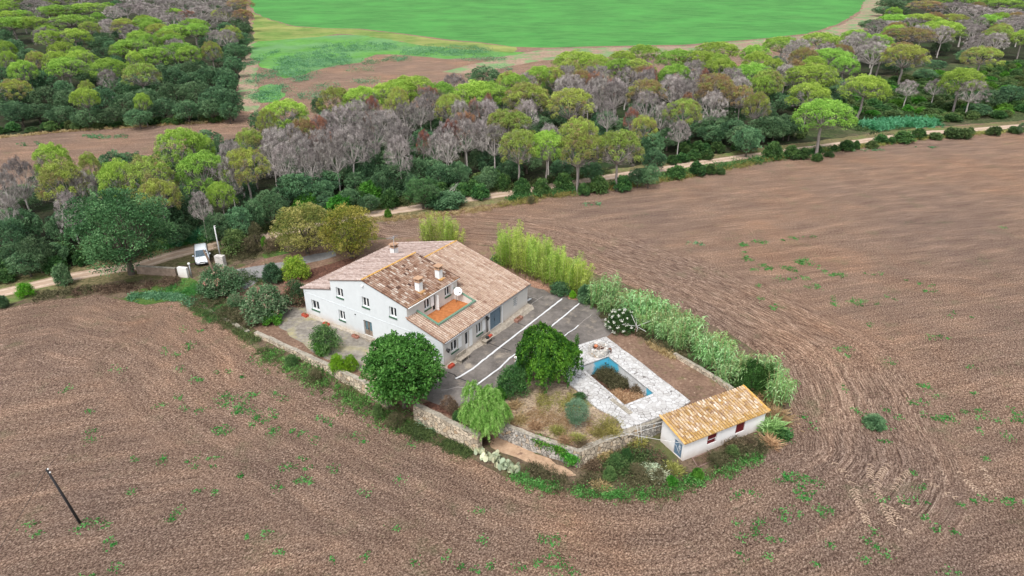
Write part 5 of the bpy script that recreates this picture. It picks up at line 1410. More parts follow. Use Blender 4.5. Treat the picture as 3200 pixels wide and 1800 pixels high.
def Z(ox, oy, s, rows):
    for r_ in rows.split(';'):
        q = r_.split()
        if not q: continue
        k = q[0]; x, y, w_ = map(float, q[1:4]); h = float(q[4]) if len(q) > 4 else {'O': 7.0, 's': 1.8, 'd': 2.2, 'f': 2.2}.get(k, 11.0)
        tree_at(k, ox + x * s, oy + y * s, w_ * s, h)
S_ = .31056
Z(0, 0, S_, """G 100 -60 300;D 330 -10 280;G 590 -50 300;G 560 50 370;G 880 30 360;D 330 90 160;G 60 110 240;G 200 100 210;G 110 170 340;G 290 165 310;G 690 150 440;Y 880 215 200;D 1070 190 200;Y 1220 185 230;
D 1250 30 300;D 1130 60 220;D 1430 20 260;D 1600 60 280;D 1660 -10 280;D 1730 130 290;D 1900 10 300;D 2010 60 290;R 1860 100 190;D 2150 10 290;D 2260 80 270;D 2060 150 260;B 2400 -10 260;B 2430 90 180;G 1470 175 290;G 1930 185 260;G 1740 245 270;G 1950 235 260;
G 1680 308 250;G 1380 305 230;G 1480 345 210;G 1310 395 350;G 460 305 230;G 720 288 300;G 600 420 240;G 765 468 200;G 30 408 180;G 60 515 180;Y 335 515 200;G 545 515 250;G 790 505 260;G 640 580 340;G 200 605 250;G 1065 588 310;D 1060 695 200 9;Y 1400 635 340;G 1335 510 170;G 1530 475 310;G 1760 435 390;G 1880 458 230;Y 2110 418 190;Y 2310 260 200;
D 2150 300 190 9;Y 110 800 310 9;G 830 880 240 9.6;G 1410 938 160 8;Y 850 808 150 9.5;D 470 -60 260;D 780 -50 300;D 1350 -70 300;D 1800 -80 300;D 2300 -60 280;G 0 0 260;G 1900 -100 280;D 2050 -60 260""")
Z(0, 0, S_, """O 90 860 340 7.5;O 430 860 320 7.5;O 660 895 290 7;O 970 865 300 8;O 1250 930 270 7;O 1690 815 260 8.5;O 1950 805 310 8.5;O 2150 850 310 8.5;O 2290 890 260 8;O 2080 660 280 8;O 2250 680 240 8;O 2350 420 230 8;O 2430 220 210 8;O 2440 320 190 7;O 1950 590 250 7;O 1730 670 240 7;O 1480 760 220 6;O 1000 360 270 7;O 1020 470 240 6;O 260 480 220 6;O 400 700 260 6.5;O 1150 800 210 6;O 90 1010 270 5;O 350 1040 320 5;O 600 1060 300 5;O 850 1090 280 5;O 1100 1070 280 5;O 1370 1090 260 5;O 1620 980 290 6;O 1860 1000 270 6;O 2110 990 270 6;O 2280 1020 200 5.5;O 1300 800 240 6;O 860 680 240 6;O 2340 560 220 7;O 130 660 220 6;O 2440 440 150 6""")
Z(0, 400, S_, """D 130 300 340;D -20 430 320 10;D 10 640 220 9;G 470 160 330;Y 560 340 430 11.5;D 800 430 280 10;D 640 640 300 9;Y 860 250 200 10;G 1150 330 360 11.5;Y 1430 295 470 12;Y 1560 520 380 10;D 1560 330 240 10;G 1760 15 440 12;G 1980 60 260 10;G 2010 248 460 11.5;G 2190 540 250 8.5;D 1980 640 230 8;O 1110 220 300 8;O 2130 140 220 7;D 2260 290 230 11;Y 2440 215 420 11.5;Y 2490 10 300 11;D 2290 120 280;
O 180 820 310 6;O 40 900 280 6;O 300 1080 330 5.5;O 560 880 270 5;O 80 1150 260 4;O 500 1160 260 3.6;O 1810 680 400 6.5;O 1700 800 260 5;O 2150 850 290 5.5;O 2350 780 280 6;O 2520 700 240 6;f 2230 960 130 2.6;O 1850 850 280 4""")
Z(800, 250, S_, """G 280 205 430 11;Y 90 300 190 11;D 160 470 330 11.5;D 340 440 240 11;B 450 385 270 11.3;R 620 360 240 11.5;D 260 630 290 10.5;D 130 560 260 10.5;D 510 670 240 9.5;D 430 520 250 11;D 610 490 260 11;R 590 540 190 10;D 790 440 270 11.5;D 850 255 340 11.5;D 930 450 400 12;D 790 600 250 10;D 1150 300 480 12.5;D 1060 480 320 11;D 1000 200 310 11.5;R 1160 165 180 12;R 1110 330 120 11.7;G 1060 65 370 11.5;D 1440 430 280 11;D 1420 555 280 10.8;Y 1400 130 230 11.5;D 1500 225 300 11;Y 1420 75 200 11.5;D 1310 290 300 11;D 1650 170 250 11;R 1680 505 170 9.3;D 1800 525 190 9.5;D 1930 530 250 10;R 2090 310 280 11.3;R 1950 390 200 11;D 2110 400 330 11;D 1900 425 270 10.5;Y 1950 135 290 11.3;D 2050 195 250 11;G 2210 15 460 11.5;D 2310 190 300 11;R 2190 170 120 11.5;R 2340 135 130 11.5;D 2260 400 220 10.5;Y 2480 305 330 11;D 2400 450 330 10.5;D 2370 230 210 11;D 700 300 260 11;D 620 620 240 9.5""")
Z(800, 0, S_, """G 1540 770 500 11;O 2290 655 350 8;D 1990 745 320 11;R 1720 860 230 11;D 1750 920 300 11;Y 2540 720 260 11;O 610 965 140 6""")
Z(800, 250, S_, """O 340 965 270 5.5;O 660 1000 210 4.5;O 120 1090 260 6.5;O 200 1170 220 4;f 480 1120 260 3.6;f 830 1145 290 3.4;O 930 1080 200 4;f 1130 1000 250 4.2;O 1130 1150 220 3.2;O 1250 900 210 5.5;d 1330 1080 200 3.6;O 1700 1000 240 5;O 1570 950 190 5;O 1840 820 260 5.5;O 2020 810 230 5.5;O 2230 690 220 5;O 1610 770 260 6;d 2080 1020 160 2.8;O 2350 860 200 4.5;d 2470 920 150 3.4;d 2250 1030 200 3;d 2190 990 160 3;O 1950 860 220 4.5;O 980 760 280 5;O 700 820 260 5;O 1330 800 240 4.5;O 400 850 250 5;O 860 880 260 4;O 1150 870 220 4;O 1460 880 200 4.5;O 1000 920 260 4""")
Z(1500, 250, S_, """Y 290 305 460 11.5;Y 400 500 400 11;G 680 508 340 11;Y 1010 385 400 13;Y 1010 500 350 11.5;Y 1420 508 460 11;D 700 435 260 10;D 1290 215 220 10.5;R 1530 270 160 10;Y 2060 195 370 11;D 1850 220 170 10;D 2020 410 240 8;Y 1660 362 260 9;O 1740 520 280 6.5;O 1760 690 260 5;Y 920 85 440 12;Y 470 40 450 11.5;D 470 200 280 11;B 1680 -10 340 12;D 1690 110 300 11;B 2390 -10 400 12;D 2360 110 300 11;G 60 15 400 11.5;D 930 -60 330 11;D 1190 -30 300 11;D 1380 -20 260 11;D 1950 -40 300 11.5;D 2130 20 240 11;
d 420 970 180 3.6;d 620 975 190 3.4;d 850 915 210 3.8;d 1050 1030 120 2.4;d 1200 950 200 3.4;d 1440 945 190 3.2;O 1600 880 220 3.8;O 1710 850 220 4.5;d 1980 845 200 2.9;d 2200 805 170 3.1;d 2330 830 110 2.4;d 2160 690 160 2.4;d 2290 690 150 2.2;d 2040 720 150 2.2;d 2400 610 160 2.6;d 2200 600 150 2.6;d 2340 505 150 2.6;d 2060 620 160 2.4;d 1940 750 120 2;s 2430 870 110 1.6;
O 600 360 300 5.5;O 1180 420 260 5.5;O 1400 380 280 5.5;O 1650 600 240 5;O 1900 480 280 5;O 90 700 260 5;O 300 800 260 4;d 120 880 220 3.2;d 230 930 180 3;O 2100 320 320 6;O 2330 350 300 6;O 820 800 240 4;O 1130 830 220 4;O 40 950 220 3.5;d 1100 820 160 2.6""")
Z(1600, 0, S_, """G 650 512 450 11;G 830 550 350 11;G 1330 452 330 11;G 1120 510 260 11;G 1700 498 400 11;G 2080 422 400 11;G 1900 515 360 11;G 2110 595 360 11;G 1110 590 350 11;Y 1270 595 330 11;G 1660 645 320 11;G 2450 638 380 11.5;G 2470 455 270 11;G 2540 760 260 10;D 1120 530 200 10.5;G 280 668 310 11;Y 150 845 400 11.5;D 560 650 260 11;B 700 700 220 11;R 840 715 210 11;D 870 790 270 11;D 900 660 260 11;D 1050 815 260 11;R 1000 790 150 10.5;D 1160 680 260 11;R 1390 655 170 11;D 1350 700 260 11;D 1640 740 310 11;R 1650 735 140 11;D 1760 790 270 11;B 2050 740 390 12;D 1900 680 280 11;R 1950 690 120 11;B 2330 860 260 11;Y 2490 930 250 10.5;D 2300 760 280 11;D 660 800 240 11;D 780 860 260 10.5;R 1780 930 160 10;D 520 760 230 11;O 2250 1190 300 6;O 2400 1270 300 6.5;O 2100 1200 220 5""")
Z(2400, 0, S_, """O 1250 -20 300 8;O 1180 60 220 6;B 1610 5 340 11;D 1900 20 400 11;D 2100 50 340 11;G 1900 -60 330 11;G 2330 -20 420 11;D 2420 80 420 11;D 2540 150 300 11;G 1330 145 360 11;G 1560 140 380 11.5;G 1780 210 400 12;Y 1860 140 330 11;D 1270 205 280 10.5;O 1040 195 230 6;B 1450 278 440 11;D 1990 200 310 11;G 2240 148 250 11;Y 2330 280 290 11;D 2330 330 260 10.5;D 2060 400 170 8;Y 2180 468 360 11;G 900 300 290 11;G 550 330 380 11;D 860 360 260 11;G 1130 345 280 11;D 600 430 270 11;G 160 368 360 11;Y 350 480 170 10.5;G 650 485 400 11;D 1090 420 360 12;Y 1410 448 410 12.5;G 480 648 480 11.5;B 300 600 190 11;D 200 640 270 10.5;G 440 836 400 11;G 1000 758 440 11.2;G 600 1008 560 11.5;D 1430 808 210 7.5;D 1710 800 210 7.5;G 1990 688 390 11.6;D 2090 800 300 9.5;
O 2250 900 330 5;O 2480 850 260 6;D 2570 200 240 11;O 90 1170 300 6;O 250 1150 260 6;G 10 690 200 10;O 1700 600 220 4;O 1600 690 230 4;O 830 800 260 5;O 700 880 220 5;O 1330 600 260 5;O 2000 1150 0.1 3;O 120 740 240 6;O 2130 1040 260 3.4""".replace('O 2000 1150 0.1 3;', ''))
Z(2300, 200, .3494, """O 90 550 310 5.6;O 280 465 300 6;O 460 445 250 6;d 350 680 180 4;d 520 720 150 3;d 620 740 110 2.6;d 745 720 75 1.8;d 735 790 110 1.8;d 890 715 70 1.5;d 1000 668 140 2.6;d 1090 675 70 2.2;s 1230 680 120 1.8;d 1310 618 130 2.4;d 1400 645 80 1.8;d 1520 590 190 2.8;d 1650 565 140 2.6;s 1800 605 130 1.8;s 1960 555 160 2.8;s 2060 565 150 2.6;s 2110 560 80 2;s 2330 545 130 2.4;s 2510 550 130 1.8;s 840 780 90 1.2;O 2570 520 60 3""")
def fill(poly_px, n, kinds, hrange, wrange, seed, avoid=()):
    rng = random.Random(seed); xs = [p[0] for p in poly_px]; ys = [p[1] for p in poly_px]; k = 0; got = []
    tries = 0
    while k < n and tries < 8000:
        tries += 1
        x = rng.uniform(min(xs), max(xs)); y = rng.uniform(min(ys), max(ys))
        if not in_poly(x, y, poly_px): continue
        g = P(x, y, 0)
        if any((g.x - q[0]) ** 2 + (g.y - q[1]) ** 2 < (q[2] * .8) ** 2 for q in got): continue
        h = rng.uniform(*hrange); wm = rng.uniform(*wrange); kd = rng.choice(kinds)
        key, nm, bw, bh = {'G': ('green', 'umbrella_pine', 9.3, 10.4), 'Y': ('mixed', 'umbrella_pine', 9.3, 10.4), 'B': ('bronze', 'umbrella_pine', 9.3, 10.4), 'D': ('grey', 'dead_pine', 9.3, 10.4), 'O': ('oak', 'holm_oak', 7.9, 8.2), 's': ('shrub', 'shrub', 2.3, 2.15), 'd': ('dshrub', 'shrub', 2.3, 2.15), 'f': ('fshrub', 'shrub', 2.3, 2.15)}[kd]
        if kd == 'O': wm *= 1.3; h *= 1.3
        o = plant(key, rng.randint(0, 9), g.x, g.y, 0, wm, h, nm, bw, bh, rng.uniform(0, 6.28)); got.append((g.x, g.y, wm)); trees.append((o, kd, x, g, wm)); k += 1
# low maquis between the pines on the right, and under the belt beside the track
fill([(2680, 300), (2800, 250), (3200, 200), (3320, 230), (3320, 350), (3050, 375), (2900, 385), (2750, 372), (2700, 350), (2560, 400), (2540, 340)], 215, 'sssddf', (1.4, 2.6), (3.0, 5.6), 5)
fill([(1000, 640), (1450, 560), (1600, 560), (1600, 585), (1270, 630), (1130, 650), (960, 690)], 22, 'sddO', (1.8, 3), (2.5, 4), 6)
fill([(2060, 480), (2300, 430), (2520, 420), (2520, 435), (2340, 465), (2150, 492), (2060, 500)], 12, 'sdd', (1.6, 2.6), (2, 3.5), 7)
fill([(0, 820), (200, 800), (430, 775), (640, 745), (830, 700), (850, 715), (600, 762), (430, 800), (180, 850), (0, 885)], 16, 'ddO', (1.8, 3), (2.5, 4), 8)
fill([(0, 412), (400, 385), (700, 366), (735, 350), (735, 362), (700, 380), (400, 397), (0, 424)], 26, 'dds', (1.5, 2.6), (2.5, 4), 9)

fill([(0, 30), (500, 10), (760, 30), (760, 200), (735, 330), (400, 380), (0, 405)], 75, 'O', (4.2, 6), (4.5, 6.5), 21)
fill([(0, 640), (420, 560), (640, 470), (860, 400), (1120, 355), (1500, 315), (1800, 280), (2100, 245), (2400, 220), (2640, 190), (2640, 260), (2700, 330), (2500, 400), (2150, 480), (1700, 545), (1250, 620), (1000, 650), (640, 720), (0, 800)], 100, 'O', (3.4, 5), (4.2, 6), 22)
fill([(2780, 20), (3200, 10), (3200, 190), (2900, 210), (2740, 200)], 22, 'O', (3.6, 5.2), (4.5, 6.5), 23)
fill([(2650, 140), (2780, 70), (3200, 60), (3260, 190), (3100, 205), (2900, 215), (2750, 240), (2620, 240)], 26, 'GGYDDB', (10, 11.8), (8.5, 11.5), 24)
fill([(2060, 250), (2400, 230), (2620, 200), (2640, 260), (2600, 330), (2400, 360), (2200, 350), (2050, 320)], 16, 'GYDGB', (10, 11.6), (7.5, 10), 25)
fill([(0, 60), (400, 40), (740, 60), (740, 190), (500, 250), (0, 270)], 26, 'GGGYD', (9.5, 11), (8, 11), 26)
fill([(1000, 400), (1500, 345), (2000, 290), (2050, 330), (1600, 400), (1100, 450)], 12, 'YGBD', (10, 11.5), (7, 9), 27)
# labels for the woods: what it is, where it stands, and its rank among its like
KP = {'G': ('bright green umbrella pine', 'pine'), 'Y': ('yellowing umbrella pine', 'pine'), 'B': ('bronze topped umbrella pine', 'pine'), 'R': ('russet dying pine', 'pine'), 'D': ('bare grey dead pine', 'dead tree'),
      'O': ('dark holm oak', 'oak'), 's': ('dull green maquis shrub', 'shrub'), 'd': ('dark green rounded shrub', 'shrub'), 'f': ('fresh green leafy shrub', 'shrub')}
ORD = ['', 'second', 'third', 'fourth', 'fifth', 'sixth', 'seventh', 'eighth', 'ninth', 'tenth', 'eleventh', 'twelfth', 'thirteenth', 'fourteenth', 'fifteenth', 'sixteenth', 'seventeenth', 'eighteenth', 'nineteenth', 'twentieth'] + ['twenty ' + q for q in ('first', 'second', 'third', 'fourth', 'fifth', 'sixth', 'seventh', 'eighth', 'ninth')] + ['thirtieth'] + ['thirty ' + q for q in ('first', 'second', 'third', 'fourth', 'fifth', 'sixth', 'seventh', 'eighth', 'ninth')] + ['fortieth'] + ['forty ' + q for q in ('first', 'second', 'third', 'fourth', 'fifth', 'sixth', 'seventh', 'eighth', 'ninth')]
cells = {}
lw_poly = wpoly(left_wood, 0)
for o, k, px, g, wm in trees:
    gx, gy = proj(Vector((g.x, g.y, 0)))
    if in_poly(g.x, g.y, lw_poly) or (gx < 780 and gy < 430):
        row = 'front edge' if gy > 345 else ('middle' if gy > 215 else 'back'); area = f', {row} of upper left wood'
        if px > 560: area += ' by the lane'
        elif px < 280: area += ' by photo edge'
    else:
        for x1, ph in ((160, 'at the left photo edge'), (520, 'behind the big dark oak'), (860, 'behind the parked car'), (1180, 'above the left roof'), (1500, 'above the right roof'), (1800, 'above the tall bamboo'), (2080, 'above the cane hedge'), (2380, 'above the tiled shed'), (2560, 'right of centre'), (2720, 'left of the reed bed'), (2900, 'above the reed bed'), (3050, 'near the right edge'), (4000, 'at the right edge')):
            if px < x1: break
        u = 655 - (px - 1123) * .185 if px > 0 else 880      # track line, roughly
        dgy = (u if px > 1123 else 655 + (1123 - px) * .2) - gy
        row = 'on the track verge' if dgy < 12 else 'beside the track' if dgy < 45 else ('second row' if dgy < 110 else ('deep in belt' if dgy < 210 else 'back of belt'))
        area = f'{row} {ph}'
    cells.setdefault((k, area), []).append((px, o))
for (k, area), l in cells.items():
    l.sort(key=lambda q: q[0]); n = len(l); ph, cat = KP[k]
    for i, (px, o) in enumerate(l):
        o['category'] = cat
        o['group'] = {'pine': 'living and dying umbrella pines of the woods', 'dead tree': 'grey dead pines of the woods', 'oak': 'holm oaks under the pines', 'shrub': 'shrubs of the undergrowth'}[cat]
        rk = '' if n == 1 else (', leftmost' if i == 0 else (', rightmost' if i == n - 1 else (f', {ORD[i]} from left' if i < len(ORD) else f', far right')))
        lab = f'{ph} {area}{rk}'.replace(' ,', ',')
        o['label'] = lab
print('TREES', len(trees), {k: sum(1 for t_ in trees if t_[1] == k) for k in KP})
# ------------------------------------------------------------------ garden plants, each its own thing
def bush_px(key, x, yt, yb, w_, name, label, cat, idx=0, zoff=None, rz=0.5, bw=2.3, bh=2.15, group=None):
    """base point and top pixel give the height"""
    g = P(x, yb, zoff) if zoff is not None else P(x, yb)
    d = g.y; r_ = ray(x, yt); h = H + r_[2] * (d / r_[1]) - g.z; wm = w_ / ppm(g)
    g.y += wm * .25; h = max(.3, h * .93)
    c_ = Vector((0, g.y, g.z + h * .5)); g.x = (x - 1600) / 2133.0 * depth(c_)
    return plant(key, idx, g.x, g.y, g.z, wm, h, name, bw, bh, rz, label, cat, group)
def reg(key, parts): PR.setdefault(key, []).append(parts)
# big holm oak by the entrance
c, t_ = make_oak(101, 58, .12, 330, spread=.24, low=.04); c.materials.append(leaf_mat('big_oak_leaves', [(0, (.022, .06, .02)), (.5, (.06, .15, .05)), (1, (.17, .30, .12))], .6, .15, 0)); t_.materials.append(M_barkd); reg('bigoak', (('crown', c), ('trunk', t_)))
bush_px('bigoak', 376, 592, 892, 325, 'holm_oak', 'huge dark green holm oak beside the track at the left', 'oak', 0, 0, .3, 7.9, 8.2)
# fig / mulberry: dense round crown
def make_dense(seed, L, leaf=.2, n_l=80, npl=190, low=.03):
    c, t_ = make_oak(seed, n_l, leaf, npl, low=low, spread=.05); c.materials.append(L); t_.materials.append(M_barkd); return (('crown', c), ('trunk', t_))
reg('fig', make_dense(102, L_fresh, .22)); reg('fig', make_dense(103, L_fresh, .2))
L_fig = leaf_mat('mulberry_leaves', [(0, (.02, .085, .012)), (.5, (.055, .18, .03)), (1, (.12, .30, .06))], .55, .25, 0)
PR['fig'][0][0][1].materials[0] = L_fig
bush_px('fig', 1255, 1064, 1302, 246, 'round_tree', 'large round dense green tree in front of the house corner', 'tree', 0, -.5, .4, 7.7, 8.2)
# walnut trees
reg('walnut', make_dense(104, L_walnut, .14, 84, 150, .0)); reg('walnut', make_dense(105, L_walnut2, .14, 84, 160, .0))
bush_px('walnut', 950, 640, 815, 200, 'walnut_tree', 'yellow olive walnut tree behind the farmhouse, left of the pair', 'tree', 0, 0, .2, 7.7, 8.2)
bush_px('walnut', 1090, 642, 826, 185, 'walnut_tree', 'darker olive brown walnut tree touching the farmhouse roof, right of the pair', 'tree', 1, 0, 1.2, 7.7, 8.2)
# weeping tree: curtains of hanging strands
def make_weeping(seed):
    rng = random.Random(seed); f = Fol(seed); tr = MB(); r = f.r
    limb(tr, (0, 0, -.2), (0, 0, 3.9), .17, .12, rng, .04, 3, 7)
    for dx, dy, s, hh in ((-1.0, .3, 1.9, 6.0), (1.7, -.5, 1.5, 4.5), (.1, -1.0, 1.5, 5.0), (.1, 1.2, 1.8, 6.3), (-1.3, -.8, 1.2, 4.6), (1.2, .7, 1.5, 5.1)):
        for i in range(52):
            a = rng.uniform(0, 6.283); q = math.sqrt(rng.random()); x0, y0 = dx + math.cos(a) * q * s * .5, dy + math.sin(a) * q * s * .5
            x1, y1 = dx + math.cos(a) * s * (.55 + .5 * q), dy + math.sin(a) * s * (.55 + .5 * q)
            zt = hh - q * 1.1; zb = rng.uniform(.5, 3.4) * (1 if math.sin(a * 4 + dx * 3) > -.2 else 1.5) + (1 - q) * 1.8; n = 120; tb = rng.uniform(.0, .95)
            k = r.random(n); top = k < .3
            px = np.where(top, x0 + (x1 - x0) * (k / .3), x1 + .15 * math.cos(a) * (k - .3)); py = np.where(top, y0 + (y1 - y0) * (k / .3), y1 + .15 * math.sin(a) * (k - .3))
            pz = np.where(top, hh - .1 - (hh - zt) * (k / .3) ** 2, zt - (zt - zb) * ((k - .3) / .7) ** 1.2)
            c = np.stack([px, py, pz], 1) + r.normal(size=(n, 3)) * .10
            t_ = np.tile(np.array([math.cos(a) * .4, math.sin(a) * .4, -1.0]), (n, 1)) + r.normal(size=(n, 3)) * .5
            f.leaves(c, t_, .24, .11, tb + r.normal(size=n) * .15 + np.where(top, .15, 0))
        limb(tr, (0, 0, 3.6), (dx, dy, hh - .5), .09, .04, rng, .1, 3, 5)
    c = f.mesh('crown'); c.materials.append(L_weep); t = tr.mesh('trunk', False); t.materials.append(M_barkd); return (('crown', c), ('trunk', t))
reg('weep', make_weeping(106))
bush_px('weep', 1712, 1050, 1228, 186, 'weeping_tree', 'dark green weeping tree with hanging strands left of the pool', 'tree', 0, YZ, .6, 5.5, 6.6)
m = MB(); g = P(1706, 1228, YZ); m.tube([(0, 0, 0), (.02, 0, 1.0), (0, 0, 2.2)], .035, 6); o = m.build('wooden_stake', plain('pale_stake', (.5, .42, .33)), None, g); tag(o, 'pale thin stake standing under the weeping tree', 'stake')
# willow: light drooping wisps
def make_willow(seed):
    rng = random.Random(seed); f = Fol(seed); tr = MB(); r = f.r
    limb(tr, (0, 0, -.2), (0, 0, 1.8), .16, .1, rng, .05, 3, 6)
    for dx, dy, s, hh in ((-1.0, 1.0, 1.6, 5.1), (.9, .7, 1.5, 4.6), (0, -.6, 2.0, 4.1), (.3, -1.7, 1.7, 2.7), (-1.7, .6, 1.4, 2.8), (1.9, .2, 1.4, 2.6), (1.6, -.5, 1.5, 3.6), (-1.5, -.4, 1.6, 3.8), (.2, .3, 1.9, 4.7), (.9, -1.2, 1.5, 3.1), (-.8, -1.3, 1.5, 3.1)):
        limb(tr, (0, 0, 1.6), (dx * .8, dy * .8, hh - .8), .07, .03, rng, .1, 3, 5)
        for i in range(75):
            d = unit(r.normal(size=(1, 3)) + np.array([0, 0, .5]))[0]; c0 = np.array([dx, dy, hh - s * .62]) + d * s * .62 * rng.uniform(.5, 1)
            n = 46; k = r.random(n)[:, None]; out = np.array([d[0], d[1], .3]) * .5
            c = c0 + out * k + np.array([0, 0, -1.0]) * (k ** 1.7) * rng.uniform(.5, 1.5) + r.normal(size=(n, 3)) * .06
            f.leaves(c, np.tile(out + np.array([0, 0, -.6]), (n, 1)) + r.normal(size=(n, 3)) * .35, .26, .045, rng.uniform(.1, .9) + r.normal(size=n) * .12)
    c = f.mesh('crown'); c.materials.append(L_willow); t = tr.mesh('trunk', False); t.materials.append(M_barkd); return (('crown', c), ('trunk', t))
reg('willow', make_willow(107))
bush_px('willow', 1512, 1222, 1368, 186, 'willow_tree', 'bright yellow green willow at the garden wall', 'tree', 0, 0, .2, 6.3, 5.1)
# olive ball tree
def make_ball(seed, L, trunk_h, leaf=.1, thin=.35, n_l=40):
    rng = random.Random(seed); f = Fol(seed); tr = MB()
    limb(tr, (0, 0, -.1), (0, 0, trunk_h + .4), .07, .05, rng, .06, 3, 6)
    for i in range(n_l):
        u = (i + .5) / n_l; z = 1 - 2 * u; a = i * 2.39996; q = math.sqrt(1 - z * z)
        f.shell((q * .95 * math.cos(a) * rng.uniform(.85, 1.1), q * .95 * math.sin(a) * rng.uniform(.85, 1.1), trunk_h + 1.2 + z * 1.15), rng.uniform(.3, .5), 170, leaf * 1.8, leaf * thin, rng.uniform(.2, .8), inner=.4, up=.3)
        if i % 3 == 0: limb(tr, (0, 0, trunk_h + .2), (q * .8 * math.cos(a), q * .8 * math.sin(a), trunk_h + 1.2 + z), .03, .01, rng, .1, 2, 4)
    c = f.mesh('crown'); c.materials.append(L); t = tr.mesh('trunk', False); t.materials.append(M_bark); return (('crown', c), ('trunk', t))
reg('olive', make_ball(108, L_olive, .85))
bush_px('olive', 1802, 1257, 1349, 83, 'olive_tree', 'small grey green olive tree standing alone in the dry garden', 'tree', 0, YZ, .2, 2.6, 3.4)
# garden shrubs
bushset('olean', L_olean, (111, 112), n_l=40, npl=200, leaf=.075); bushset('pink', L_pink, (113,), n_l=36, npl=190, leaf=.075)
bushset('lime', L_lime, (114,), n_l=30, npl=170, leaf=.085); bushset('citrus', L_citrus, (115,), n_l=34, npl=150, leaf=.08); bushset('oaky', L_oak, (116, 117), n_l=32, npl=190, leaf=.09)
bushset('loose', leaf_mat('loose_shrub_leaves', [(0, (.04, .09, .03)), (.5, (.09, .17, .05)), (1, (.18, .28, .09))], .7, .25), (118, 119), n_l=30, npl=130, leaf=.08)
bushset('brown', M_brownbush, (120, 121), n_l=22, npl=130, leaf=.08, thin=True); bushset('bramble', M_brambles, (122, 123), n_l=26, npl=150, leaf=.08, thin=True)
bushset('thicket', L_dgreen, (124,), n_l=34, npl=190, leaf=.07)
G_ = 'garden shrubs around the farmhouse'
for key, x, yt, yb, w_, lab, i, z in [
    ('olean', 824, 898, 1012, 166, 'big round oleander with fading flower heads left of the house', 0, 0),
    ('olean', 686, 835, 935, 150, 'round oleander behind the leaning wooden pole', 1, 0),
    ('pink', 920, 868, 962, 88, 'pink flowering oleander against the house left corner', 0, 0),
    ('citrus', 920, 800, 880, 96, 'yellow green citrus bush above the pink oleander', 0, 0),
    ('oaky', 850, 816, 892, 68, 'dark upright bush left of the yellow green citrus', 0, 0),
    ('loose', 1012, 1016, 1112, 112, 'loose green shrub in the court before the house front', 0, 0),
    ('fshrub', 1003, 1070, 1114, 52, 'low fresh green tuft at the foot of the loose court shrub', 1, 0),
    ('lime', 1052, 1108, 1168, 56, 'left of two lime green bushes on the boundary wall', 0, 0),
    ('lime', 1092, 1112, 1165, 58, 'right of two lime green bushes on the boundary wall', 0, 0),
    ('fshrub', 848, 978, 1018, 70, 'bright green low plant under the big round oleander', 0, 0),
    ('olean', 735, 920, 962, 60, 'small silvery shrub below the leaning wooden pole', 1, 0),
    ('loose', 735, 710, 800, 100, 'green bushy shrub right of the white utility pole', 1, 0),
    ('bramble', 795, 690, 770, 60, 'tall wispy climber covered shrub beside the track', 0, 0),
    ('bramble', 775, 735, 800, 70, 'brownish tangle between the gate shrub and the walnut trees', 1, 0),
    ('brown', 850, 735, 790, 60, 'reddish brown dry bush left of the walnut trees', 0, 0),
    ('fshrub', 825, 735, 775, 22, 'small lime sprig in the brown tangle', 1, 0),
    ('oaky', 190, 818, 898, 60, 'dark conical bush standing beside the track at the left', 1, 0),
    ('lime', 76, 885, 932, 60, 'lime green ball bush beside the track at far left', 0, 0),
    ('oaky', 5, 920, 965, 40, 'small dark bush cut by the left photo edge', 0, 0),
    ('thicket', 1600, 1148, 1248, 118, 'dark green round shrub between willow and weeping tree', 0, YZ),
    ('oaky', 1632, 1130, 1180, 70, 'small grey dark shrub beside the person', 1, YZ),
    ('fshrub', 1564, 1210, 1254, 46, 'small upright green juniper by the yard edge', 1, YZ),
    ('thicket', 1428, 1285, 1320, 40, 'dark green low bush behind the boundary wall by the willow', 0, YZ),
    ('brown', 1400, 1240, 1292, 66, 'dark reddish twiggy bush right of the round tree', 0, YZ),
    ('brown', 1418, 1250, 1300, 40, 'smaller dark twiggy bush beside the reddish one', 1, YZ),
    ('oaky', 1752, 885, 925, 80, 'dark green bush at the foot of the bamboo', 0, 0),
    ('oaky', 1832, 890, 952, 66, 'dark green round bush where the bamboo meets the cane hedge', 1, 0),
    ('oaky', 1560, 795, 830, 60, 'dark bush behind the farmhouse far gable', 0, 0),
    ('lime', 1790, 908, 935, 26, 'tiny yellow green bush between the two dark bushes', 0, 0),
    ('thicket', 1470, 1335, 1380, 40, 'dark bush at the foot of the willow outside the wall', 0, -1),
    ('thicket', 1455, 1310, 1350, 30, 'dark blue green bush left of the willow', 0, -.9),
    ('bramble', 1660, 608, 640, 30, 'tiny thin bush on the verge of the dirt track', 0, 0),
    ('fshrub', 1212, 650, 685, 26, 'small leafy sapling beside the dirt track', 1, 0),
    ('oaky', 2735, 1308, 1345, 78, 'dark bush growing in a hollow of the right field', 1, None),
    ]:
    bush_px(key, x, yt, yb, w_, 'shrub', lab, 'shrub', i, z, prng.uniform(0, 6), group=G_)
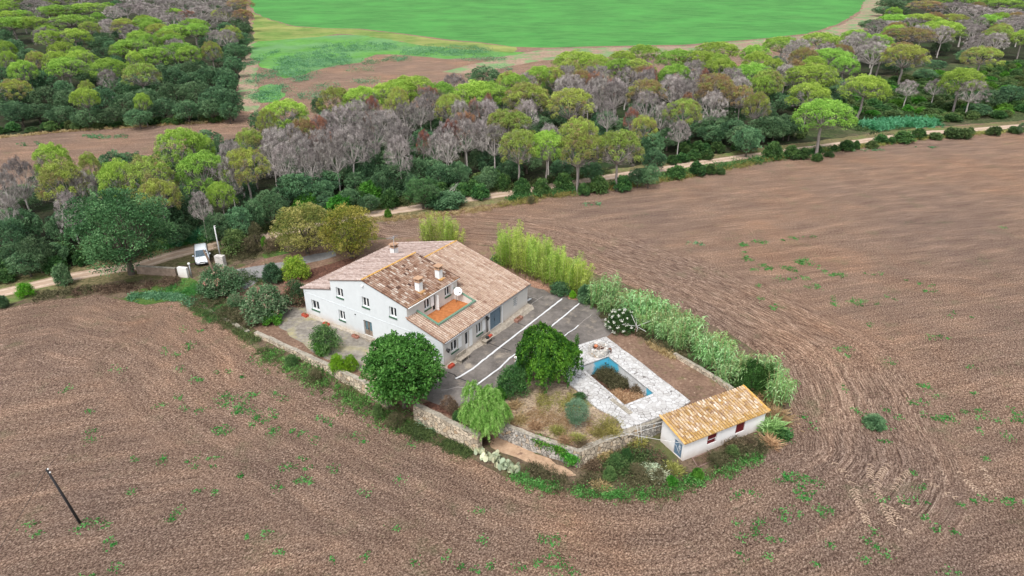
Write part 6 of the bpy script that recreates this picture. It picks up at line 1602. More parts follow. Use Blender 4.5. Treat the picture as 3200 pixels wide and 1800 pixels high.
for key, x, yt, yb, w_, lab, i in [
    ('loose', 1925, 1420, 1475, 62, 'green scrub bush below the middle of the retaining wall', 0), ('thicket', 1958, 1402, 1450, 48, 'dark green bush against the retaining wall', 0),
    ('loose', 1905, 1460, 1510, 50, 'loose green bush above the left part of the green border', 1), ('bramble', 1990, 1455, 1500, 60, 'brownish bramble bush in the plot corner', 0),
    ('fshrub', 2100, 1490, 1528, 42, 'fresh green bush in the border under the shed corner', 1), ('bramble', 2240, 1420, 1462, 60, 'bramble bush below the left maroon shutter', 1),
    ('loose', 2290, 1395, 1435, 52, 'green brown bush between the two maroon shutters', 0), ('brown', 2340, 1370, 1410, 60, 'rusty dry bush below the right maroon shutter', 0), ('bramble', 2060, 1470, 1510, 46, 'small bramble bush before the shed door', 0),
    ('fshrub', 2180, 1468, 1505, 46, 'fresh green border bush under the leaning iron frame', 0), ('loose', 910, 1108, 1150, 52, 'green bush outside the boundary wall, upper one', 0), ('bramble', 985, 1150, 1200, 56, 'dull bush outside the boundary wall left of the lime bushes', 1),
    ('bramble', 1235, 1292, 1345, 70, 'brown green bush at the foot of the round tree', 0), ('loose', 1180, 1262, 1310, 46, 'green bush left of the round tree foot', 1)]:
    bush_px(key, x, yt, yb, w_, 'shrub', lab, 'shrub', i, None, prng.uniform(0, 6), group=G_)
# lentisc-like light green tree over the track
f_, t_ = make_oak(131, 44, .15, 170, low=.02, spread=.2); f_.materials.append(leaf_mat('light_oak_leaves', [(0, (.03, .10, .03)), (.5, (.08, .20, .06)), (1, (.16, .32, .12))], .6, .25)); t_.materials.append(M_barkd); reg('loak', (('crown', f_), ('trunk', t_)))
bush_px('loak', 1318, 548, 662, 108, 'oak_tree', 'fresh green bushy oak overhanging the dirt track', 'oak', 0, 0, .4, 7.9, 8.2)
bush_px('oaky', 1390, 610, 655, 150, 'shrub', 'low dark spreading shrub beside the fresh green oak', 'shrub', 1, 0, .4, group=G_)
# dead white branches
def deadbush(x, yb, s, label):
    rng = random.Random(int(x)); m = MB(); g = P(x, yb, 0)
    for i in range(26):
        a = rng.uniform(0, 6.283); L = s * rng.uniform(.6, 1)
        p = Vector((math.cos(a) * L, math.sin(a) * L, L * rng.uniform(.4, 1.2))); limb(m, (0, 0, 0), p, .04, .012, rng, .25, 3, 4)
        for k in range(3): limb(m, p * rng.uniform(.5, .9), p + Vector((rng.uniform(-.6, .6), rng.uniform(-.6, .6), rng.uniform(-.4, .5))), .015, .006, rng, .2, 2, 3)
    tag(m.build('dead_bush', plain('bleached_wood', (.50, .47, .43), .9), None, g, recalc=False), label, 'dead bush')
deadbush(1393, 620, 2.6, 'bleached leafless bush beside the fresh green oak')

# oleander with white flowers
def flowering():
    g = P(1945, 1052, YZ); g.y += 1.4; e = empty('oleander', g, 0, 'dark rounded oleander covered in white flowers', 'shrub')
    rng = random.Random(5); f = Fol(140); w_ = Fol(141); tr = MB()
    for i in range(46):
        u = (i + .5) / 46; z = 1 - 1.05 * u; a = i * 2.39996; q = math.sqrt(max(0, 1 - z * z)); s = rng.uniform(.35, .6)
        c = (q * 1.45 * math.cos(a), q * 1.3 * math.sin(a), .5 + max(0, z) * 1.75); f.shell(c, s, 200, .2, .06, rng.uniform(.1, .7), up=.3, inner=.4)
        if i % 2: limb(tr, (0, 0, 0), c, .03, .01, rng, .1, 2, 4)
        if rng.random() < (.95 if c[0] < .4 else .55):
            for k in range(16):
                d = np.array([c[0], c[1], c[2] - .6]) / 1.3 + np.array([rng.uniform(-.4, .4), rng.uniform(-.4, .4), rng.uniform(-.2, .4)]); d = d / np.linalg.norm(d)
                w_.shell(np.array(c) + d * s * rng.uniform(.7, 1.15), .035, 4, .075, .07, .8, inner=.2)
    link_mesh('foliage', f.mesh(), L_dgreen, e); link_mesh('flowers', w_.mesh('flowers'), leaf_mat('white_petals', [(0, (.62, .60, .50)), (1, (.82, .82, .76))], .6, .2), e); link_mesh('stems', tr.mesh('stems', False), M_barkd, e)
flowering()

# bamboo and cane clumps
def make_bamboo(seed, hgt=6.0, wid=1.3, culms=16):
    rng = random.Random(seed); f = Fol(seed); s_ = MB(); r = f.r
    for i in range(culms):
        a = rng.uniform(0, 6.283); q = rng.uniform(0, wid); x, y = math.cos(a) * q, math.sin(a) * q; h = hgt * rng.uniform(.6, 1.05); lean = Vector((math.cos(a), math.sin(a), 0)) * rng.uniform(.1, .7)
        pts = [Vector((x, y, -.1)), Vector((x, y, h * .5)) + lean * .3, Vector((x, y, h)) + lean]; s_.tube(pts, [.035, .028, .01], 5)
        n = 210; k = r.random(n) ** .75; z = h * (.13 + .9 * k)
        c = np.stack([x + lean.x * k ** 2 + r.normal(size=n) * .33 * (1.15 - k * .8), y + lean.y * k ** 2 + r.normal(size=n) * .33 * (1.15 - k * .8), z], 1)
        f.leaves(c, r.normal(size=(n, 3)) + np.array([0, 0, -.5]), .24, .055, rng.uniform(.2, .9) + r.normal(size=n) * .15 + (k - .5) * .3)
    c = f.mesh('leaves'); c.materials.append(L_bamboo); t = s_.mesh('culms', False); t.materials.append(plain('bamboo_culm', (.30, .32, .12), .6)); return (('leaves', c), ('culms', t))
for s in (150, 151, 152): reg('bamboo', make_bamboo(s))
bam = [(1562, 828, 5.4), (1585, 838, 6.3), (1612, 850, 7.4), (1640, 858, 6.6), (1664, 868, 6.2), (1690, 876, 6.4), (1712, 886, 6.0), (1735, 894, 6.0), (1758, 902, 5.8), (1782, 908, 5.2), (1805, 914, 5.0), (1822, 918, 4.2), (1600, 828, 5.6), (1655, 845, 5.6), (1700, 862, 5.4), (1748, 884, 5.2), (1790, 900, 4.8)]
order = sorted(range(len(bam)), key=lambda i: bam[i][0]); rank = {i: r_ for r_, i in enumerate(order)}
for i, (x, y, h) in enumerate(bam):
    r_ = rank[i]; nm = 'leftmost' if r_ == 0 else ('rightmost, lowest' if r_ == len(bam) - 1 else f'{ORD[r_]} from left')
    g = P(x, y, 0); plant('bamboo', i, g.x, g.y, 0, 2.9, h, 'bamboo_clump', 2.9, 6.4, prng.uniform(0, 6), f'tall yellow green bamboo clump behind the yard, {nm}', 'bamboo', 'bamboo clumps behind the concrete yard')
for i, (x, y) in enumerate([(1342, 762), (1368, 765), (1398, 768), (1420, 770)]):
    g = P(x, y, 0); plant('bamboo', i, g.x, g.y, 0, 2.9, (4.6, 5.4, 5.0, 4.4)[i], 'bamboo_clump', 2.9, 6.4, prng.uniform(0, 6), f'yellow green bamboo clump peeping over the house ridge, {["leftmost","second from left","third from left","rightmost"][i]}', 'bamboo', 'bamboo clumps behind the farmhouse ridge')
def make_cane(seed, culms=34):
    rng = random.Random(seed); f = Fol(seed); s_ = MB(); r = f.r
    for i in range(culms):
        a = rng.uniform(0, 6.283); q = rng.uniform(0, 1.5); x, y = math.cos(a) * q, math.sin(a) * q; h = rng.uniform(2.6, 4.6); lx, ly = math.cos(a) * rng.uniform(0, .8), math.sin(a) * rng.uniform(0, .8)
        s_.tube([(x, y, -.1), (x + lx * .4, y + ly * .4, h * .6), (x + lx, y + ly, h)], [.03, .025, .01], 4); tb = rng.uniform(.0, .95)
        for k in range(13):
            q2 = .25 + .75 * k / 14; b = np.array([x + lx * q2 ** 1.5, y + ly * q2 ** 1.5, h * q2]); aa = rng.uniform(0, 6.283); L = rng.uniform(.5, .85)
            d = np.array([math.cos(aa), math.sin(aa), 0]); up = np.array([0, 0, 1.0])
            # an arching blade of three segments
            pts = [b, b + d * L * .4 + up * .20, b + d * L * .8 + up * .12, b + d * L * 1.15 - up * .18]
            for j in range(3):
                c = (pts[j] + pts[j + 1]) / 2; t_ = pts[j + 1] - pts[j]
                f.leaves(c[None], t_[None], np.linalg.norm(t_) * 1.35, .17 - .035 * j, np.array([tb + rng.uniform(-.2, .25)]))
    for i in range(30):
        a = rng.uniform(0, 6.283); q = rng.uniform(.8, 1.7)
        f.shell((q * math.cos(a), q * math.sin(a), rng.uniform(.2, 1.2)), .4, 24, .5, .035, rng.uniform(0, .25), up=1, inner=.1)
    c = f.mesh('leaves'); c.materials.append(L_cane); t = s_.mesh('culms', False); t.materials.append(plain('cane_culm', (.36, .30, .15), .7)); return (('leaves', c), ('culms', t))
for s in (160, 161, 162, 163): reg('cane', make_cane(s))
hedge_a = [(1868, 955), (1915, 975), (1965, 1000), (2020, 1028), (2075, 1060), (2130, 1095), (2185, 1128), (2235, 1160), (2280, 1183), (2312, 1196)]
hw = [P(x, y, 0) for x, y in hedge_a]; cl = []
acc = 0.0
for a, b in zip(hw, hw[1:]):
    L = (b - a).length; k = max(1, round(L / 1.75))
    for i in range(k): cl.append(a.lerp(b, i / k))
n_c = 0; back = []
for p in cl:
    back.append((p, 0)); t_ = (hw[-1] - hw[0]).normalized(); n_ = Vector((-t_.y, t_.x, 0)); n_ = n_ if n_.x > 0 else -n_
    back.append((p + n_ * 1.4 + t_ * .8, 1))
for rw in (0, 1):
    seq = [q[0] for q in back if q[1] == rw]
    for i, p in enumerate(seq):
        pos = 'uppermost' if i == 0 else ('lowermost by the shed' if i == len(seq) - 1 else f'{ORD[i]} from the bamboo end' if i < 20 else f'{ORD[len(seq)-1-i] if len(seq)-1-i>0 else ""} from the shed end')
        plant('cane', i * 3 + rw, p.x + prng.uniform(-.6, .6), p.y + prng.uniform(-.5, .5), gz(p.x, p.y), 3.2, 3.75 * prng.uniform(.68, 1.22), 'cane_clump', 3.9, 4.4, prng.uniform(0, 6), f'giant cane clump in the {"inner garden side" if rw == 0 else "outer field side"} row, {pos}', 'cane', 'giant cane clumps of the long hedge')
# cypress-like dark block at the end of the hedge
bushset('cyp', leaf_mat('dark_cypress', [(0, (.012, .04, .008)), (.5, (.03, .085, .015)), (1, (.06, .15, .03))], .7, .1), (170, 171), n_l=44, npl=260, leaf=.05)
bush_px('cyp', 2350, 1112, 1240, 100, 'cypress_shrub', 'very dark dense evergreen block at the hedge end behind the shed, left half', 'shrub', 0, -.8, .3)
bush_px('cyp', 2392, 1128, 1242, 74, 'cypress_shrub', 'very dark dense evergreen block at the hedge end, right half', 'shrub', 1, -.8, .9)
cane_end = [(2420, 1170), (2398, 1128), (2365, 1120)]
for i, (x, y) in enumerate(cane_end):
    g = P(x, y + 95); plant('cane', i, g.x, g.y, g.z, 3.0, 4.4, 'cane_clump', 3.9, 4.4, i * 1.3, ['pale cane sprays leaning out beyond the dark evergreen, rightmost', 'pale cane sprays rising behind the dark evergreen block', 'pale cane sprays over the left of the dark evergreen'][i], 'cane', 'giant cane clumps of the long hedge')
# dry cane heaps right of the shed
def heap(x, yb, w_, h_, mat, seed, label, name='dry_cane_heap', cat='cane heap', n=900, L=.9, W=.06, z=None, tl=(.1, .9)):
    g = P(x, yb) if z is None else P(x, yb, z); e = Fol(seed); r = e.r; wm = w_ / ppm(g) / 2
    nc = max(6, int(wm * 14)); ca = r.random(nc) * 6.283; cq = np.sqrt(r.random(nc)) * (.75 if h_ > .85 else .35); ch = h_ * (.25 + .85 * r.random(nc)) * np.sqrt(np.maximum(.15, 1 - cq * cq * .85)); ct = r.random(nc)
    w = r.integers(0, nc, n); k = r.random(n); sp = .22 + .18 * h_
    c = np.stack([wm * cq[w] * np.cos(ca[w]) + r.normal(size=n) * sp, wm * .8 * cq[w] * np.sin(ca[w]) + r.normal(size=n) * sp, ch[w] * k], 1)
    t_ = np.stack([(c[:, 0] - wm * cq[w] * np.cos(ca[w])) * 1.5, (c[:, 1] - wm * .8 * cq[w] * np.sin(ca[w])) * 1.5, np.full(n, .5)], 1) + r.normal(size=(n, 3)) * .35
    e.leaves(c, t_, L * (.5 + r.random(n)), W * 1.3, tl[0] + (tl[1] - tl[0]) * (ct[w] * .75 + .25 * r.random(n))); o = link_mesh(name, e.mesh(name), mat, None, (g.x, g.y + wm * .5, g.z)); return tag(o, label, cat)
heap(2405, 1262, 70, 1.6, L_dry, 180, 'straw coloured dry cane heap behind the shed right gable')
heap(2430, 1320, 56, 1.6, L_dry, 181, 'straw coloured dry cane heap right of the shed')
heap(2420, 1358, 60, 1.5, L_cane, 182, 'green leaning cane clump at the shed right corner', 'cane_clump', 'cane', 700, .9, .1)
heap(2405, 1392, 40, .9, L_dry, 183, 'few dry straw canes hanging below the green one at the shed corner', n=240)
heap(2450, 1375, 70, .8, L_dgreen, 184, 'low dark green weeds right of the shed corner', 'weed_clump', 'weeds', 900, .25, .12)
# yellow tufts and other small garden plants
for i, (x, yb, w_, h_, mat, lab) in enumerate([(1897, 1345, 62, 1.25, L_tuft, 'largest yellow green grass tuft at the patio edge'), (1918, 1362, 48, .8, L_tuft, 'yellow grass tuft below the largest one at the patio edge'), (1870, 1366, 42, .8, L_tuft, 'yellow grass tuft left of the patio corner'),
        (1624, 1322, 30, .7, L_dry, 'brown dry tuft right of the willow'), (1675, 1344, 34, .6, L_dry, 'golden dry tuft on the garden wall'), (1742, 1358, 32, .6, L_tuft, 'pale green tuft above the ivy'), (1765, 1384, 26, .5, L_dry, 'small dry tuft by the garden wall corner'), (1805, 1378, 26, .5, L_tuft, 'small yellow tuft above the dark brown heap'),
        (1816, 1396, 50, .45, M_brownbush, 'dark reddish brown plant heap in the garden corner'), (1605, 1278, 40, .5, L_dry, 'pale reddish dry weeds below the dark round shrub')]):
    heap(x, yb, w_, h_, mat, 190 + i, lab, 'grass_tuft', 'grass tuft', 700, .35, .035, YZ)
# sago palm
g = P(1812, 1248, YZ); f = Fol(200); r = f.r
for i in range(26):
    a = i * 2.4; el = R(15 + 60 * (i % 5) / 5); k = np.linspace(.1, 1, 22)
    base = np.stack([np.cos(a) * np.cos(el) * k, np.sin(a) * np.cos(el) * k, .3 + np.sin(el) * k - .45 * k ** 2.2], 1) * .85
    for sg in (-1, 1): f.leaves(base + sg * .07 * np.array([-math.sin(a), math.cos(a), 0]), np.tile(np.array([-math.sin(a) * sg, math.cos(a) * sg, -.1]) + np.array([math.cos(a), math.sin(a), 0]) * .5, (22, 1)), .22, .03, .5 + r.normal(size=22) * .2)
e = empty('sago_palm', g, 0, 'small dark green sago palm beside the white paving', 'palm'); link_mesh('fronds', f.mesh('fronds'), L_dgreen, e)
m = MB(); m.tube([(0, 0, -.05), (0, 0, .3)], [.12, .1], 8); m.build('trunk', M_barkd, e)
# agaves and prickly pears
def agave(x, yb, s, seed, label, mat=L_agave, z=None):
    g = P(x, yb) if z is None else P(x, yb, z); f = Fol(seed); rng = random.Random(seed)
    for i in range(22):
        a = i * 2.4; el = R(rng.uniform(15, 75)); L = s * rng.uniform(.7, 1); d = np.array([math.cos(a) * math.cos(el), math.sin(a) * math.cos(el), math.sin(el)])
        for j in range(3):
            c = d * L * (.18 + j * .28) - np.array([0, 0, .12 * j * j * .5]); f.leaves(c[None], (d - np.array([0, 0, .15 * j]))[None], L * .42, .13 * s * (1 - j * .22), np.array([rng.uniform(.2, 1)]))
    o = link_mesh('agave', f.mesh('agave'), mat, None, (g.x, g.y, g.z)); return tag(o, label, 'agave', 'agaves below the boundary wall')
for i, (x, yb, s) in enumerate([(1318, 1325, 1.1), (1345, 1330, 1.3), (1372, 1338, 1.4), (1398, 1345, 1.2), (1420, 1352, 1.0), (1356, 1348, .9)]):
    agave(x, yb, s, 210 + i, f'silvery green agave below the boundary wall, {["leftmost","second from left, upper","middle largest","fourth from left","rightmost","lowest in front"][i]}')
def cactus(x, yb, s, seed, label):
    rng = random.Random(seed); g = P(x, yb); m = Fol(seed); n = 12
    for i in range(n):
        a = rng.uniform(0, 6.283); q = rng.uniform(0, s * .36); c = np.array([math.cos(a) * q, math.sin(a) * q, rng.uniform(.1, .4) * s])
        nr = np.array([rng.uniform(-1, 1), rng.uniform(-1, 1), rng.uniform(-.2, .8)]); nr /= np.linalg.norm(nr)
        u = np.cross(nr, [0.3, .2, 1]); u /= np.linalg.norm(u); v = np.cross(nr, u); w1 = .22 * s; tb = rng.uniform(.1, 1)
        ring = [c + u * w1 * math.cos(q_) * .75 + v * w1 * math.sin(q_) for q_ in np.linspace(0, 2 * math.pi, 9)[:-1]]
        for dn in (-.02, .02):
            for k in range(0, 8, 2):
                m.V.append(np.array([c + nr * dn * 1.6, ring[k] + nr * dn * .5, ring[(k + 1) % 8] + nr * dn * .5, ring[(k + 2) % 8] + nr * dn * .5])); m.T.append(np.full(4, tb))
    o = link_mesh('prickly_pear', m.mesh('prickly_pear'), L_cactus, None, (g.x, g.y, g.z)); return tag(o, label, 'cactus', 'pale prickly pears on the bank')
for i, (x, yb) in enumerate([(1492, 1418), (1510, 1432), (1530, 1440), (1552, 1452), (1572, 1462), (1592, 1470), (1612, 1478), (1548, 1438), (1585, 1456)]):
    cactus(x, yb, 1.5, 230 + i, f'pale prickly pear clump on the sandy bank, {["leftmost","second from left","third from left","fourth from left, lower","sixth from left","eighth from left","rightmost","fourth from left, upper","seventh from left"][i]}')

# ------------------------------------------------------------------ fringe vegetation (mass that nobody could count)
def band(name, pts, halfw, n, L, W, mat, seed, label, h=(.1, .5), clump=.35, z=None, per=16, tl=(.1, .95), bias=0):
    """leafy clumps scattered along a pixel polyline on the ground"""
    f = Fol(seed); r = f.r; rng = random.Random(seed); pp = [P(a, b, z) for a, b in pts]; segs = list(zip(pp, pp[1:])); tot = [(b - a).length for a, b in segs]; T_ = sum(tot)
    C_ = []
    ph_ = rng.uniform(0, 6)
    for i in range(n):
        d = rng.random() * T_; j = 0
        if math.sin(d * .9 + ph_) + math.sin(d * 2.3) * .7 < -.5 and rng.random() < .75: continue
        while d > tot[j]: d -= tot[j]; j += 1
        a, b = segs[j]; p = a.lerp(b, d / tot[j]); t_ = (b - a).normalized(); nn = Vector((-t_.y, t_.x, 0)); p = p + nn * (rng.gauss(0, halfw * .5) + bias)
        C_.append((p.x, p.y, (gz(p.x, p.y) if z is None else z), rng.uniform(*h), rng.uniform(*tl)))
    C_ = np.array(C_); c = np.repeat(C_, per, 0); m = len(c); rad = clump
    pos = c[:, :3] + np.stack([r.normal(size=m) * rad * .5, r.normal(size=m) * rad * .5, c[:, 3] * r.random(m)], 1)
    f.leaves(pos, r.normal(size=(m, 3)) + np.array([0, 0, .6]), L * (.6 + .8 * r.random(m)), W * (.6 + .8 * r.random(m)), c[:, 4] + r.normal(size=m) * .15)
    return tag(link_mesh(name, f.mesh(name), mat), label, 'weeds', kind='stuff')
FR = [(838, 1108), (899, 1143), (1000, 1193), (1100, 1247), (1204, 1308), (1266, 1340)]
band('green_weeds', FR, 1.6, 620, .16, .10, L_weed, 301, 'green weeds outside the boundary wall', (.15, .7))
band('green_weeds', [(620, 972), (698, 1010), (768, 1052), (838, 1108)], .9, 420, .14, .08, L_shrub, 302, 'dull weeds along the crumbling low wall', (.15, .5))
band('green_weeds', [(1600, 1490), (1681, 1518), (1800, 1538), (1924, 1550), (2048, 1548), (2131, 1520), (2214, 1494), (2297, 1458), (2369, 1425)], .75, 800, .15, .10, L_weed, 303, 'green weed border around the shed corner', (.15, .6))
band('brambles', [(1240, 1330), (1330, 1362), (1400, 1390), (1470, 1420)], .9, 700, .2, .06, L_shrub, 304, 'olive weeds below the agaves', (.1, .5))
band('brambles', [(1640, 1470), (1720, 1500), (1800, 1515), (1880, 1520)], 1.1, 700, .22, .05, M_brambles, 305, 'dull brown dry brambles on the bank', (.1, .5))
band('brambles', [(2235, 1452), (2300, 1425), (2370, 1390)], 1.0, 1000, .25, .05, M_brambles, 306, 'brown green brambles along the shed front', (.2, .9))
band('brambles', [(1900, 1450), (1960, 1470), (2030, 1500), (2100, 1500)], 2.2, 1400, .25, .06, M_brambles, 307, 'brown tangle between garden wall and shed', (.1, .6))
band('brambles', [(1960, 1390), (2010, 1420), (2060, 1450)], 1.0, 500, .3, .05, M_brownbush, 308, 'dark dry stems beside the shed door', (.1, .5))
band('brambles', [(620, 930), (680, 975), (760, 1010), (800, 1020)], 2.0, 1200, .2, .06, M_brambles, 309, 'brownish brambles under the oleanders', (.1, .7))
band('brambles', [(230, 915), (330, 905), (420, 900), (560, 880)], 1.6, 700, .25, .06, M_brownbush, 310, 'dry brown scrub between the big oak and the field', (.1, .5))
band('brambles', [(100, 935), (200, 915), (300, 905)], 1.2, 300, .25, .08, M_brambles, 311, 'low scrub on the left field edge', (.1, .5))
band('green_weeds', [(400, 930), (480, 925), (560, 930), (610, 950)], .9, 500, .2, .12, L_weedb, 312, 'leafy weeds at the corner of the left field', (.1, .5))
band('green_grass', [(520, 900), (600, 905), (650, 950), (690, 1000)], 1.6, 1200, .2, .04, L_weed, 313, 'bright grass below the parked car', (.1, .35))
band('green_grass', [(500, 775), (560, 762), (640, 748), (690, 740)], 1.0, 500, .3, .04, L_weed, 314, 'bright grass between reeds and track', (.05, .25), z=0)
band('reeds', [(530, 760), (580, 750), (620, 745), (660, 735)], 1.8, 700, .9, .07, L_reed, 315, 'bluish green reeds behind the parked car', (.5, 1.7), z=0)
band('reeds', [(2710, 403), (2780, 392), (2850, 390), (2920, 388)], 2.6, 1600, 1.1, .14, L_reed, 316, 'bluish green reed bed beside the track on the right', (.5, 1.7), z=0)
band('dry_grass', [(1560, 645), (1700, 620), (1850, 595), (2000, 575), (2150, 550), (2300, 520), (2500, 480)], 1.4, 1600, .5, .05, L_tuft, 317, 'tall dry grass between track and ploughed field', (.2, .9), z=0, tl=(.1, .8))
band('dry_grass', [(1150, 690), (1280, 680), (1420, 668), (1560, 645)], 1.2, 700, .4, .05, L_dry, 318, 'dry grass on the near verge of the track', (.1, .5), z=0)
band('dry_grass', [(2500, 478), (2700, 458), (2900, 432), (3100, 415), (3250, 405)], 1.3, 1000, .4, .06, L_tuft, 319, 'dry grass at the top edge of the right field', (.2, .8), z=0)
band('brambles', [(640, 800), (720, 805), (800, 790), (880, 770)], 2.2, 900, .25, .05, M_brambles, 320, 'dry scrub behind the driveway', (.05, .35), z=.03)
band('dry_grass', [(0, 430), (200, 412), (400, 398), (700, 380)], 1.0, 500, .6, .08, L_dry, 321, 'dry grass along the upper left wood', (.1, .5), z=0)
band('ivy', [(1668, 1362), (1700, 1372), (1740, 1388), (1770, 1400)], .35, 500, .16, .12, L_fresh, 322, 'green ivy spilling over the garden wall', (-.9, .25), z=-.1)
band('ivy', [(1765, 1400), (1785, 1420), (1790, 1440)], .45, 420, .17, .12, L_fresh, 323, 'lower ivy mass hanging near the garden wall corner', (-1.0, .3), z=-.5)
band('garden_weeds', [(1680, 1255), (1760, 1250), (1830, 1270)], 1.6, 500, .15, .05, L_tuft, 324, 'sparse weeds in the dry garden', (.02, .15), z=YZ)
band('garden_weeds', [(1560, 1290), (1650, 1290), (1760, 1320), (1850, 1330)], 1.8, 900, .2, .03, L_dry, 325, 'dry straw scattered over the garden', (.01, .12), z=YZ)
band('brambles', [(2030, 1070), (2080, 1100), (2120, 1125)], .6, 300, .3, .05, L_dry, 326, 'fallen dry branches below the cane hedge', (.05, .4), z=YZ)
band('brambles', [(1880, 985), (1960, 1020), (2050, 1075), (2160, 1120), (2290, 1190)], .8, 900, .3, .06, M_brambles, 327, 'dry stems at the foot of the cane hedge', (.1, .9), z=0)
band('pool_weeds', [(1832, 1148), (1870, 1165), (1905, 1185), (1950, 1215)], 1.0, 1300, .22, .06, M_brambles, 328, 'dark brushwood filling the far part of the pool', (.2, 1.15), z=-1.45, tl=(.0, .9))
band('pool_weeds', [(1850, 1140), (1880, 1140), (1910, 1150)], .45, 260, .25, .05, L_dgreen, 329, 'dark green shoots in the far corner of the pool', (.2, 1.6), z=-1.45)
band('pool_straw', [(1915, 1235), (1950, 1262), (1985, 1262), (2000, 1245)], .9, 900, .45, .04, L_dry, 330, 'golden straw in the near part of the pool', (.1, .8), z=-1.45)
band('pool_weeds', [(1975, 1225), (2000, 1235), (2020, 1240)], .5, 400, .3, .05, M_brownbush, 331, 'brown tangle at the right end of the pool', (.2, 1.3), z=-1.45)
for i, (x, yb, w_, h_, mat, lab) in enumerate([(1940, 1490, 130, 1.3, L_shrub, 'green scrubby bush left of the shed, larger'), (2010, 1450, 110, 1.2, L_shrub, 'green yellow scrubby bush between garden wall and shed'), (1985, 1405, 70, 1.0, L_tuft, 'straw topped dry bush against the retaining wall'), (1890, 1450, 90, .7, L_dry, 'pale dry heap at the foot of the retaining wall'), (1855, 1470, 60, .7, M_brownbush, 'reddish dry heap at the foot of the retaining wall'),
        (2105, 1480, 60, .7, L_tuft, 'yellowish weeds in front of the shed door'), (2038, 1480, 30, .6, L_cactus, 'pale spiky plant between shed and green border'), (2062, 1502, 26, .6, L_cactus, 'pale spiky plant just inside the green border'), (1505, 1392, 90, .5, M_brownbush, 'reddish brown weeds left of the sandy bank'), (1880, 1535, 60, .5, L_dry, 'golden dry grass heap inside the green border'),
        (2300, 1410, 90, .9, M_brownbush, 'brown dry bush along the shed front')]):
    heap(x, yb, w_, h_, mat, 340 + i, lab, 'scrub_bush', 'scrub', 1500, .28, .06)

band('brambles', FR, 1.3, 420, .22, .05, M_brambles, 332, 'brown dry stems mixed into the wall foot weeds', (.1, .6))
band('brambles', [(1700, 1522), (1850, 1545), (2000, 1550), (2150, 1518), (2300, 1455)], .9, 300, .22, .05, M_brownbush, 333, 'brown dry stems in the green border', (.1, .5))
band('maquis', [(2620, 350), (2800, 300), (3000, 260), (3220, 240)], 9, 1500, .45, .2, L_shrub, 337, 'low maquis cover between the right hand pines, upper band', (.1, .9), z=0, clump=1.3, per=26)
band('maquis', [(2640, 400), (2800, 370), (3000, 335), (3250, 315)], 7, 1200, .4, .2, L_shrub, 338, 'low maquis cover above the reed bed', (.1, .9), z=0, clump=1.2, per=26)
band('track_scrub', [(1590, 628), (1750, 604), (1900, 584), (2050, 562), (2200, 535), (2400, 498), (2600, 468)], 1.3, 700, .3, .14, L_dgreen, 334, 'low green scrub between track and field', (.2, 1.3), z=0, clump=.9, per=40)
band('track_scrub', [(700, 745), (850, 715), (1000, 683), (1150, 652), (1300, 630), (1500, 600), (1700, 572), (1900, 540)], 1.2, 600, .3, .14, L_shrub, 335, 'low scrub along the far side of the track', (.2, 1.2), z=0, clump=.9, per=40)
band('green_weeds', [(745, 850), (800, 890), (850, 862), (950, 835)], 1.2, 260, .2, .08, L_shrub, 336, 'weeds creeping over the driveway edge', (.05, .4), z=.03)
# ------------------------------------------------------------------ weeds of the ploughed fields: patches listed by eye, one mass
def patches(name, lst, mat, seed, label, dens=16, L=.2, W=.12, h=.22, z=None, szr=(.10, .34)):
    f = Fol(seed); r = f.r; rng = random.Random(seed)
    for x, y, w_, hh, d in lst:
        g = P(x, y, z); s = ppm(g); rx = w_ / s / 2; fy = P(x, y - hh / 2, z).y - P(x, y + hh / 2, z).y; ry = fy / 2
        nb = max(2, int(rx * ry * 3.1 * d))
        for k in range(nb):
            a = rng.uniform(0, 6.283); q = math.sqrt(rng.random()); cx_, cy_ = g.x + math.cos(a) * q * rx, g.y + math.sin(a) * q * ry; sz = rng.uniform(*szr)
            n = int(dens); tb = rng.uniform(.1, .9)
            p = np.stack([cx_ + r.normal(size=n) * sz, cy_ + r.normal(size=n) * sz, (gz(cx_, cy_) if z is None else z) + r.random(n) * h * (sz / .3)], 1)
            f.leaves(p, r.normal(size=(n, 3)) * np.array([1, 1, .5]), L, W, tb + r.normal(size=n) * .15)
    return tag(link_mesh(name, f.mesh(name), mat), label, 'weeds', kind='stuff')
q2 = lambda x0, y0, s, l: [(x0 + a * s, y0 + b * s, c * s, d * s, e) for a, b, c, d, e in l]
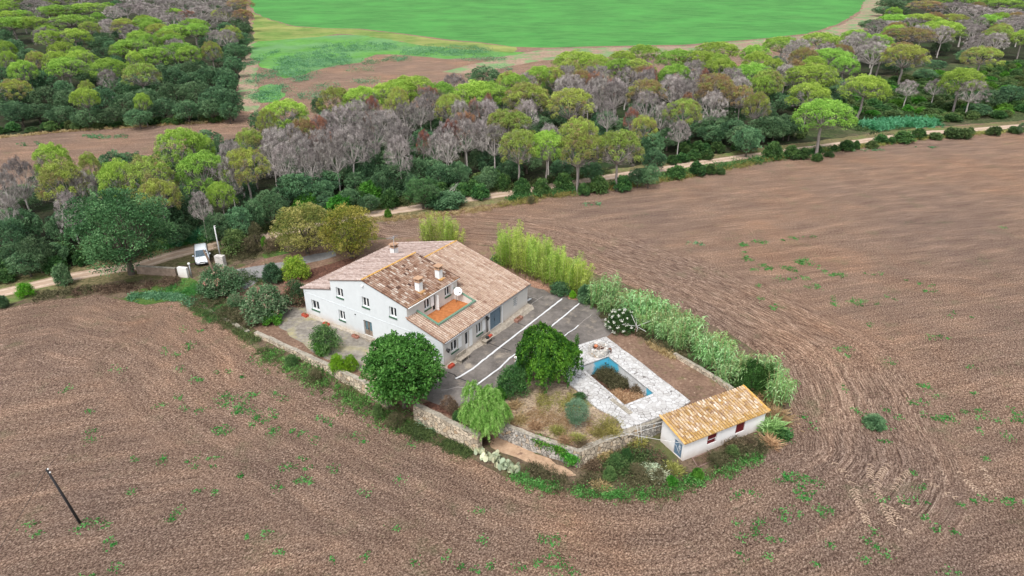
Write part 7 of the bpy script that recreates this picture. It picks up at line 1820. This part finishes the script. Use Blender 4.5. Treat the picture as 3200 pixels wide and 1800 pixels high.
patches('field_weeds', q2(0, 850, .3494, [(1640, 520, 70, 50, 2), (1700, 640, 40, 30, 3), (1680, 700, 60, 50, 2.5), (1460, 700, 100, 60, 1), (1600, 740, 60, 30, 1), (1640, 880, 110, 40, 3), (1740, 980, 150, 60, 3.5), (1600, 1125, 40, 40, 3), (2010, 1150, 140, 110, 5), (2220, 1120, 130, 70, 5), (2150, 1220, 180, 110, 5), (1785, 1240, 80, 50, 5), (2300, 1340, 140, 110, 4), (2250, 1270, 60, 50, 2), (2450, 1270, 100, 80, 4), (2480, 1080, 90, 50, 3), (1970, 1420, 120, 80, 3.5), (2470, 1410, 130, 80, 4), (1400, 1200, 120, 70, 1), (1650, 1200, 150, 90, .8), (860, 1240, 140, 60, .6), (1820, 540, 120, 60, .8), (2540, 1140, 60, 60, 3), (2150, 920, 130, 60, 1.2), (2300, 780, 150, 60, .8), (2000, 860, 200, 100, .5), (610, 1050, 60, 50, 1), (1000, 870, 200, 60, .3)])
        + q2(0, 1300, .3494, [(1210, 390, 200, 50, 2.5), (1450, 375, 40, 30, 3), (1460, 420, 60, 40, 2), (1900, 380, 80, 60, 3), (1860, 430, 220, 60, 1.5), (1720, 400, 100, 60, 1.2), (2010, 120, 130, 80, 3.5), (2550, 450, 60, 60, 6), (1210, 650, 140, 70, 1.5), (1800, 670, 100, 60, 1.8), (1900, 690, 120, 60, 1), (2510, 630, 80, 40, 1.5), (790, 960, 90, 60, 6), (860, 940, 60, 40, 4), (720, 1000, 130, 50, 3), (290, 970, 40, 40, 3), (350, 1070, 200, 50, 1), (950, 970, 60, 50, 2), (950, 1130, 80, 60, 2), (1010, 1165, 60, 50, 5), (1520, 940, 60, 50, 1.2), (2410, 1040, 60, 50, 1.5), (2200, 1080, 80, 60, .8), (2490, 1230, 120, 50, 2), (1050, 1370, 100, 80, 1.2), (800, 1420, 160, 40, 2), (2170, 550, 160, 60, .8), (1600, 870, 60, 40, 1), (800, 240, 150, 80, .8), (820, 150, 80, 40, 1)])
        + q2(900, 1300, .3494, [(20, 470, 60, 70, 6), (145, 560, 80, 60, 5), (190, 605, 180, 40, 2.5), (100, 560, 60, 60, 2), (370, 60, 110, 60, 4), (270, 10, 100, 50, 3), (580, 165, 100, 50, 4), (660, 225, 60, 30, 3), (230, 220, 70, 80, 3), (110, 160, 50, 60, 3), (30, 140, 80, 50, 2.5), (190, 470, 100, 30, 1.5), (390, 480, 80, 30, 1.5), (120, 390, 60, 60, 1.5), (700, 690, 50, 30, 1.5), (960, 1010, 60, 50, 7), (850, 110, 80, 60, 1.5), (1110, 250, 50, 50, 1.2), (1000, 555, 40, 40, 2), (1720, 860, 80, 60, 2), (1750, 1120, 40, 50, 3), (1420, 1260, 100, 80, 1.5), (1120, 1330, 80, 50, 2), (1580, 1340, 160, 80, 2.2), (1680, 1390, 120, 80, 2.5), (1810, 1340, 40, 40, 2.5), (2270, 1110, 60, 60, 2), (2370, 1100, 100, 40, 1.5), (2330, 1150, 60, 50, 2), (2080, 1370, 70, 40, 3), (2400, 1350, 240, 120, 3), (2520, 1400, 120, 80, 3), (2200, 1310, 120, 60, 1.2), (640, 1280, 180, 90, 1.2), (390, 1280, 60, 60, 1.2), (2350, 1255, 60, 40, 3)])
        + q2(2300, 1200, .414, [(450, 700, 180, 80, 6), (600, 745, 130, 50, 5), (500, 810, 140, 70, 5), (540, 850, 150, 70, 4.5), (340, 730, 120, 50, 2.5), (130, 815, 150, 60, 3), (20, 860, 80, 40, 3), (340, 980, 80, 50, 4), (430, 975, 120, 60, 3), (380, 1025, 130, 50, 3), (740, 970, 150, 60, 2.5), (690, 1010, 60, 40, 3), (610, 945, 60, 40, 2), (170, 1060, 150, 60, 3), (150, 1120, 120, 60, 5), (280, 1170, 140, 70, 3), (30, 1060, 70, 40, 4), (50, 1160, 60, 40, 3), (235, 1290, 80, 40, 2.5), (1110, 875, 90, 40, 3.5), (1260, 885, 40, 30, 3.5), (1390, 880, 130, 50, 3.5), (1380, 775, 60, 40, 2.5), (1840, 885, 140, 60, 4.5), (2090, 895, 220, 60, 4), (1660, 910, 100, 40, 1.5), (1910, 570, 80, 40, 2.5), (1045, 1115, 50, 50, 5), (985, 1195, 60, 40, 2.5), (1075, 1250, 80, 60, 2.5), (690, 1220, 50, 30, 3), (640, 1370, 130, 60, 2.5), (985, 1345, 70, 40, 2), (1140, 1295, 40, 30, 2), (1500, 1090, 100, 40, 1.5), (1640, 1110, 50, 30, 1.5), (1410, 1020, 80, 40, 1.5), (940, 230, 60, 90, 5), (1000, 310, 90, 90, 5), (1090, 300, 90, 110, 5), (1090, 420, 140, 60, 2), (1150, 220, 50, 40, 3), (1230, 260, 60, 40, 2), (1430, 240, 80, 40, 4), (1560, 270, 170, 70, 5.5), (1420, 25, 140, 50, 4.5), (1510, 97, 80, 30, 3.5), (1300, 135, 40, 40, 3), (1400, 155, 90, 80, 2.5), (790, 25, 60, 50, 3), (1850, 230, 260, 80, 2), (2100, 210, 140, 60, 3), (2120, 270, 120, 60, 4), (1990, 290, 60, 40, 2.5), (2060, 400, 100, 50, 2), (1880, 340, 160, 80, .8), (550, 300, 100, 70, 1.8), (490, 250, 60, 40, 2), (1790, 75, 30, 30, 3), (1600, 1420, 160, 60, 2), (20, 1300, 140, 60, 2.5), (1350, 680, 40, 30, 2.5)])
        + q2(2300, 650, .3796, [(50, 305, 90, 40, 5), (180, 285, 120, 40, 2.5), (260, 285, 60, 30, 2), (470, 257, 90, 30, 3.5), (390, 275, 60, 20, 2.5), (600, 240, 120, 20, 2), (95, 415, 80, 60, 4), (50, 360, 60, 20, 1.5), (255, 495, 100, 60, 4.5), (160, 505, 60, 50, 2.5), (540, 440, 110, 60, 4.5), (470, 515, 80, 40, 4.5), (400, 495, 70, 50, 2.5), (650, 475, 70, 60, 2), (730, 510, 70, 30, 1.5), (850, 555, 100, 40, 4.5), (770, 555, 80, 50, 2.5), (440, 590, 60, 40, 3.5), (360, 590, 60, 30, 3), (550, 580, 140, 40, 2.5), (680, 650, 80, 40, 3.5), (590, 655, 40, 30, 2), (190, 655, 100, 30, 1.2), (300, 810, 90, 60, 3), (210, 755, 40, 30, 2), (1050, 780, 220, 60, 2), (800, 765, 60, 50, 2), (740, 790, 200, 60, .9), (1280, 750, 120, 40, 1.2), (1600, 660, 260, 70, .9), (1660, 1080, 200, 70, 1.4), (860, 1155, 120, 50, 3.5), (920, 1220, 50, 30, 3), (1890, 1305, 100, 40, 2.5), (1260, 1275, 90, 40, 1.2), (1105, 967, 60, 30, 2), (1450, 600, 120, 60, .8), (1120, 550, 150, 60, .7), (1850, 890, 260, 50, .8), (2220, 175, 60, 20, 1)]),
        L_weed, 400, 'scattered green weeds of the ploughed fields', 15)
patches('field_weeds', [(2180, 760, 90, 14, 1), (2700, 470, 150, 8, 1), (2900, 460, 90, 8, .8), (1850, 640, 110, 16, .6), (340, 428, 140, 14, 1.2), (290, 425, 80, 12, 1), (120, 450, 140, 14, .5)], L_weedb, 401, 'thin bluish weeds on the far soil strips', 14, .3, .18, .25, 0)
patches('meadow_weeds', q2(800, 0, S_, [(600, 600, 700, 160, .25), (450, 750, 330, 80, .3), (800, 640, 400, 100, .2), (1000, 480, 900, 90, .2), (1400, 600, 260, 50, .35), (1900, 520, 900, 100, .25), (450, 800, 260, 50, .4), (1130, 830, 260, 50, .25), (700, 880, 260, 60, .2), (650, 970, 600, 70, .22), (100, 780, 260, 180, .25), (150, 930, 300, 150, .3), (350, 690, 300, 80, .3), (100, 1000, 260, 80, .25), (2300, 600, 500, 50, .2), (2500, 700, 250, 30, .2), (1050, 700, 300, 60, .1), (1150, 640, 150, 60, .25), (40, 600, 90, 200, .3)]),
        L_weedb, 402, 'bluish green weeds spreading over the far brown field', 30, .42, .2, .3, 0, (.5, 1.6))
